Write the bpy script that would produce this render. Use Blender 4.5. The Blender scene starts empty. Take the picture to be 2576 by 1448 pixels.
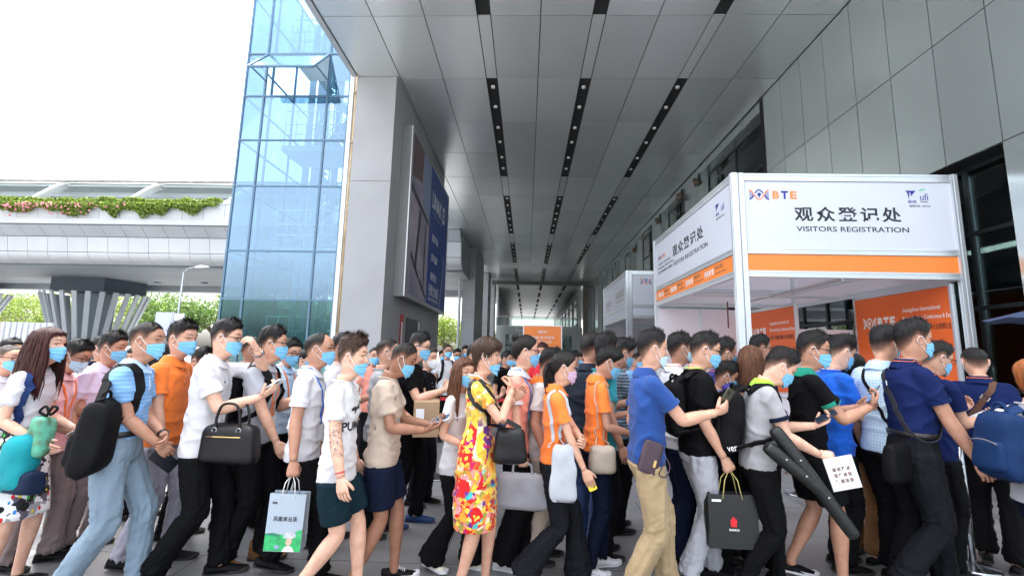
import bpy, bmesh, math, random
import numpy as np
from mathutils import Vector, Matrix
from mathutils.bvhtree import BVHTree

R = math.radians
sc = bpy.context.scene
col = sc.collection

# ---------------------------------------------------------------- camera
YAW, PITCH, ROLL = R(-1.97), R(8.18), R(1.244)
CAMZ = 1.55
_f = np.array([math.sin(YAW)*math.cos(PITCH), math.cos(YAW)*math.cos(PITCH), math.sin(PITCH)])
_r0 = np.array([math.cos(YAW), -math.sin(YAW), 0.0]); _u0 = np.cross(_r0, _f)
_r = _r0*math.cos(ROLL) + _u0*math.sin(ROLL)
_u = -_r0*math.sin(ROLL) + _u0*math.cos(ROLL)
cam_d = bpy.data.cameras.new('camera'); cam = bpy.data.objects.new('camera', cam_d); col.objects.link(cam)
cam_d.lens = 16.0; cam_d.sensor_width = 36.0; cam_d.clip_start = 0.05; cam_d.clip_end = 3000
cam.matrix_world = Matrix(((_r[0], _u[0], -_f[0], 0), (_r[1], _u[1], -_f[1], 0), (_r[2], _u[2], -_f[2], CAMZ), (0, 0, 0, 1)))
sc.camera = cam

def ray(x, y):
    return (x-1287.5)/1144.0*_r - (y-724.0)/1144.0*_u + _f
def at(x, y, Y):            # a point of the photograph (2575 wide) at a known distance along the hall
    d = ray(x, y); k = Y/d[1]; return np.array([d[0]*k, Y, CAMZ+d[2]*k])
def at_x(x, y, X):
    d = ray(x, y); k = X/d[0]; return np.array([X, d[1]*k, CAMZ+d[2]*k])

# ---------------------------------------------------------------- sky and sun
SUN_EL, SUN_AZ = R(70), R(-20)       # azimuth from +Y towards +X
w = bpy.data.worlds.new('World'); sc.world = w; w.use_nodes = True
nt = w.node_tree; nt.nodes.clear()
sky = nt.nodes.new('ShaderNodeTexSky'); sky.sky_type = 'NISHITA'; sky.sun_disc = False
sky.sun_elevation = SUN_EL; sky.sun_rotation = SUN_AZ
sky.air_density = 1.0; sky.dust_density = 6.0; sky.ozone_density = 1.0
hs = nt.nodes.new('ShaderNodeHueSaturation'); hs.inputs['Saturation'].default_value = 0.30
bg = nt.nodes.new('ShaderNodeBackground'); bg.inputs['Strength'].default_value = 0.15
wo = nt.nodes.new('ShaderNodeOutputWorld')
nt.links.new(sky.outputs[0], hs.inputs['Color']); nt.links.new(hs.outputs[0], bg.inputs['Color']); nt.links.new(bg.outputs[0], wo.inputs['Surface'])
sd = bpy.data.lights.new('sun', 'SUN'); sd.energy = 1.5; sd.angle = R(12); sd.color = (1.0, 0.96, 0.90)
so = bpy.data.objects.new('sun', sd); col.objects.link(so)
_sv = Vector((math.sin(SUN_AZ)*math.cos(SUN_EL), math.cos(SUN_AZ)*math.cos(SUN_EL), math.sin(SUN_EL)))
so.rotation_euler = _sv.to_track_quat('Z', 'Y').to_euler()
so.location = (0, 0, 40)
sc.view_settings.view_transform = 'Standard'; sc.view_settings.look = 'None'
sc.view_settings.exposure = 2.8; sc.view_settings.gamma = 1.0
sc.cycles.max_bounces = 8; sc.cycles.diffuse_bounces = 4; sc.cycles.transparent_max_bounces = 24
sc.cycles.use_denoising = True

# ---------------------------------------------------------------- materials
MATS = {}
def mat(name, color, rough=0.6, metal=0.0, spec=0.5, var=0.0, vscale=6.0, bump=0.0, bscale=200.0, sheen=0.0, coat=0.0, stretch=None, darkvar=None):
    """Principled surface with procedural colour variation and fine relief."""
    if name in MATS: return MATS[name]
    m = bpy.data.materials.new(name); m.use_nodes = True; MATS[name] = m
    t = m.node_tree; b = t.nodes['Principled BSDF']
    b.inputs['Roughness'].default_value = rough; b.inputs['Metallic'].default_value = metal
    b.inputs['Specular IOR Level'].default_value = spec
    if sheen: b.inputs['Sheen Weight'].default_value = sheen; b.inputs['Sheen Roughness'].default_value = 0.5
    if coat: b.inputs['Coat Weight'].default_value = coat
    b.inputs['Base Color'].default_value = (*color, 1)
    tc = t.nodes.new('ShaderNodeTexCoord'); mp = t.nodes.new('ShaderNodeMapping')
    t.links.new(tc.outputs['Object'], mp.inputs['Vector'])
    if stretch: mp.inputs['Scale'].default_value = stretch
    if var > 0:
        n = t.nodes.new('ShaderNodeTexNoise'); n.inputs['Scale'].default_value = vscale; n.inputs['Detail'].default_value = 5
        t.links.new(mp.outputs[0], n.inputs['Vector'])
        rp = t.nodes.new('ShaderNodeValToRGB'); rp.color_ramp.elements[0].position = 0.3; rp.color_ramp.elements[1].position = 0.7
        lo = [c*(1-var) for c in (darkvar or color)]; hi = [min(1, c*(1+var*0.6)) for c in color]
        rp.color_ramp.elements[0].color = (*lo, 1); rp.color_ramp.elements[1].color = (*hi, 1)
        t.links.new(n.outputs['Fac'], rp.inputs[0]); t.links.new(rp.outputs[0], b.inputs['Base Color'])
    if bump > 0:
        n2 = t.nodes.new('ShaderNodeTexNoise'); n2.inputs['Scale'].default_value = bscale; n2.inputs['Detail'].default_value = 3
        t.links.new(mp.outputs[0], n2.inputs['Vector'])
        bp = t.nodes.new('ShaderNodeBump'); bp.inputs['Strength'].default_value = bump; bp.inputs['Distance'].default_value = 0.01
        t.links.new(n2.outputs['Fac'], bp.inputs['Height']); t.links.new(bp.outputs[0], b.inputs['Normal'])
    return m

def cloth(name, color, rough=0.85, var=0.10):
    """woven fabric: fine weave relief, soft wrinkle relief, slight unevenness of the dye"""
    if name in MATS: return MATS[name]
    m = mat(name, color, rough=rough, spec=0.12 if max(color) < .1 else .25, var=var, vscale=5.0, sheen=0.0 if max(color) < .15 else .10)
    t = m.node_tree; b = t.nodes['Principled BSDF']
    tc = t.nodes.new('ShaderNodeTexCoord')
    n1 = t.nodes.new('ShaderNodeTexNoise'); n1.noise_type = 'RIDGED_MULTIFRACTAL'; n1.inputs['Scale'].default_value = 6.5; n1.inputs['Detail'].default_value = 3; n1.inputs['Roughness'].default_value = .45; n1.inputs['Distortion'].default_value = 0.9
    n2 = t.nodes.new('ShaderNodeTexNoise'); n2.inputs['Scale'].default_value = 420; n2.inputs['Detail'].default_value = 2
    ma = t.nodes.new('ShaderNodeMath'); ma.operation = 'MULTIPLY_ADD'; ma.inputs[1].default_value = 0.06
    for n in (n1, n2): t.links.new(tc.outputs['Object'], n.inputs['Vector'])
    t.links.new(n2.outputs['Fac'], ma.inputs[0]); t.links.new(n1.outputs['Fac'], ma.inputs[2])
    bp = t.nodes.new('ShaderNodeBump'); bp.inputs['Strength'].default_value = 0.45; bp.inputs['Distance'].default_value = 0.006
    t.links.new(ma.outputs[0], bp.inputs['Height']); t.links.new(bp.outputs[0], b.inputs['Normal'])
    return m

def emit(name, color, strength):
    if name in MATS: return MATS[name]
    m = bpy.data.materials.new(name); m.use_nodes = True; MATS[name] = m
    b = m.node_tree.nodes['Principled BSDF']
    b.inputs['Base Color'].default_value = (*color, 1)
    b.inputs['Emission Color'].default_value = (*color, 1); b.inputs['Emission Strength'].default_value = strength
    return m

# ---------------------------------------------------------------- mesh building
class MB:
    def __init__(s): s.v = []; s.f = []; s.m = []; s.n = 0
    def add(s, v, f, m=0):
        v = np.asarray(v, float).reshape(-1, 3); s.v.append(v)
        s.f += [tuple(int(i)+s.n for i in q) for q in f]; s.m += [m]*len(f); s.n += len(v); return s
    def box(s, lo, hi, m=0):
        x0, y0, z0 = lo; x1, y1, z1 = hi
        v = [(x0,y0,z0),(x1,y0,z0),(x1,y1,z0),(x0,y1,z0),(x0,y0,z1),(x1,y0,z1),(x1,y1,z1),(x0,y1,z1)]
        return s.add(v, [(0,3,2,1),(4,5,6,7),(0,1,5,4),(1,2,6,5),(2,3,7,6),(3,0,4,7)], m)
    def bar(s, a, b, wd, dp, m=0, up=(0,0,1)):
        """square bar from a to b"""
        a = np.array(a, float); b = np.array(b, float); d = b-a; L = np.linalg.norm(d); d = d/L
        up = np.array(up, float)
        if abs(d@up) > 0.98: up = np.array([1.0, 0, 0])
        sx = np.cross(d, up); sx /= np.linalg.norm(sx); uy = np.cross(sx, d)
        v = []
        for p in (a, b):
            for i, j in ((-1,-1),(1,-1),(1,1),(-1,1)): v.append(p+sx*i*wd/2+uy*j*dp/2)
        return s.add(v, [(0,1,2,3),(7,6,5,4),(0,4,5,1),(1,5,6,2),(2,6,7,3),(3,7,4,0)], m)
    def tube(s, pts, rad, n=8, m=0, smooth=False, cap=True):
        v, f = tube(pts, rad, n, smooth, cap); return s.add(v, f, m)
    def prism(s, outline, ext, m=0):
        """closed planar outline (3D points) pushed along ext"""
        o = np.array(outline, float); n = len(o); v = np.vstack([o, o+np.array(ext, float)])
        f = [tuple(range(n))[::-1], tuple(range(n, 2*n))] + [(i, (i+1) % n, n+(i+1) % n, n+i) for i in range(n)]
        return s.add(v, f, m)
    def mesh(s, name, mats, smooth=False):
        me = bpy.data.meshes.new(name)
        v = np.vstack(s.v) if s.v else np.zeros((0, 3))
        me.from_pydata(v.tolist(), [], s.f)
        for m in (mats if isinstance(mats, (list, tuple)) else [mats]): me.materials.append(m)
        if any(s.m): me.polygons.foreach_set('material_index', s.m)
        if smooth: me.polygons.foreach_set('use_smooth', [True]*len(me.polygons))
        me.update(); return me

def link(name, me, parent=None, loc=None, rz=None):
    o = bpy.data.objects.new(name, me); col.objects.link(o)
    if parent is not None: o.parent = parent
    if loc is not None: o.location = [float(c) for c in loc]
    if rz is not None: o.rotation_euler = (0, 0, rz)
    return o
def tag(o, label=None, cat=None, group=None, kind=None):
    if label: o['label'] = label
    if cat: o['category'] = cat
    if group: o['group'] = group
    if kind: o['kind'] = kind
    return o
def obj(name, mb, mats, parent=None, loc=None, rz=None, smooth=False, bevel=0):
    me = mb.mesh(name, mats, smooth)
    if bevel:
        bm = bmesh.new(); bm.from_mesh(me)
        bmesh.ops.bevel(bm, geom=[e for e in bm.edges if e.is_manifold and e.calc_face_angle(0) > 0.5], offset=bevel, segments=2, affect='EDGES', profile=0.6)
        bm.to_mesh(me); bm.free()
        if smooth: me.polygons.foreach_set('use_smooth', [True]*len(me.polygons))
    return link(name, me, parent, loc, rz)
def empty(name, loc=(0,0,0), rz=0):
    o = bpy.data.objects.new(name, None); col.objects.link(o); o.location = [float(c) for c in loc]; o.rotation_euler = (0,0,rz)
    o.empty_display_size = 0.1; return o
def copy_tree(o, parent=None):
    c = o.copy(); col.objects.link(c); c.parent = parent
    for ch in list(o.children): copy_tree(ch, c)
    return c

def nrm(v): v = np.asarray(v, float); return v/(np.linalg.norm(v)+1e-12)
def catmull(P, k):
    P = np.asarray(P, float)
    if len(P) < 3: k = max(k, 1)
    Q = np.vstack([2*P[0]-P[1], P, 2*P[-1]-P[-2]]); out = []
    for i in range(1, len(Q)-2):
        for j in range(k):
            t = j/k; a, b, c, d = Q[i-1], Q[i], Q[i+1], Q[i+2]
            out.append(0.5*((2*b)+(-a+c)*t+(2*a-5*b+4*c-d)*t*t+(-a+3*b-3*c+d)*t**3))
    out.append(P[-1]); return np.array(out)
def loft(rings, cap0=True, cap1=True):
    rings = np.asarray(rings, float); M, N = rings.shape[:2]; v = rings.reshape(-1, 3); f = []
    for i in range(M-1):
        a = i*N
        for j in range(N):
            k = (j+1) % N; f.append((a+j, a+k, a+N+k, a+N+j))
    ex = []
    if cap0: ex.append(rings[0].mean(0)); c = M*N+len(ex)-1; f += [(c, (j+1) % N, j) for j in range(N)]
    if cap1: ex.append(rings[-1].mean(0)); c = M*N+len(ex)-1; b = (M-1)*N; f += [(c, b+j, b+(j+1) % N) for j in range(N)]
    if ex: v = np.vstack([v, ex])
    return v, f
def frames(P, up=None):
    P = np.asarray(P, float); T = np.gradient(P, axis=0); T /= (np.linalg.norm(T, axis=1)[:, None]+1e-12)
    u = np.array(up if up is not None else (0, 0, 1.0), float)
    if abs(T[0]@u) > 0.95: u = np.array([1.0, 0, 0])
    U = []; 
    for t in T:
        u = u-t*(u@t); u = nrm(u); U.append(u)
    U = np.array(U); return T, U, np.cross(T, U)
def tube(pts, rad, n=8, smooth=False, cap=True, up=None, k=4):
    """rad: one number, one per point, or (a, b) per point (along 'up' and across)"""
    P = np.asarray(pts, float); r = np.asarray(rad, float)
    if r.ndim == 0: r = np.full((len(P), 2), float(r))
    if r.ndim == 1: r = np.stack([r, r], 1)
    if smooth: P = catmull(P, k); r = np.maximum(catmull(r, k), 1e-4)
    T, U, V = frames(P, up)
    th = np.linspace(0, 2*np.pi, n, endpoint=False)
    rings = P[:, None]+np.cos(th)[None, :, None]*U[:, None]*r[:, 0][:, None, None]+np.sin(th)[None, :, None]*V[:, None]*r[:, 1][:, None, None]
    return loft(rings, cap, cap)

# value noise on arrays of points
_rng = np.random.RandomState(5); _PERM = _rng.randint(0, 1 << 30, 4096)
def vnoise(p):
    p = np.asarray(p, float); i = np.floor(p).astype(np.int64); f = p-i; f = f*f*(3-2*f)
    def h(a, b, c): return (_PERM[(a*73+b*179+c*283+_PERM[(a*31+b*17+c*57) & 4095]) & 4095] & 0xffff)/65535.0*2-1
    x, y, z = i[:, 0], i[:, 1], i[:, 2]; fx, fy, fz = f[:, 0], f[:, 1], f[:, 2]
    l = lambda a, b, t: a+(b-a)*t
    return l(l(l(h(x,y,z), h(x+1,y,z), fx), l(h(x,y+1,z), h(x+1,y+1,z), fx), fy),
             l(l(h(x,y,z+1), h(x+1,y,z+1), fx), l(h(x,y+1,z+1), h(x+1,y+1,z+1), fx), fy), fz)
def ridged(p, e=2.5): return (1-np.abs(vnoise(p)))**e

TMPS = bpy.data.scenes.new('tmp'); TMP = TMPS.collection; TMPV = TMPS.view_layers[0]     # work space, emptied after use
# ---------------------------------------------------------------- lettering
def text_mesh(txt, size, material, bold=0.0, shear=0.0, space=1.0, align='CENTER', extrude=0.0008, line=1.0):
    c = bpy.data.curves.new('lettering', 'FONT'); c.body = txt; c.size = size; c.align_x = align; c.align_y = 'CENTER'
    c.offset = bold; c.shear = shear; c.space_character = space; c.extrude = extrude; c.resolution_u = 3; c.space_line = line
    o = bpy.data.objects.new('lettering', c); TMP.objects.link(o)
    with bpy.context.temp_override(view_layer=TMPV, scene=TMPS):
        TMPV.update(); me = bpy.data.meshes.new_from_object(o.evaluated_get(bpy.context.evaluated_depsgraph_get()))
    bpy.data.objects.remove(o); bpy.data.curves.remove(c)
    me.materials.clear(); me.materials.append(material); return me
def basis(origin, right, up):
    r = nrm(right); u = nrm(np.asarray(up, float)-r*np.dot(up, r)); n = np.cross(r, u)
    return Matrix(((r[0], u[0], n[0], origin[0]), (r[1], u[1], n[1], origin[1]), (r[2], u[2], n[2], origin[2]), (0, 0, 0, 1)))
def text(txt, origin, right, up, size, material, parent=None, width=None, height=None, name='lettering', **kw):
    me = text_mesh(txt, size, material, **kw)
    v = np.empty(len(me.vertices)*3); me.vertices.foreach_get('co', v); v = v.reshape(-1, 3)
    if len(v):
        lo, hi = v.min(0), v.max(0)
        sx = width/(hi[0]-lo[0]) if width else 1.0
        sy = height/(hi[1]-lo[1]) if height else (sx if width else 1.0)
        if height and not width: sx = sy
        v[:, 0] = (v[:, 0]-(lo[0]+hi[0])/2 if kw.get('align', 'CENTER') == 'CENTER' else v[:, 0]-lo[0])*sx
        v[:, 1] = (v[:, 1]-(lo[1]+hi[1])/2)*sy
        M = np.array(basis(origin, right, up)); v = v@M[:3, :3].T+M[:3, 3]
        me.vertices.foreach_set('co', v.ravel()); me.update()
    return link(name, me, parent)

# ================================================================ people
def rotm(axis, a):
    return np.array(Matrix.Rotation(a, 3, Vector(axis)))
NT = 52
_t = np.linspace(0, 2*np.pi, NT, endpoint=False)
TH = _t-0.50*np.sin(_t)                    # denser at the face
def tab(z, zs, vs): return np.interp(z, zs, vs)
ZH = [-.02, .0, .06, .16, .25, .33, .45, .52, .60, .72, .84, .93, .98, 1.0]
XF = [.050, .066, .083, .081, .086, .085, .087, .085, .091, .090, .074, .048, .022, .0]
XB = [.060, .061, .062, .067, .076, .084, .094, .098, .099, .094, .077, .052, .027, .0]
WH = [.040, .044, .050, .060, .065, .068, .071, .072, .074, .0745, .063, .043, .023, .0]
def head_pt(th, z, feat=1.0, fem=0.0):
    """surface of the head in head space (metres for a head 0.225 high), th 0 = nose, z 0 = chin, 1 = crown"""
    th, z = np.broadcast_arrays(np.asarray(th, float), np.asarray(z, float))
    c, s = np.cos(th), np.sin(th)
    xf, xb, w = tab(z, ZH, XF), tab(z, ZH, XB), tab(z, ZH, WH)
    w = w*(1-0.07*fem*np.clip(1-z*1.6, 0, 1))
    p = np.where(c > 0, 0.86, 0.94)
    x = np.where(c > 0, xf, xb)*np.sign(c)*np.abs(c)**p
    y = w*np.sign(s)*np.abs(s)**0.92
    if feat:
        fr = (c > 0)
        g = lambda v, m, sg: np.exp(-((v-m)/sg)**2)
        nz = np.interp(z, [.29, .33, .37, .45, .53, .58], [0, .017, .023, .014, .004, 0])
        x = x+fr*feat*nz*g(y, 0, .0105)
        x = x-fr*feat*.010*(g(y, .032, .015)+g(y, -.032, .015))*g(z, .515, .045)
        x = x+fr*feat*.004*(g(y, .030, .018)+g(y, -.030, .018))*g(z, .60, .03)
        x = x+fr*feat*.004*(g(y, .042, .015)+g(y, -.042, .015))*g(z, .42, .06)
        x = x+fr*feat*.006*g(y, 0, .022)*(g(z, .235, .022)+g(z, .185, .02))-fr*feat*.004*g(y, 0, .024)*g(z, .21, .012)
        x = x+fr*feat*.004*g(y, 0, .02)*g(z, .06, .05)
    return np.stack([x, y, (z-0.0)*0.225], -1)

HAIRLINE = {  # theta (0..pi) -> z
 'short': ([0, .45, .75, 1.0, 1.18, 1.32, 1.45, 1.55, 1.75, 2.1, 2.6, 3.15], [.82, .82, .79, .70, .62, .50, .46, .58, .60, .36, .20, .14]),
 'fringe': ([0, .5, .8, 1.0, 1.2, 1.35, 1.5, 1.8, 2.1, 2.6, 3.15], [.68, .68, .66, .62, .52, .44, .40, .45, .30, .12, .08]),
 'bald': ([0, .6, .9, 1.1, 1.25, 1.4, 1.55, 1.8, 2.1, 2.6, 3.15], [.985, .98, .96, .88, .66, .50, .58, .55, .34, .20, .14]),
 'buzz': ([0, .45, .75, 1.0, 1.18, 1.32, 1.45, 1.55, 1.75, 2.1, 2.6, 3.15], [.86, .85, .82, .74, .66, .52, .50, .60, .62, .38, .24, .18]),
 'long': ([0, .35, .7, 1.0, 1.2, 1.4, 1.6, 1.9, 2.3, 2.8, 3.15], [.80, .80, .76, .68, .55, .38, .2, .05, .0, .0, .0]),
 'tied': ([0, .4, .7, 1.0, 1.2, 1.35, 1.5, 1.8, 2.1, 2.6, 3.15], [.81, .80, .77, .69, .60, .50, .52, .55, .34, .20, .16]),
}
def ik(a, c, l1, l2, pole):
    a, c, pole = np.asarray(a, float), np.asarray(c, float), nrm(pole)
    d = c-a; L = np.linalg.norm(d)
    if L > (l1+l2)*0.998: c = a+d/L*(l1+l2)*0.998; d = c-a; L = np.linalg.norm(d)
    L = max(L, abs(l1-l2)+0.02); x = (l1*l1-l2*l2+L*L)/(2*L); h = math.sqrt(max(l1*l1-x*x, 1e-8))
    e = nrm(d); q = pole-e*(pole@e); q = nrm(q)
    return a+e*x+q*h, c

def remesh(mb, voxel, smooth_it=4):
    me = mb.mesh('tmp', []); o = bpy.data.objects.new('tmp', me); TMP.objects.link(o)
    m = o.modifiers.new('r', 'REMESH'); m.mode = 'VOXEL'; m.voxel_size = voxel
    s = o.modifiers.new('s', 'SMOOTH'); s.factor = 0.5; s.iterations = smooth_it
    with bpy.context.temp_override(view_layer=TMPV, scene=TMPS):
        TMPV.update(); dg = bpy.context.evaluated_depsgraph_get()
        out = bpy.data.meshes.new_from_object(o.evaluated_get(dg))
    bpy.data.objects.remove(o); bpy.data.meshes.remove(me); return out
def push_inside(v, bvh, zmin, marg):
    for i in np.nonzero(v[:, 2] > zmin)[0]:
        p, n, _, d = bvh.find_nearest(Vector(v[i]), .12)
        if p is not None:
            dd = (Vector(v[i])-p).dot(n)
            if dd > -marg: v[i] = p-n*marg
    return v
def getv(me):
    v = np.empty(len(me.vertices)*3); me.vertices.foreach_get('co', v); return v.reshape(-1, 3)
def getn(me):
    v = np.empty(len(me.vertices)*3); me.vertex_normals.foreach_get('vector', v); return v.reshape(-1, 3)
def setv(me, v):
    me.vertices.foreach_set('co', np.ascontiguousarray(v).ravel()); me.update()
    me.polygons.foreach_set('use_smooth', [True]*len(me.polygons))

SKIN = {}
def skin_mat(tone):
    cols = {'fair': (.66, .41, .30), 'mid': (.57, .335, .235), 'tan': (.45, .245, .165), 'dark': (.30, .150, .095), 'pale': (.62, .39, .29)}
    k = 'skin_'+tone
    if k in MATS: return MATS[k]
    c = cols[tone]
    m = mat(k, c, rough=0.48, spec=0.4, var=0.10, vscale=22, bump=0.12, bscale=160, darkvar=(c[0]*1.0, c[1]*.88, c[2]*.85))
    b = m.node_tree.nodes['Principled BSDF']; b.inputs['Subsurface Weight'].default_value = 0.0
    b.inputs['Subsurface Radius'].default_value = (1.0, .35, .2); b.inputs['Subsurface Scale'].default_value = 0.008
    return m
def hair_mat(k):
    cols = {'black': (.0055, .0048, .005), 'soft': (.012, .009, .008), 'brown': (.045, .022, .014), 'maroon': (.050, .014, .012), 'auburn': (.11, .045, .022), 'grey': (.06, .055, .05), 'orange': (.30, .09, .025)}
    new = 'hair_'+k not in MATS
    m = mat('hair_'+k, cols[k], rough=0.40, spec=0.24, var=0.5, vscale=55, bump=0.7, bscale=210, stretch=(1.0, 1.0, .18))
    if new:                                      # thin, see-through hair along the hairline
        t = m.node_tree; at_ = t.nodes.new('ShaderNodeAttribute'); at_.attribute_name = 'fade'
        tr = t.nodes.new('ShaderNodeBsdfTransparent'); mx = t.nodes.new('ShaderNodeMixShader')
        t.links.new(at_.outputs['Fac'], mx.inputs[0]); t.links.new(tr.outputs[0], mx.inputs[1]); t.links.new(t.nodes['Principled BSDF'].outputs[0], mx.inputs[2]); t.links.new(mx.outputs[0], t.nodes['Material Output'].inputs[0])
    return m

def hand(mb, wrist, d, n, side, hs, grip, mi=0):
    """palm and five fingers; d finger direction, n out of the palm; returns the grip frame"""
    d = nrm(d); n = nrm(n-d*(np.dot(n, d))); s = np.cross(d, n)*(1 if side < 0 else -1)
    k = hs
    prm = {'relax': (.25, .35, .30), 'fist': (1.05, 1.35, .9), 'hold': (.45, .75, .5), 'flat': (.06, .08, .06), 'pinch': (.75, .8, .5)}[grip]
    P = [wrist-d*.02*k, wrist+d*.012*k, wrist+d*.045*k, wrist+d*.075*k, wrist+d*.096*k]
    v, f = tube(P, np.array([(.018, .015), (.0275, .0195), (.038, .0165), (.041, .0145), (.036, .011)])*k, 12, up=s)
    mb.add(v, f, mi)
    for off, ln, q in ((.030, .072, .0), (.0105, .080, .03), (-.0095, .074, .06), (-.0285, .058, .10)):
        b = wrist+d*(.086-.004*abs(off)/.03)*k+s*off*k; a = 0; pts = [b-d*.012*k, b]
        for seg, c in zip((.44, .31, .25), prm):
            a += c+q*.5; dd = d*math.cos(a)+n*math.sin(a); b = b+dd*ln*seg*k; pts.append(b)
        v, f = tube(pts, np.array([.0088, .0092, .0082, .0074, .0052])*k, 7, up=s, smooth=True, k=2); mb.add(v, f, mi)
    tb = wrist+d*.022*k+s*.022*k
    td = {'relax': (.75, .55, .30), 'fist': (.62, .25, .85), 'hold': (.70, .62, .45), 'flat': (.7, .7, .1), 'pinch': (.80, .30, .60)}[grip]
    t1 = nrm(d*td[0]+s*td[1]+n*td[2]); t2 = nrm(t1+d*.35+n*(.2 if grip != 'flat' else 0)-s*.25)
    pts = [tb, tb+t1*.034*k, tb+t1*.034*k+nrm(t1+t2)*.028*k, tb+t1*.034*k+nrm(t1+t2)*.028*k+t2*.022*k]
    v, f = tube(pts, np.array([.015, .0115, .0100, .0065])*k, 8, up=n, smooth=True, k=2); mb.add(v, f, mi)
    return dict(c=wrist+d*.075*k, d=d, n=n, s=s, w=np.array(wrist))

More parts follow.
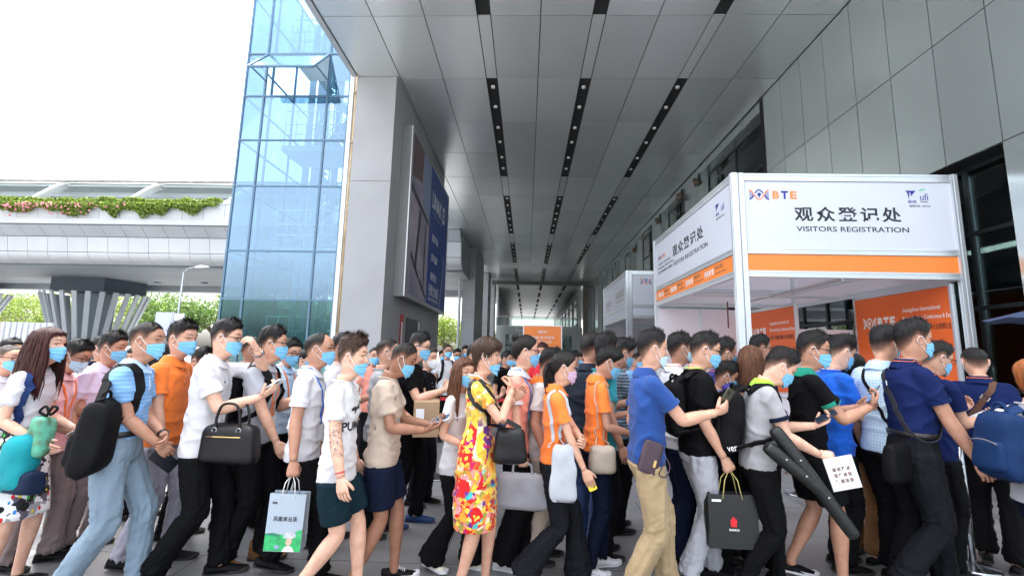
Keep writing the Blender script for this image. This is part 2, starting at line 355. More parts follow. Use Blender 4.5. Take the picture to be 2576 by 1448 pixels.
def person(X, Y, head=0.0, h=1.72, fat=1.0, fem=False, lean=.04, hpitch=.05, hyaw=0., hroll=0.,
           L=('hang',), Rr=('hang',), feet=((.05, .0), (-.05, .0)), skin='mid', hair='short', hcol='black', hthick=None,
           top=('polo', 'white'), bottom=('trouser', 'black'), shoe=('shoe', 'black'), mask=True, mdrop=0., glasses=None,
           collar=None, trim=None, lanyard=None, label='', vox=.012, spikes=700, crouch=0., twist=0., seed=0, hem=None, strideknee=0., group='people in the queue', legs=True, hipshift=0., crown=None):
    rg = np.random.RandomState(seed+int(abs(X)*1000) % 9999)
    hs = h/1.72; hd = hs*(1.035 if not fem else 1.02)
    tl, sl = .237*h, .237*h
    hipz = min(.048*h+ft[1]*.8+math.sqrt(max(((tl+sl)*.988)**2-(ft[0]-hipshift)**2, .04)) for ft in feet)+.012*h-crouch
    pel = np.array([hipshift, 0, hipz])
    sp = rotm((0, 1, 0), lean)                 # lean forward
    tw = rotm((0, 0, 1), twist)
    def S(s, lat=0., fwd=0.):                  # point of the trunk; s 0 pelvis .. 1 neck base
        bend = max(s, 0)
        A = rotm((0, 1, 0), lean*min(1, .35+.65*bend)); B = rotm((0, 0, 1), twist*np.clip(bend, 0, 1))
        return pel+A@(B@np.array([fwd, lat, s*.318*h]))
    shw = (.158 if not fem else .138)*hs*(0.9+.1*fat)
    body = MB()
    # ---- trunk, neck and head: one lofted surface
    neckb = S(1.0); A = rotm((0, 1, 0), lean); B = rotm((0, 0, 1), twist)
    chin_z = .235*hd*.225/.225
    Rh = rotm((0, 0, 1), twist+hyaw)@rotm((0, 1, 0), lean*.5+hpitch)@rotm((1, 0, 0), hroll)
    npv = S(1.0)+A@np.array([.014, 0, .030])*hs          # neck pivot under the skull
    horig = npv+Rh@np.array([.026, 0, .022])*hd          # chin level, above it
    hv = np.array([1+rg.uniform(-.05, .05), 1+rg.uniform(-.05, .06), 1+rg.uniform(-.03, .04)])*hd
    H = lambda p: horig+(np.asarray(p)*hv)@Rh.T
    rings = []
    for s, wd, df, db in ((-.05, .09, .07, .08), (.15, .11, .075, .07), (.4, .115, .08, .07), (.65, .125, .085, .08), (.85, .115, .07, .08), (.94, .080, .052, .064), (1.0, .052, .046, .054)):
        k = hs*(.94+.06*fat)
        rings.append(np.array([S(s, k*wd*math.sin(t), k*(df if math.cos(t) > 0 else db)*math.cos(t)) for t in TH]))
    nr = .052*hs*(.86 if fem else 1.0)*(.9+.1*fat)
    for q in (.4, .75, 1.0):
        c0 = npv*q+neckb*(1-q); cc = c0+(Rh@np.array([-.004*q, 0, 0]))
        rings.append(np.array([cc+Rh@np.array([nr*(1.08)*math.cos(t), nr*math.sin(t), -.012*math.cos(t)*q]) for t in TH]))
    zr = np.concatenate([[.0, .04, .08], np.linspace(.12, .64, 22), [.68, .73, .78, .83, .875, .91, .94, .965, .985, .996]])
    hg = [H(head_pt(TH, z, 1.0, 1.0 if fem else 0.)) for z in zr]
    u0 = H(head_pt(TH, .0, 0)*np.array([.80, .95, 1])+np.array([-.004, 0, -.012])); rings.append(u0)
    rings += hg
    v, f = loft(rings, True, True); body.add(v, f, 0)
    # ears
    for sd in (1, -1):
        ec = np.array([-.006, sd*.0715, .475*.225]); g = []
        for u, out in ((1.02, -.004), (1.0, .006), (.90, .013), (.74, .011), (.5, .004), (.2, .003)):
            ring = []
            for t in np.linspace(0, 2*np.pi, 14, endpoint=False):
                ex, ez = .018*math.cos(t)*u*(1.0+.15*math.sin(t)), .031*math.sin(t)*u
                ring.append(H(ec+np.array([ex-.12*ez, sd*(out-.45*ex-.002), ez])))
            g.append(ring if sd > 0 else ring[::-1])
        v, f = loft(g, True, True); body.add(v, f, 0)
    # eyes, brows, lips
    for sd in (1, -1):
        ye = sd*.0315; ze = .515*.225
        xe = head_pt(np.array([sd*.40]), np.array([.515]))[0][0]
        ring = []; lid = []
        for u in (1.0, .6, .0):
            ring.append([H([xe+.0035*(1-u*u)-.0015-.004*abs(math.cos(t))*u*(1 if sd*math.cos(t) > 0 else 0), ye+.0145*math.cos(t)*u, ze+(.0052 if math.sin(t) > 0 else .0040)*math.sin(t)*u]) for t in np.linspace(0, 2*np.pi, 12, endpoint=False)])
        v, f = loft(ring, False, True); body.add(v, f, 1)
        ring = [[H([xe+.0045*(1-u*u*.3), ye+.0052*math.cos(t)*u, ze+.0048*math.sin(t)*u+.0003]) for t in np.linspace(0, 2*np.pi, 10, endpoint=False)] for u in (1.0, .5)]
        v, f = loft(ring, False, True); body.add(v, f, 2)
        for dz, y0, y1, r, arch in ((.0075, .013, .049, .0016, .0035), (.026, .012, .052, .0040, .007)):   # lash line, brow
            pts = []; 
            for q in np.linspace(0, 1, 6):
                yy = y0+(y1-y0)*q; zz = ze+dz+arch*math.sin(q*math.pi*.85)-(.004*q if r < .003 else 0)
                th_ = math.asin(min(.95, yy/.0755)); pt = head_pt(np.array([sd*th_]), np.array([zz/.225]))[0]
                pts.append(H([pt[0]+(.001 if r > .003 else .0015), sd*yy, zz]))
            rr = np.array([.5, 1, 1, .9, .7, .3])*r*(0.75 if fem else 1.0)
            v, f = tube(pts, np.stack([rr, rr*.5], 1), 6, up=Rh@np.array([0, 0, 1.0])); body.add(v, f, 2)
    if not mask:
        pass
    # ---- arms
    ua, fa = .166*h, .145*h
    info = {'H': H, 'Rh': Rh, 'S': S, 'hs': hs, 'hd': hd, 'loc': np.array([X, Y, 0.]), 'rz': head, 'skin': skin}
    arms = {}
    for nm, sd, spec in (('L', 1, L), ('R', -1, Rr)):
        sj = S(.885, sd*shw, 0.); kind = spec[0]
        opt = spec[1] if len(spec) > 1 and isinstance(spec[1], dict) else {}
        pole = (-.55, sd*.25, -.5); grip = 'relax'; hdir = None; pn = None
        if kind == 'hang': tgt = sj+np.array([.05, sd*.07, -(ua+fa)*.955]); pole = (-1, sd*.2, 0); pn = (.15, -sd, 0)
        elif kind == 'carry': tgt = sj+np.array([.02, sd*.06, -(ua+fa)*.99]); pole = (-1, sd*.1, 0); grip = 'fist'; pn = (0, -sd, 0)
        elif kind == 'phone': tgt = S(.52)+np.array([.30, sd*.05, 0.]); grip = 'hold'; pn = (-.75, -sd*.35, .6); hdir = (.62, -sd*.35, .60); pole = (-.5, sd*.35, -1)
        elif kind == 'front': tgt = S(.10)+np.array([.20, sd*.02, 0.]); grip = 'relax'; pn = (-1, 0, .1); hdir = (.35, -sd*.8, -.5); pole = (-.7, sd*.8, -.2)
        elif kind == 'face': tgt = H([.13, sd*.035, .02]); grip = 'hold'; pn = (-1, -sd*.2, 0); hdir = (-.25, -sd*.2, .95); pole = (.2, sd*.5, -1)
        elif kind == 'back': tgt = S(.25)+np.array([-.15, sd*.16, 0]); pn = (0, -sd, 0)
        if 't' in opt: tgt = S(0)*0+np.array(opt['t'], float)*np.array([hs, hs, hs])
        if 'pole' in opt: pole = opt['pole']
        if 'grip' in opt: grip = opt['grip']
        if 'hd' in opt: hdir = opt['hd']
        if 'pn' in opt: pn = opt['pn']
        el, wr = ik(sj, tgt, ua, fa, pole)
        fdir = nrm(wr-el)
        if hdir is None: hdir = fdir
        hdir = nrm(hdir)
        if pn is None: pn = (0, -sd, .1)
        thin = (.82 if fem else 1.0)*(.82+.18*fat)
        P = [S(.90, sd*shw*.62), sj, sj*.5+el*.5, el*.94+sj*.06, el*.96+wr*.04, el*.68+wr*.32, el*.3+wr*.7, wr]
        rr = np.array([.024, .035, .041, .039, .0395, .040, .031, .0245])*hs*thin
        v, f = tube(P, rr, 14, smooth=True, k=3, up=(1, 0, 0)); body.add(v, f, 0)
        info[nm] = hand(body, wr, hdir, np.array(pn, float), sd, hs*(1.0 if not fem else .92), grip); info[nm]['e'] = el; info[nm]['fd'] = fdir
        arms[nm] = (sj, el, wr)
    # ---- legs
    legd = {}
    for nm, sd, ft in (('L', 1, feet[0]), ('R', -1, feet[1])):
        hj = pel+np.array([0, sd*.088*hs*(1+.15*(fat-1)), -.012*h]); fx, lift = ft[0], ft[1]; fy = ft[2] if len(ft) > 2 else .085
        an = np.array([fx, sd*fy*hs, .048*h+lift*.8]); kn, an = ik(hj, an, tl, sl, (1, sd*.05, .05))
        legd[nm] = (hj, kn, an, lift, sd)
        if legs:
            P = [hj, hj*.6+kn*.4, kn*.92+hj*.08, kn*.95+an*.05, kn*.7+an*.3, kn*.3+an*.7, an+np.array([0, 0, .01]), an-np.array([0, 0, .03])]
            rr = np.array([.052, .068, .052, .050, .054, .039, .033, .035])*hs*(.78+.22*fat)*(.93 if fem else 1)*(.70 if bottom[0] in ('trouser', 'slim', 'wide', 'flare') else 1.0)
            v, f = tube(P, rr, 14, smooth=True, k=3, up=(1, 0, 0)); body.add(v, f, 0)
    me = body.mesh('person', [skin_mat(skin), mat('eye_white', (.70, .66, .62), rough=.25), mat('eye_dark', (.010, .008, .007), rough=.3)], True)
    root = link('person', me, None, (X, Y, 0), head)
    tag(root, label, 'person', group); info['root'] = root

    # ---- top garment
    kind, cname = top[0], top[1]
    fm = cloth('fabric_'+cname, COL[cname]) if isinstance(cname, str) else cname
    hemz = hem if hem is not None else {'polo': -.14, 'tee': -.17, 'tuck': .12, 'dress': -.86, 'shirt': -.14, 'jacket': -.16, 'vest': -.14}[kind]
    T = MB(); k = hs*1.0
    if fem: prof = ((hemz, .172, .12, .13), (-.02, .170, .115, .13), (.22, .140, .10, .10), (.45, .140, .105, .095), (.66, .152, .13, .105), (.84, .145, .105, .105), (.95, .10, .075, .085), (1.01, .066, .058, .070))
    else: prof = ((hemz, .178, .128, .125), (-.02, .175, .127, .125), (.22, .166, .125, .108), (.45, .168, .122, .11), (.66, .178, .130, .122), (.84, .168, .108, .12), (.95, .118, .078, .090), (1.01, .070, .062, .074))
    prof = (prof[0],)+tuple(q for q in prof[1:] if q[0] > hemz+.03)
    if kind == 'tuck': prof = ((hemz, .160, .118, .112),)+prof[1:]
    if kind == 'dress':
        prof = ((-.86, .200, .170, .170), (-.7, .20, .168, .168), (-.45, .198, .16, .165), (-.2, .190, .15, .16), (.1, .172, .13, .135))+prof[3:]
    grs = []
    bel = (fat-1)
    for s, wd, df, db in prof:
        wd *= .90; df *= .86; db *= .84
        g = 1+bel*.55; df2 = df*(1+bel*(1.3 if -.1 < s < .5 else .5)); mm = []
        for t in np.linspace(0, 2*np.pi, 40, endpoint=False):
            c_, s_ = math.cos(t), math.sin(t)
            mm.append((k*wd*g*np.sign(s_)*abs(s_)**.85, k*(df2 if c_ > 0 else db*g)*np.sign(c_)*abs(c_)**.9))
        if s < -.05 and kind != 'dress':
            ex = abs(feet[0][0]-feet[1][0])*.05; mm = [(a*1.03, b+np.sign(b)*ex*abs(s)/.25*min(1, abs(b)/.08)) for a, b in mm]
        if s < 0: grs.append(np.array([pel+np.array([b, a, s*.318*h]) for a, b in mm]))
        else: grs.append(np.array([S(s, a, b) for a, b in mm]))
    grs = np.array(grs); q = catmull(grs.reshape(len(grs), -1), 4).reshape(-1, 40, 3)
    v, f = loft(q); T.add(v, f)
    slen = {'polo': .62, 'tee': .66, 'tuck': .62, 'dress': .55, 'shirt': .66, 'jacket': 1.95, 'vest': .55}[kind]
    ends = {}
    for nm, sd in (('L', 1), ('R', -1)):
        sj, el, wr = arms[nm]
        ds = sj+(el-sj)*min(slen, 1); P = [S(.88, sd*shw*.45), S(.895, sd*shw*.80), sj+np.array([0, 0, -.004]), sj*.65+ds*.35, ds]
        th2 = (.86 if fem else 1)*(.85+.15*fat)
        rr = [.052, .054, .056, .059, .062]
        if slen > 1: P = P[:-1]+[sj*.3+el*.7, el, el*.5+wr*.5, el*.08+wr*.92]; rr = [.058, .060, .062, .060, .056, .052, .046, .040]
        v, f = tube(P, np.array(rr)*hs*th2, 20, smooth=True, k=4, up=(1, 0, 0)); T.add(v, f)
        ends[nm] = (P[-1], nrm(np.array(P[-1])-np.array(P[-2])), rr[-1]*hs*th2)
    me = remesh(T, vox, 5); v = getv(me); n = getn(me)
    off = rg.rand(3)*50
    # folds: drape from the shoulders, bunching above the hem, pulls from the armpits
    zt = np.clip((v[:, 2]-pel[2])/(.318*h), -1.2, 1.1)
    side_ = np.stack([v[:, 0]*9, v[:, 1]*9, v[:, 2]*2.6], 1)+off
    diag = np.stack([v[:, 0]*5+v[:, 2]*7, v[:, 1]*5, v[:, 2]*6-v[:, 0]*6], 1)+off*2
    horiz = np.stack([v[:, 0]*3.5, v[:, 1]*3.5+v[:, 0]*2, v[:, 2]*16+v[:, 0]*4], 1)+off*3
    amp_h = np.exp(-((zt-.12)/.22)**2); low = np.clip(.75-zt, 0, 1)
    if kind == 'tuck': amp_h = np.exp(-((zt-.08)/.15)**2)*1.3
    fine = np.stack([v[:, 0]*16+v[:, 2]*10, v[:, 1]*16, v[:, 2]*9-v[:, 0]*12], 1)+off*4
    d = .009*ridged(side_, 4)*low+.014*(ridged(diag, 6)-.12)+.014*amp_h*(ridged(horiz, 5)-.15)+.008*(ridged(fine, 6)-.12)*(.4+.6*low)+.0015*vnoise(v*28+off)
    d *= np.clip((zt-hemz)/.14, .2, 1.0)
    d *= np.where(zt > .93, .25, 1.0)*(1.0 if kind != 'jacket' else 1.3)
    v = v+n*(d-.004)[:, None]*hs
    setv(me, v); me.materials.clear(); me.materials.append(fm)
    shirt_bvh = BVHTree.FromPolygons([tuple(x) for x in v], [tuple(p.vertices) for p in me.polygons])
    gname = {'polo': 'polo_shirt', 'tee': 't_shirt', 'tuck': 'polo_shirt', 'dress': 'dress', 'shirt': 'shirt', 'jacket': 'jacket', 'vest': 'vest'}[kind]
    top_o = link(gname, me, root); info['top'] = top_o
    # ---- collar
    nb = S(1.0); UPn = A@np.array([0, 0, 1.0])
    cm = None
    if kind in ('polo', 'tuck', 'shirt', 'jacket'):
        cm = cloth('fabric_'+(collar or cname), COL[collar or cname]) if isinstance((collar or cname), str) else fm
        C = MB(); rings = []
        for zz, ro, in ((-.020, .094), (.004, .086), (.030, .068), (.038, .064), (.036, .060), (.004, .058)):
            rr = []
            for t in np.linspace(0, 2*np.pi, 40, endpoint=False):
                op = max(0, math.cos(t))**3
                z2 = zz-.045*op*(1 if zz > -.01 else .7)-(.008 if zz < 0 else 0)*math.sin(t*2)**2
                rx = ro*(1.05+.10*op)-.010*(1-math.cos(t))*.5; ry = ro*.98
                rr.append(S(1.0, hs*ry*math.sin(t)*(1-.25*op*0), hs*(rx*math.cos(t)-.004))+UPn*z2*hs)
            rings.append(rr)
        v, f = loft(rings, False, False); C.add(v, f)
        obj('collar', C, cm, top_o, smooth=True)
        fd_ = A@(B@np.array([1.0, 0, 0])); pts = []
        for q in np.linspace(0, 1, 7):
            p0_ = S(.93-(.26 if kind != 'shirt' else .8)*q, 0, .4); hit = shirt_bvh.ray_cast(Vector(p0_), Vector(-fd_), .6)
            if hit[0] is not None: pts.append(np.array(hit[0])+fd_*.0015)
        if len(pts) > 3:
            C = MB(); v, f = tube(pts, np.full((len(pts), 2), 1.0)*np.array([.0022, .013]), 6, up=fd_); C.add(v, f)
            for q in pts[1::2]: C.tube([q, q+fd_*.004], .0045, 8, 1)
            obj('placket', C, [cm, mat('button_pale', (.6, .6, .58), rough=.4)], top_o, smooth=True)
    elif kind in ('tee', 'dress', 'vest'):
        C = MB(); pts = []
        for t in np.linspace(0, 2*np.pi, 33):
            op = max(0, math.cos(t))**2
            pts.append(S(1.0, hs*.078*math.sin(t), hs*(.074*math.cos(t)-.004))+UPn*(.004-.050*op)*hs)
        v, f = tube(pts, .0065*hs, 6, cap=False); C.add(v, f)
        obj('collar', C, cloth('fabric_'+(collar or cname), COL[collar or cname]) if isinstance((collar or cname), str) else fm, top_o, smooth=True)
    if not trim and kind in ('polo', 'tuck') and isinstance(cname, str): trim = cname
    if trim:
        for nm in ('L', 'R'):
            e, dr, r_ = ends[nm]; C = MB(); v, f = tube([e-dr*.026*hs, e-dr*.012*hs, e+dr*.002*hs], [r_*1.0, r_*1.03, r_*1.03], 20, cap=False); C.add(v, f)
            obj('cuff', C, cloth('fabric_'+trim, COL[trim]), top_o, smooth=True)
    # ---- bottoms
    bk, bc = bottom[0], bottom[1]
    if bk == 'skirt':
        Bm = MB(); grs = []
        for z_, wd, dp in ((.46, .118, .085), (.20, .130, .100), (.05, .150, .118), (-.2, .172, .145), (-.5, .190, .168), (-.80, .205, .185)):
            c0 = S(z_) if z_ > 0 else pel+np.array([0, 0, z_*.318*h])
            grs.append([c0+np.array([hs*dp*math.cos(t)*(1+.06*math.sin(7*t)*max(0, -z_)), hs*wd*math.sin(t)*(1+.06*math.sin(7*t)*max(0, -z_)), 0]) for t in np.linspace(0, 2*np.pi, 64, endpoint=False)])
        v, f = loft(catmull(np.array(grs).reshape(6, -1), 6).reshape(-1, 64, 3)); v = push_inside(v, shirt_bvh, pel[2]+hemz*.318*h+.01, .008); Bm.add(v, f)
        obj('skirt', Bm, bc if not isinstance(bc, str) else cloth('fabric_'+bc, COL[bc]), root, smooth=True)
    elif bk != 'none':
        bmx = cloth('fabric_'+bc, COL[bc]) if isinstance(bc, str) else bc
        Bm = MB(); grs = []
        w0 = (.160 if not fem else .158)*(.93 if kind == 'tuck' else .84); dk = .90 if kind == 'tuck' else .82
        for s, wd, df, db in ((.22, w0*.92, .108, .100), (.05, w0, .115, .118), (-.06, w0*1.04, .112, .128), (-.15, w0*.98, .10, .115)):
            g = 1+bel*.45
            grs.append(np.array([(S(s) if s > 0 else pel+np.array([0, 0, s*.318*h]))+np.array([hs*g*dk*(df if math.cos(t) > 0 else db)*math.cos(t), hs*wd*g*np.sign(math.sin(t))*abs(math.sin(t))**.85, 0]) for t in np.linspace(0, 2*np.pi, 32, endpoint=False)]))
        v, f = loft(catmull(np.array(grs).reshape(4, -1), 3).reshape(-1, 32, 3)); Bm.add(v, f)
        wk = {'trouser': (.086, .084, .068, .066, .063, .066), 'slim': (.088, .085, .064, .058, .046, .046), 'wide': (.096, .096, .086, .088, .092, .098), 'flare': (.090, .085, .066, .072, .092, .110), 'shorts': (.098, .100, .096, .1, .1, .1), 'skirt': (.1,)*6}[bk]
        for nm in ('L', 'R'):
            hj, kn, an, lift, sd = legd[nm]
            fl = 1+bel*.35
            if bk == 'shorts':
                e = hj*.18+kn*.82; P = [hj+np.array([0, 0, .02]), hj*.6+kn*.4, e]; rr = [wk[0], wk[1], wk[2]]
            else:
                e = an+np.array([0, 0, -.012]) if bk != 'flare' else an+np.array([-.005, 0, -.022])
                P = [hj+np.array([0, 0, .02]), hj*.55+kn*.45, kn+np.array([.004, 0, 0]), kn*.66+an*.34, kn*.28+an*.72, e]; rr = list(wk)
            v, f = tube(P, np.array(rr)*hs*fl*(.95 if fem else 1), 24, smooth=True, k=5, up=(1, 0, 0)); Bm.add(v, f)
        me = remesh(Bm, vox, 4); v = getv(me); n = getn(me); off = rg.rand(3)*50
        # folds follow each leg: rings at the knee, stack at the ankle, pulls at the groin, long drape lines
        dl = []
        for nm in ('L', 'R'):
            hj, kn, an, lift, sd = legd[nm]
            def seg(a, b):
                ab = b-a; t = np.clip(((v-a)@ab)/(ab@ab), 0, 1); return t, np.linalg.norm(v-(a+t[:, None]*ab), axis=1)
            t1, d1 = seg(hj, kn); t2, d2 = seg(kn, an)
            s_ = np.where(d1 < d2, t1, 1+t2); dd = np.minimum(d1, d2)
            dl.append((s_, dd, np.arctan2(v[:, 1]-kn[1], v[:, 0]-(hj[0]*np.clip(1-s_, 0, 1)+kn[0]*(1-abs(1-s_))+an[0]*np.clip(s_-1, 0, 1))), sd))
        near = dl[0][1] < dl[1][1]
        s_ = np.where(near, dl[0][0], dl[1][0]); ang = np.where(near, dl[0][2], dl[1][2]); lid = np.where(near, 0., 20.)
        ca, sa = np.cos(ang), np.sin(ang)
        ring = ridged(np.stack([s_*11+ca*1.2+sa*.8, ca*1.3+lid, sa*1.3+off[0]], 1))
        longf = ridged(np.stack([s_*1.6+lid, ca*2.6+s_*1.2+off[1], sa*2.6], 1))
        kneea = .35+.9*np.exp(-((s_-1.0)/.22)**2)+1.3*np.exp(-((s_-1.95)/.25)**2)+.8*np.exp(-((s_-.08)/.18)**2)
        fine = ridged(np.stack([s_*20+ca*2.5+sa*2, ca*3+lid, sa*3+off[0]], 1))
        d = .009*kneea*(ring-.3)+.011*(longf-.25)+.005*kneea*(fine-.3)+.002*vnoise(v*30+off)
        if bk == 'shorts': d = (.010*(longf-.2)+.005*(ring-.3))*np.clip((.86-s_)/.2, .35, 1)
        v = v+n*(d)[:, None]*hs
        if kind != 'tuck': v = push_inside(v, shirt_bvh, pel[2]+hemz*.318*h+.012, .010)
        setv(me, v); me.materials.clear(); me.materials.append(bmx)
        nmz = {'shorts': 'shorts', 'skirt': 'skirt'}.get(bk, 'trousers')
        bo = link(nmz, me, root)
        if kind == 'tuck':
            Bl = MB(); rr = []
            for zz, o_ in ((-.018, 1.0), (-.018, 1.05), (.018, 1.05), (.018, 1.0)):
                rr.append([S(.20)+np.array([hs*(1+bel*.55)*o_*(.109*(1+bel*.7) if math.cos(t) > 0 else .098)*math.cos(t), hs*(1+bel*.5)*o_*.150*np.sign(math.sin(t))*abs(math.sin(t))**.85, zz]) for t in np.linspace(0, 2*np.pi, 40, endpoint=False)])
            v, f = loft(rr, False, False); Bl.add(v, f); obj('belt', Bl, mat('belt_leather', (.012, .011, .011), rough=.4, bump=.2, bscale=120), bo, smooth=True)
    # ---- shoes
    if shoe and legs:
        sk, scn = shoe[0], shoe[1]
        for nm in ('L', 'R'):
            hj, kn, an, lift, sd = legd[nm]
            pit = min(.9, lift*4.5); Rf = rotm((0, 0, 1), sd*.12)@rotm((0, 1, 0), pit)
            base = np.array([an[0], an[1], 0.])+np.array([0, 0, .0])
            toe = np.array([.155*hs, 0, 0]); bz = an[2]-.048*h
            q = .90 if fem else 1.0
            def Fp(x, y, z):
                p = Rf@np.array([(x-.03)*hs*q, y*hs*q, z*hs*q]); return np.array([an[0], an[1], max(0, lift*.62)])+p+np.array([.0, 0, .002])
            so_ = .030 if sk in ('sneaker', 'hitop', 'slip') else .020
            outl = ((-.062, .024), (-.048, .034), (.0, .034), (.06, .037), (.115, .046), (.165, .044), (.20, .032), (.216, .014))
            Sm = MB(); rs = []
            for zz, o_ in ((0., .95), (.004, 1.0), (so_, 1.0), (so_, .9)):
                lp = [Fp(x*(1 if o_ > .94 else .97), y*o_*1.04, zz+(.010 if x > .19 else 0)) for x, y in outl]+[Fp(x*(1 if o_ > .94 else .97), -y*o_*.94, zz+(.010 if x > .19 else 0)) for x, y in outl[::-1]]
                rs.append(lp)
            v, f = loft(rs); Sm.add(v, f)
            Um = MB(); rs = []
            top_h = {'shoe': .065, 'sneaker': .075, 'hitop': .125, 'slip': .055, 'clog': .06, 'boot': .14, 'flat': .045, 'sandal': .03}[sk]
            for x, wd, ht in ((-.060, .016, top_h*.86), (-.052, .030, top_h), (-.02, .036, top_h), (.015, .036, top_h*1.02), (.045, .036, min(top_h, .085)), (.085, .040, .062 if sk != 'flat' else .04), (.13, .043, .050), (.17, .038, .043), (.20, .026, .036), (.210, .010, .028)):
                ring = []
                for t in np.linspace(0, 2*np.pi, 16, endpoint=False):
                    zz = so_*.6+(ht-so_*.6)*max(0, math.sin(t))**.7 if math.sin(t) > 0 else so_*.6
                    tw_ = wd*(1-.30*max(0, math.sin(t))**2*(1 if ht > .06 else .4))
                    ring.append(Fp(x, tw_*math.cos(t), zz))
                rs.append(ring)
            rs = catmull(np.array(rs).reshape(len(rs), -1), 2).reshape(-1, 16, 3)
            v, f = loft(rs); Um.add(v, f)
            um = cloth('shoe_'+scn, COL[scn], rough=.55)
            sh = obj('shoe', Um, um, root, smooth=True)
            solc = COL['white'] if sk in ('sneaker', 'hitop', 'slip') else (COL[scn] if sk == 'clog' else (.02, .018, .016))
            obj('sole', Sm, mat('sole_%.2f_%.2f' % (solc[0], solc[2]), solc, rough=.7, bump=.2, bscale=90), sh, smooth=False)
            if sk in ('sneaker', 'hitop'):
                La = MB()
                for i in range(5 if sk == 'sneaker' else 7):
                    x = .105-.013*i; z = .060+.0065*i if sk == 'sneaker' else .060+.010*i
                    La.tube([Fp(x, -.022, z-.006), Fp(x+.004, 0, z+.004), Fp(x, .022, z-.006)], .0028, 5)
                obj('lace', La, mat('lace_white', (.75, .74, .70), rough=.8), sh, smooth=True)
    # ---- hair
    if hair != 'none':
        hl = {'bun': 'tied', 'pony': 'tied', 'bob': 'fringe', 'longf': 'long'}.get(hair, hair)
        zt_, zv = HAIRLINE[hl]
        th = TH; ath = np.minimum(np.abs(np.mod(th+np.pi, 2*np.pi)-np.pi), np.pi)
        zh = np.interp(ath, zt_, zv)+.012*vnoise(np.stack([th*4, th*0+seed*.7+.3, th*0], 1))
        tt = hthick if hthick is not None else {'short': .024, 'fringe': .026, 'bald': .006, 'buzz': .006, 'long': .016, 'tied': .012}[hl]
        rows = 16; hb = MB(); gr = []
        for i in range(rows+1):
            s = i/rows; z = zh+(1-zh)*(1-(1-s)**1.15)
            z = np.minimum(z, .998)
            base = head_pt(th, z, 0)
            if hl in ('short', 'buzz'): loc_t = np.interp(z, [0, .35, .55, .72, .86, 1.], [.002, .003, .005, .010, tt*.95, tt*1.0])
            elif hl == 'bald': loc_t = np.full(NT, tt)
            else: loc_t = np.interp(z, [0, .5, .8, 1.], [.012, .012, tt, tt])
            loc_t = loc_t*(0.12+.88*np.clip(s/.22, 0, 1)) if i < rows else loc_t
            nr_ = base-np.array([-.005, 0, .10]); nr_ /= np.linalg.norm(nr_, axis=1)[:, None]
            wv = vnoise(np.stack([np.cos(th)*5+seed, np.sin(th)*5, z*6], 1))*.25+vnoise(np.stack([np.cos(th)*14, np.sin(th)*14+seed, z*5], 1))*.18
            gr.append(H(base+nr_*((loc_t*(1+wv))+.0012)[:, None]))
        v, f = loft(gr, False, True); hb.add(v, f)
        cen = H(np.array([-.005, 0, .10])); up_ = Rh@np.array([0, 0, 1.0]); fw_ = Rh@np.array([1.0, 0, 0]); lf_ = Rh@np.array([0, 1.0, 0])
        G = np.array(gr)
        if spikes:
            V = []; Fq = []
            ii = rg.randint(0, rows, spikes); jj = rg.randint(0, NT, spikes); a = rg.rand(spikes)
            P0 = G[ii, jj]*(1-a)[:, None]+G[np.minimum(ii+1, rows), (jj+rg.randint(0, 2, spikes)) % NT]*a[:, None]
            nn = P0-cen; nn /= np.linalg.norm(nn, axis=1)[:, None]
            if hl in ('short', 'buzz', 'bald'):
                ln = np.interp(ii/rows, [0, .3, .6, 1], [.006, .010, .024, .026])*(tt/.024)*(.6+.8*rg.rand(spikes))
                dr = nn*.65+fw_*(.35+.3*rg.rand(spikes))[:, None]+up_*.25+rg.randn(spikes, 3)*.22
                low_ = (ii/rows < .45)[:, None]; dr = np.where(low_, nn*.35-up_*.8+rg.randn(spikes, 3)*.12, dr)
            else:
                ln = .03*(.5+rg.rand(spikes)); dr = nn*.12-up_*.9+rg.randn(spikes, 3)*.15
                if hl == 'tied': dr = nn*.10-fw_*.9+rg.randn(spikes, 3)*.12; ln = ln*.8
            dr /= np.linalg.norm(dr, axis=1)[:, None]
            sd_ = np.cross(dr, nn); sd_ /= (np.linalg.norm(sd_, axis=1)[:, None]+1e-9)
            wd_ = (.0010+.0010*rg.rand(spikes))[:, None]*hd
            b = P0-nn*.004*hd
            V = np.stack([b-sd_*wd_, b+sd_*wd_, b+dr*ln[:, None]*hd+nn*.002], 1).reshape(-1, 3)
            hb.add(V, [(3*i, 3*i+1, 3*i+2) for i in range(spikes)])
        def locks(n, root_fn, length, drop_fn, wdt=.010, segs=6):
            for i in range(n):
                p0, th0 = root_fn(i); pts = [p0]
                for q in range(1, segs+1): pts.append(drop_fn(p0, th0, q/segs))
                r_ = wdt*(.7+.6*rg.rand())*hd; rr = np.interp(np.linspace(0, 1, segs+1), [0, .2, .75, 1], [.7, 1, .85, .15])*r_
                v, f = tube(pts, np.stack([rr*.5, rr], 1), 5, up=nrm(pts[0]-cen)); hb.add(v, f)
        if hair in ('long', 'longf'):
            Ln = .34
            def rf(i):
                t_ = rg.uniform(.95, 2*np.pi-.95); z_ = rg.uniform(.25, .85); return H(head_pt(np.array([t_]), np.array([z_]), 0)[0]*1.11), t_
            def df_(p0, t_, q):
                fr = math.cos(t_); sdv = math.sin(t_)
                tgt = horig*0+cen+up_*(-.13-.30*1)*hd*0
                p = p0.copy(); p = p+np.array([0, 0, -1])*Ln*q*hd+lf_*sdv*.012*q-fw_*(.03*q*(1-fr)*.6)
                p = p+nrm((p-cen)*np.array([1, 1, 0]))*(.018*math.sin(q*2.4))
                return p+rg.randn(3)*.002
            locks(480, rf, Ln, df_, .0058)
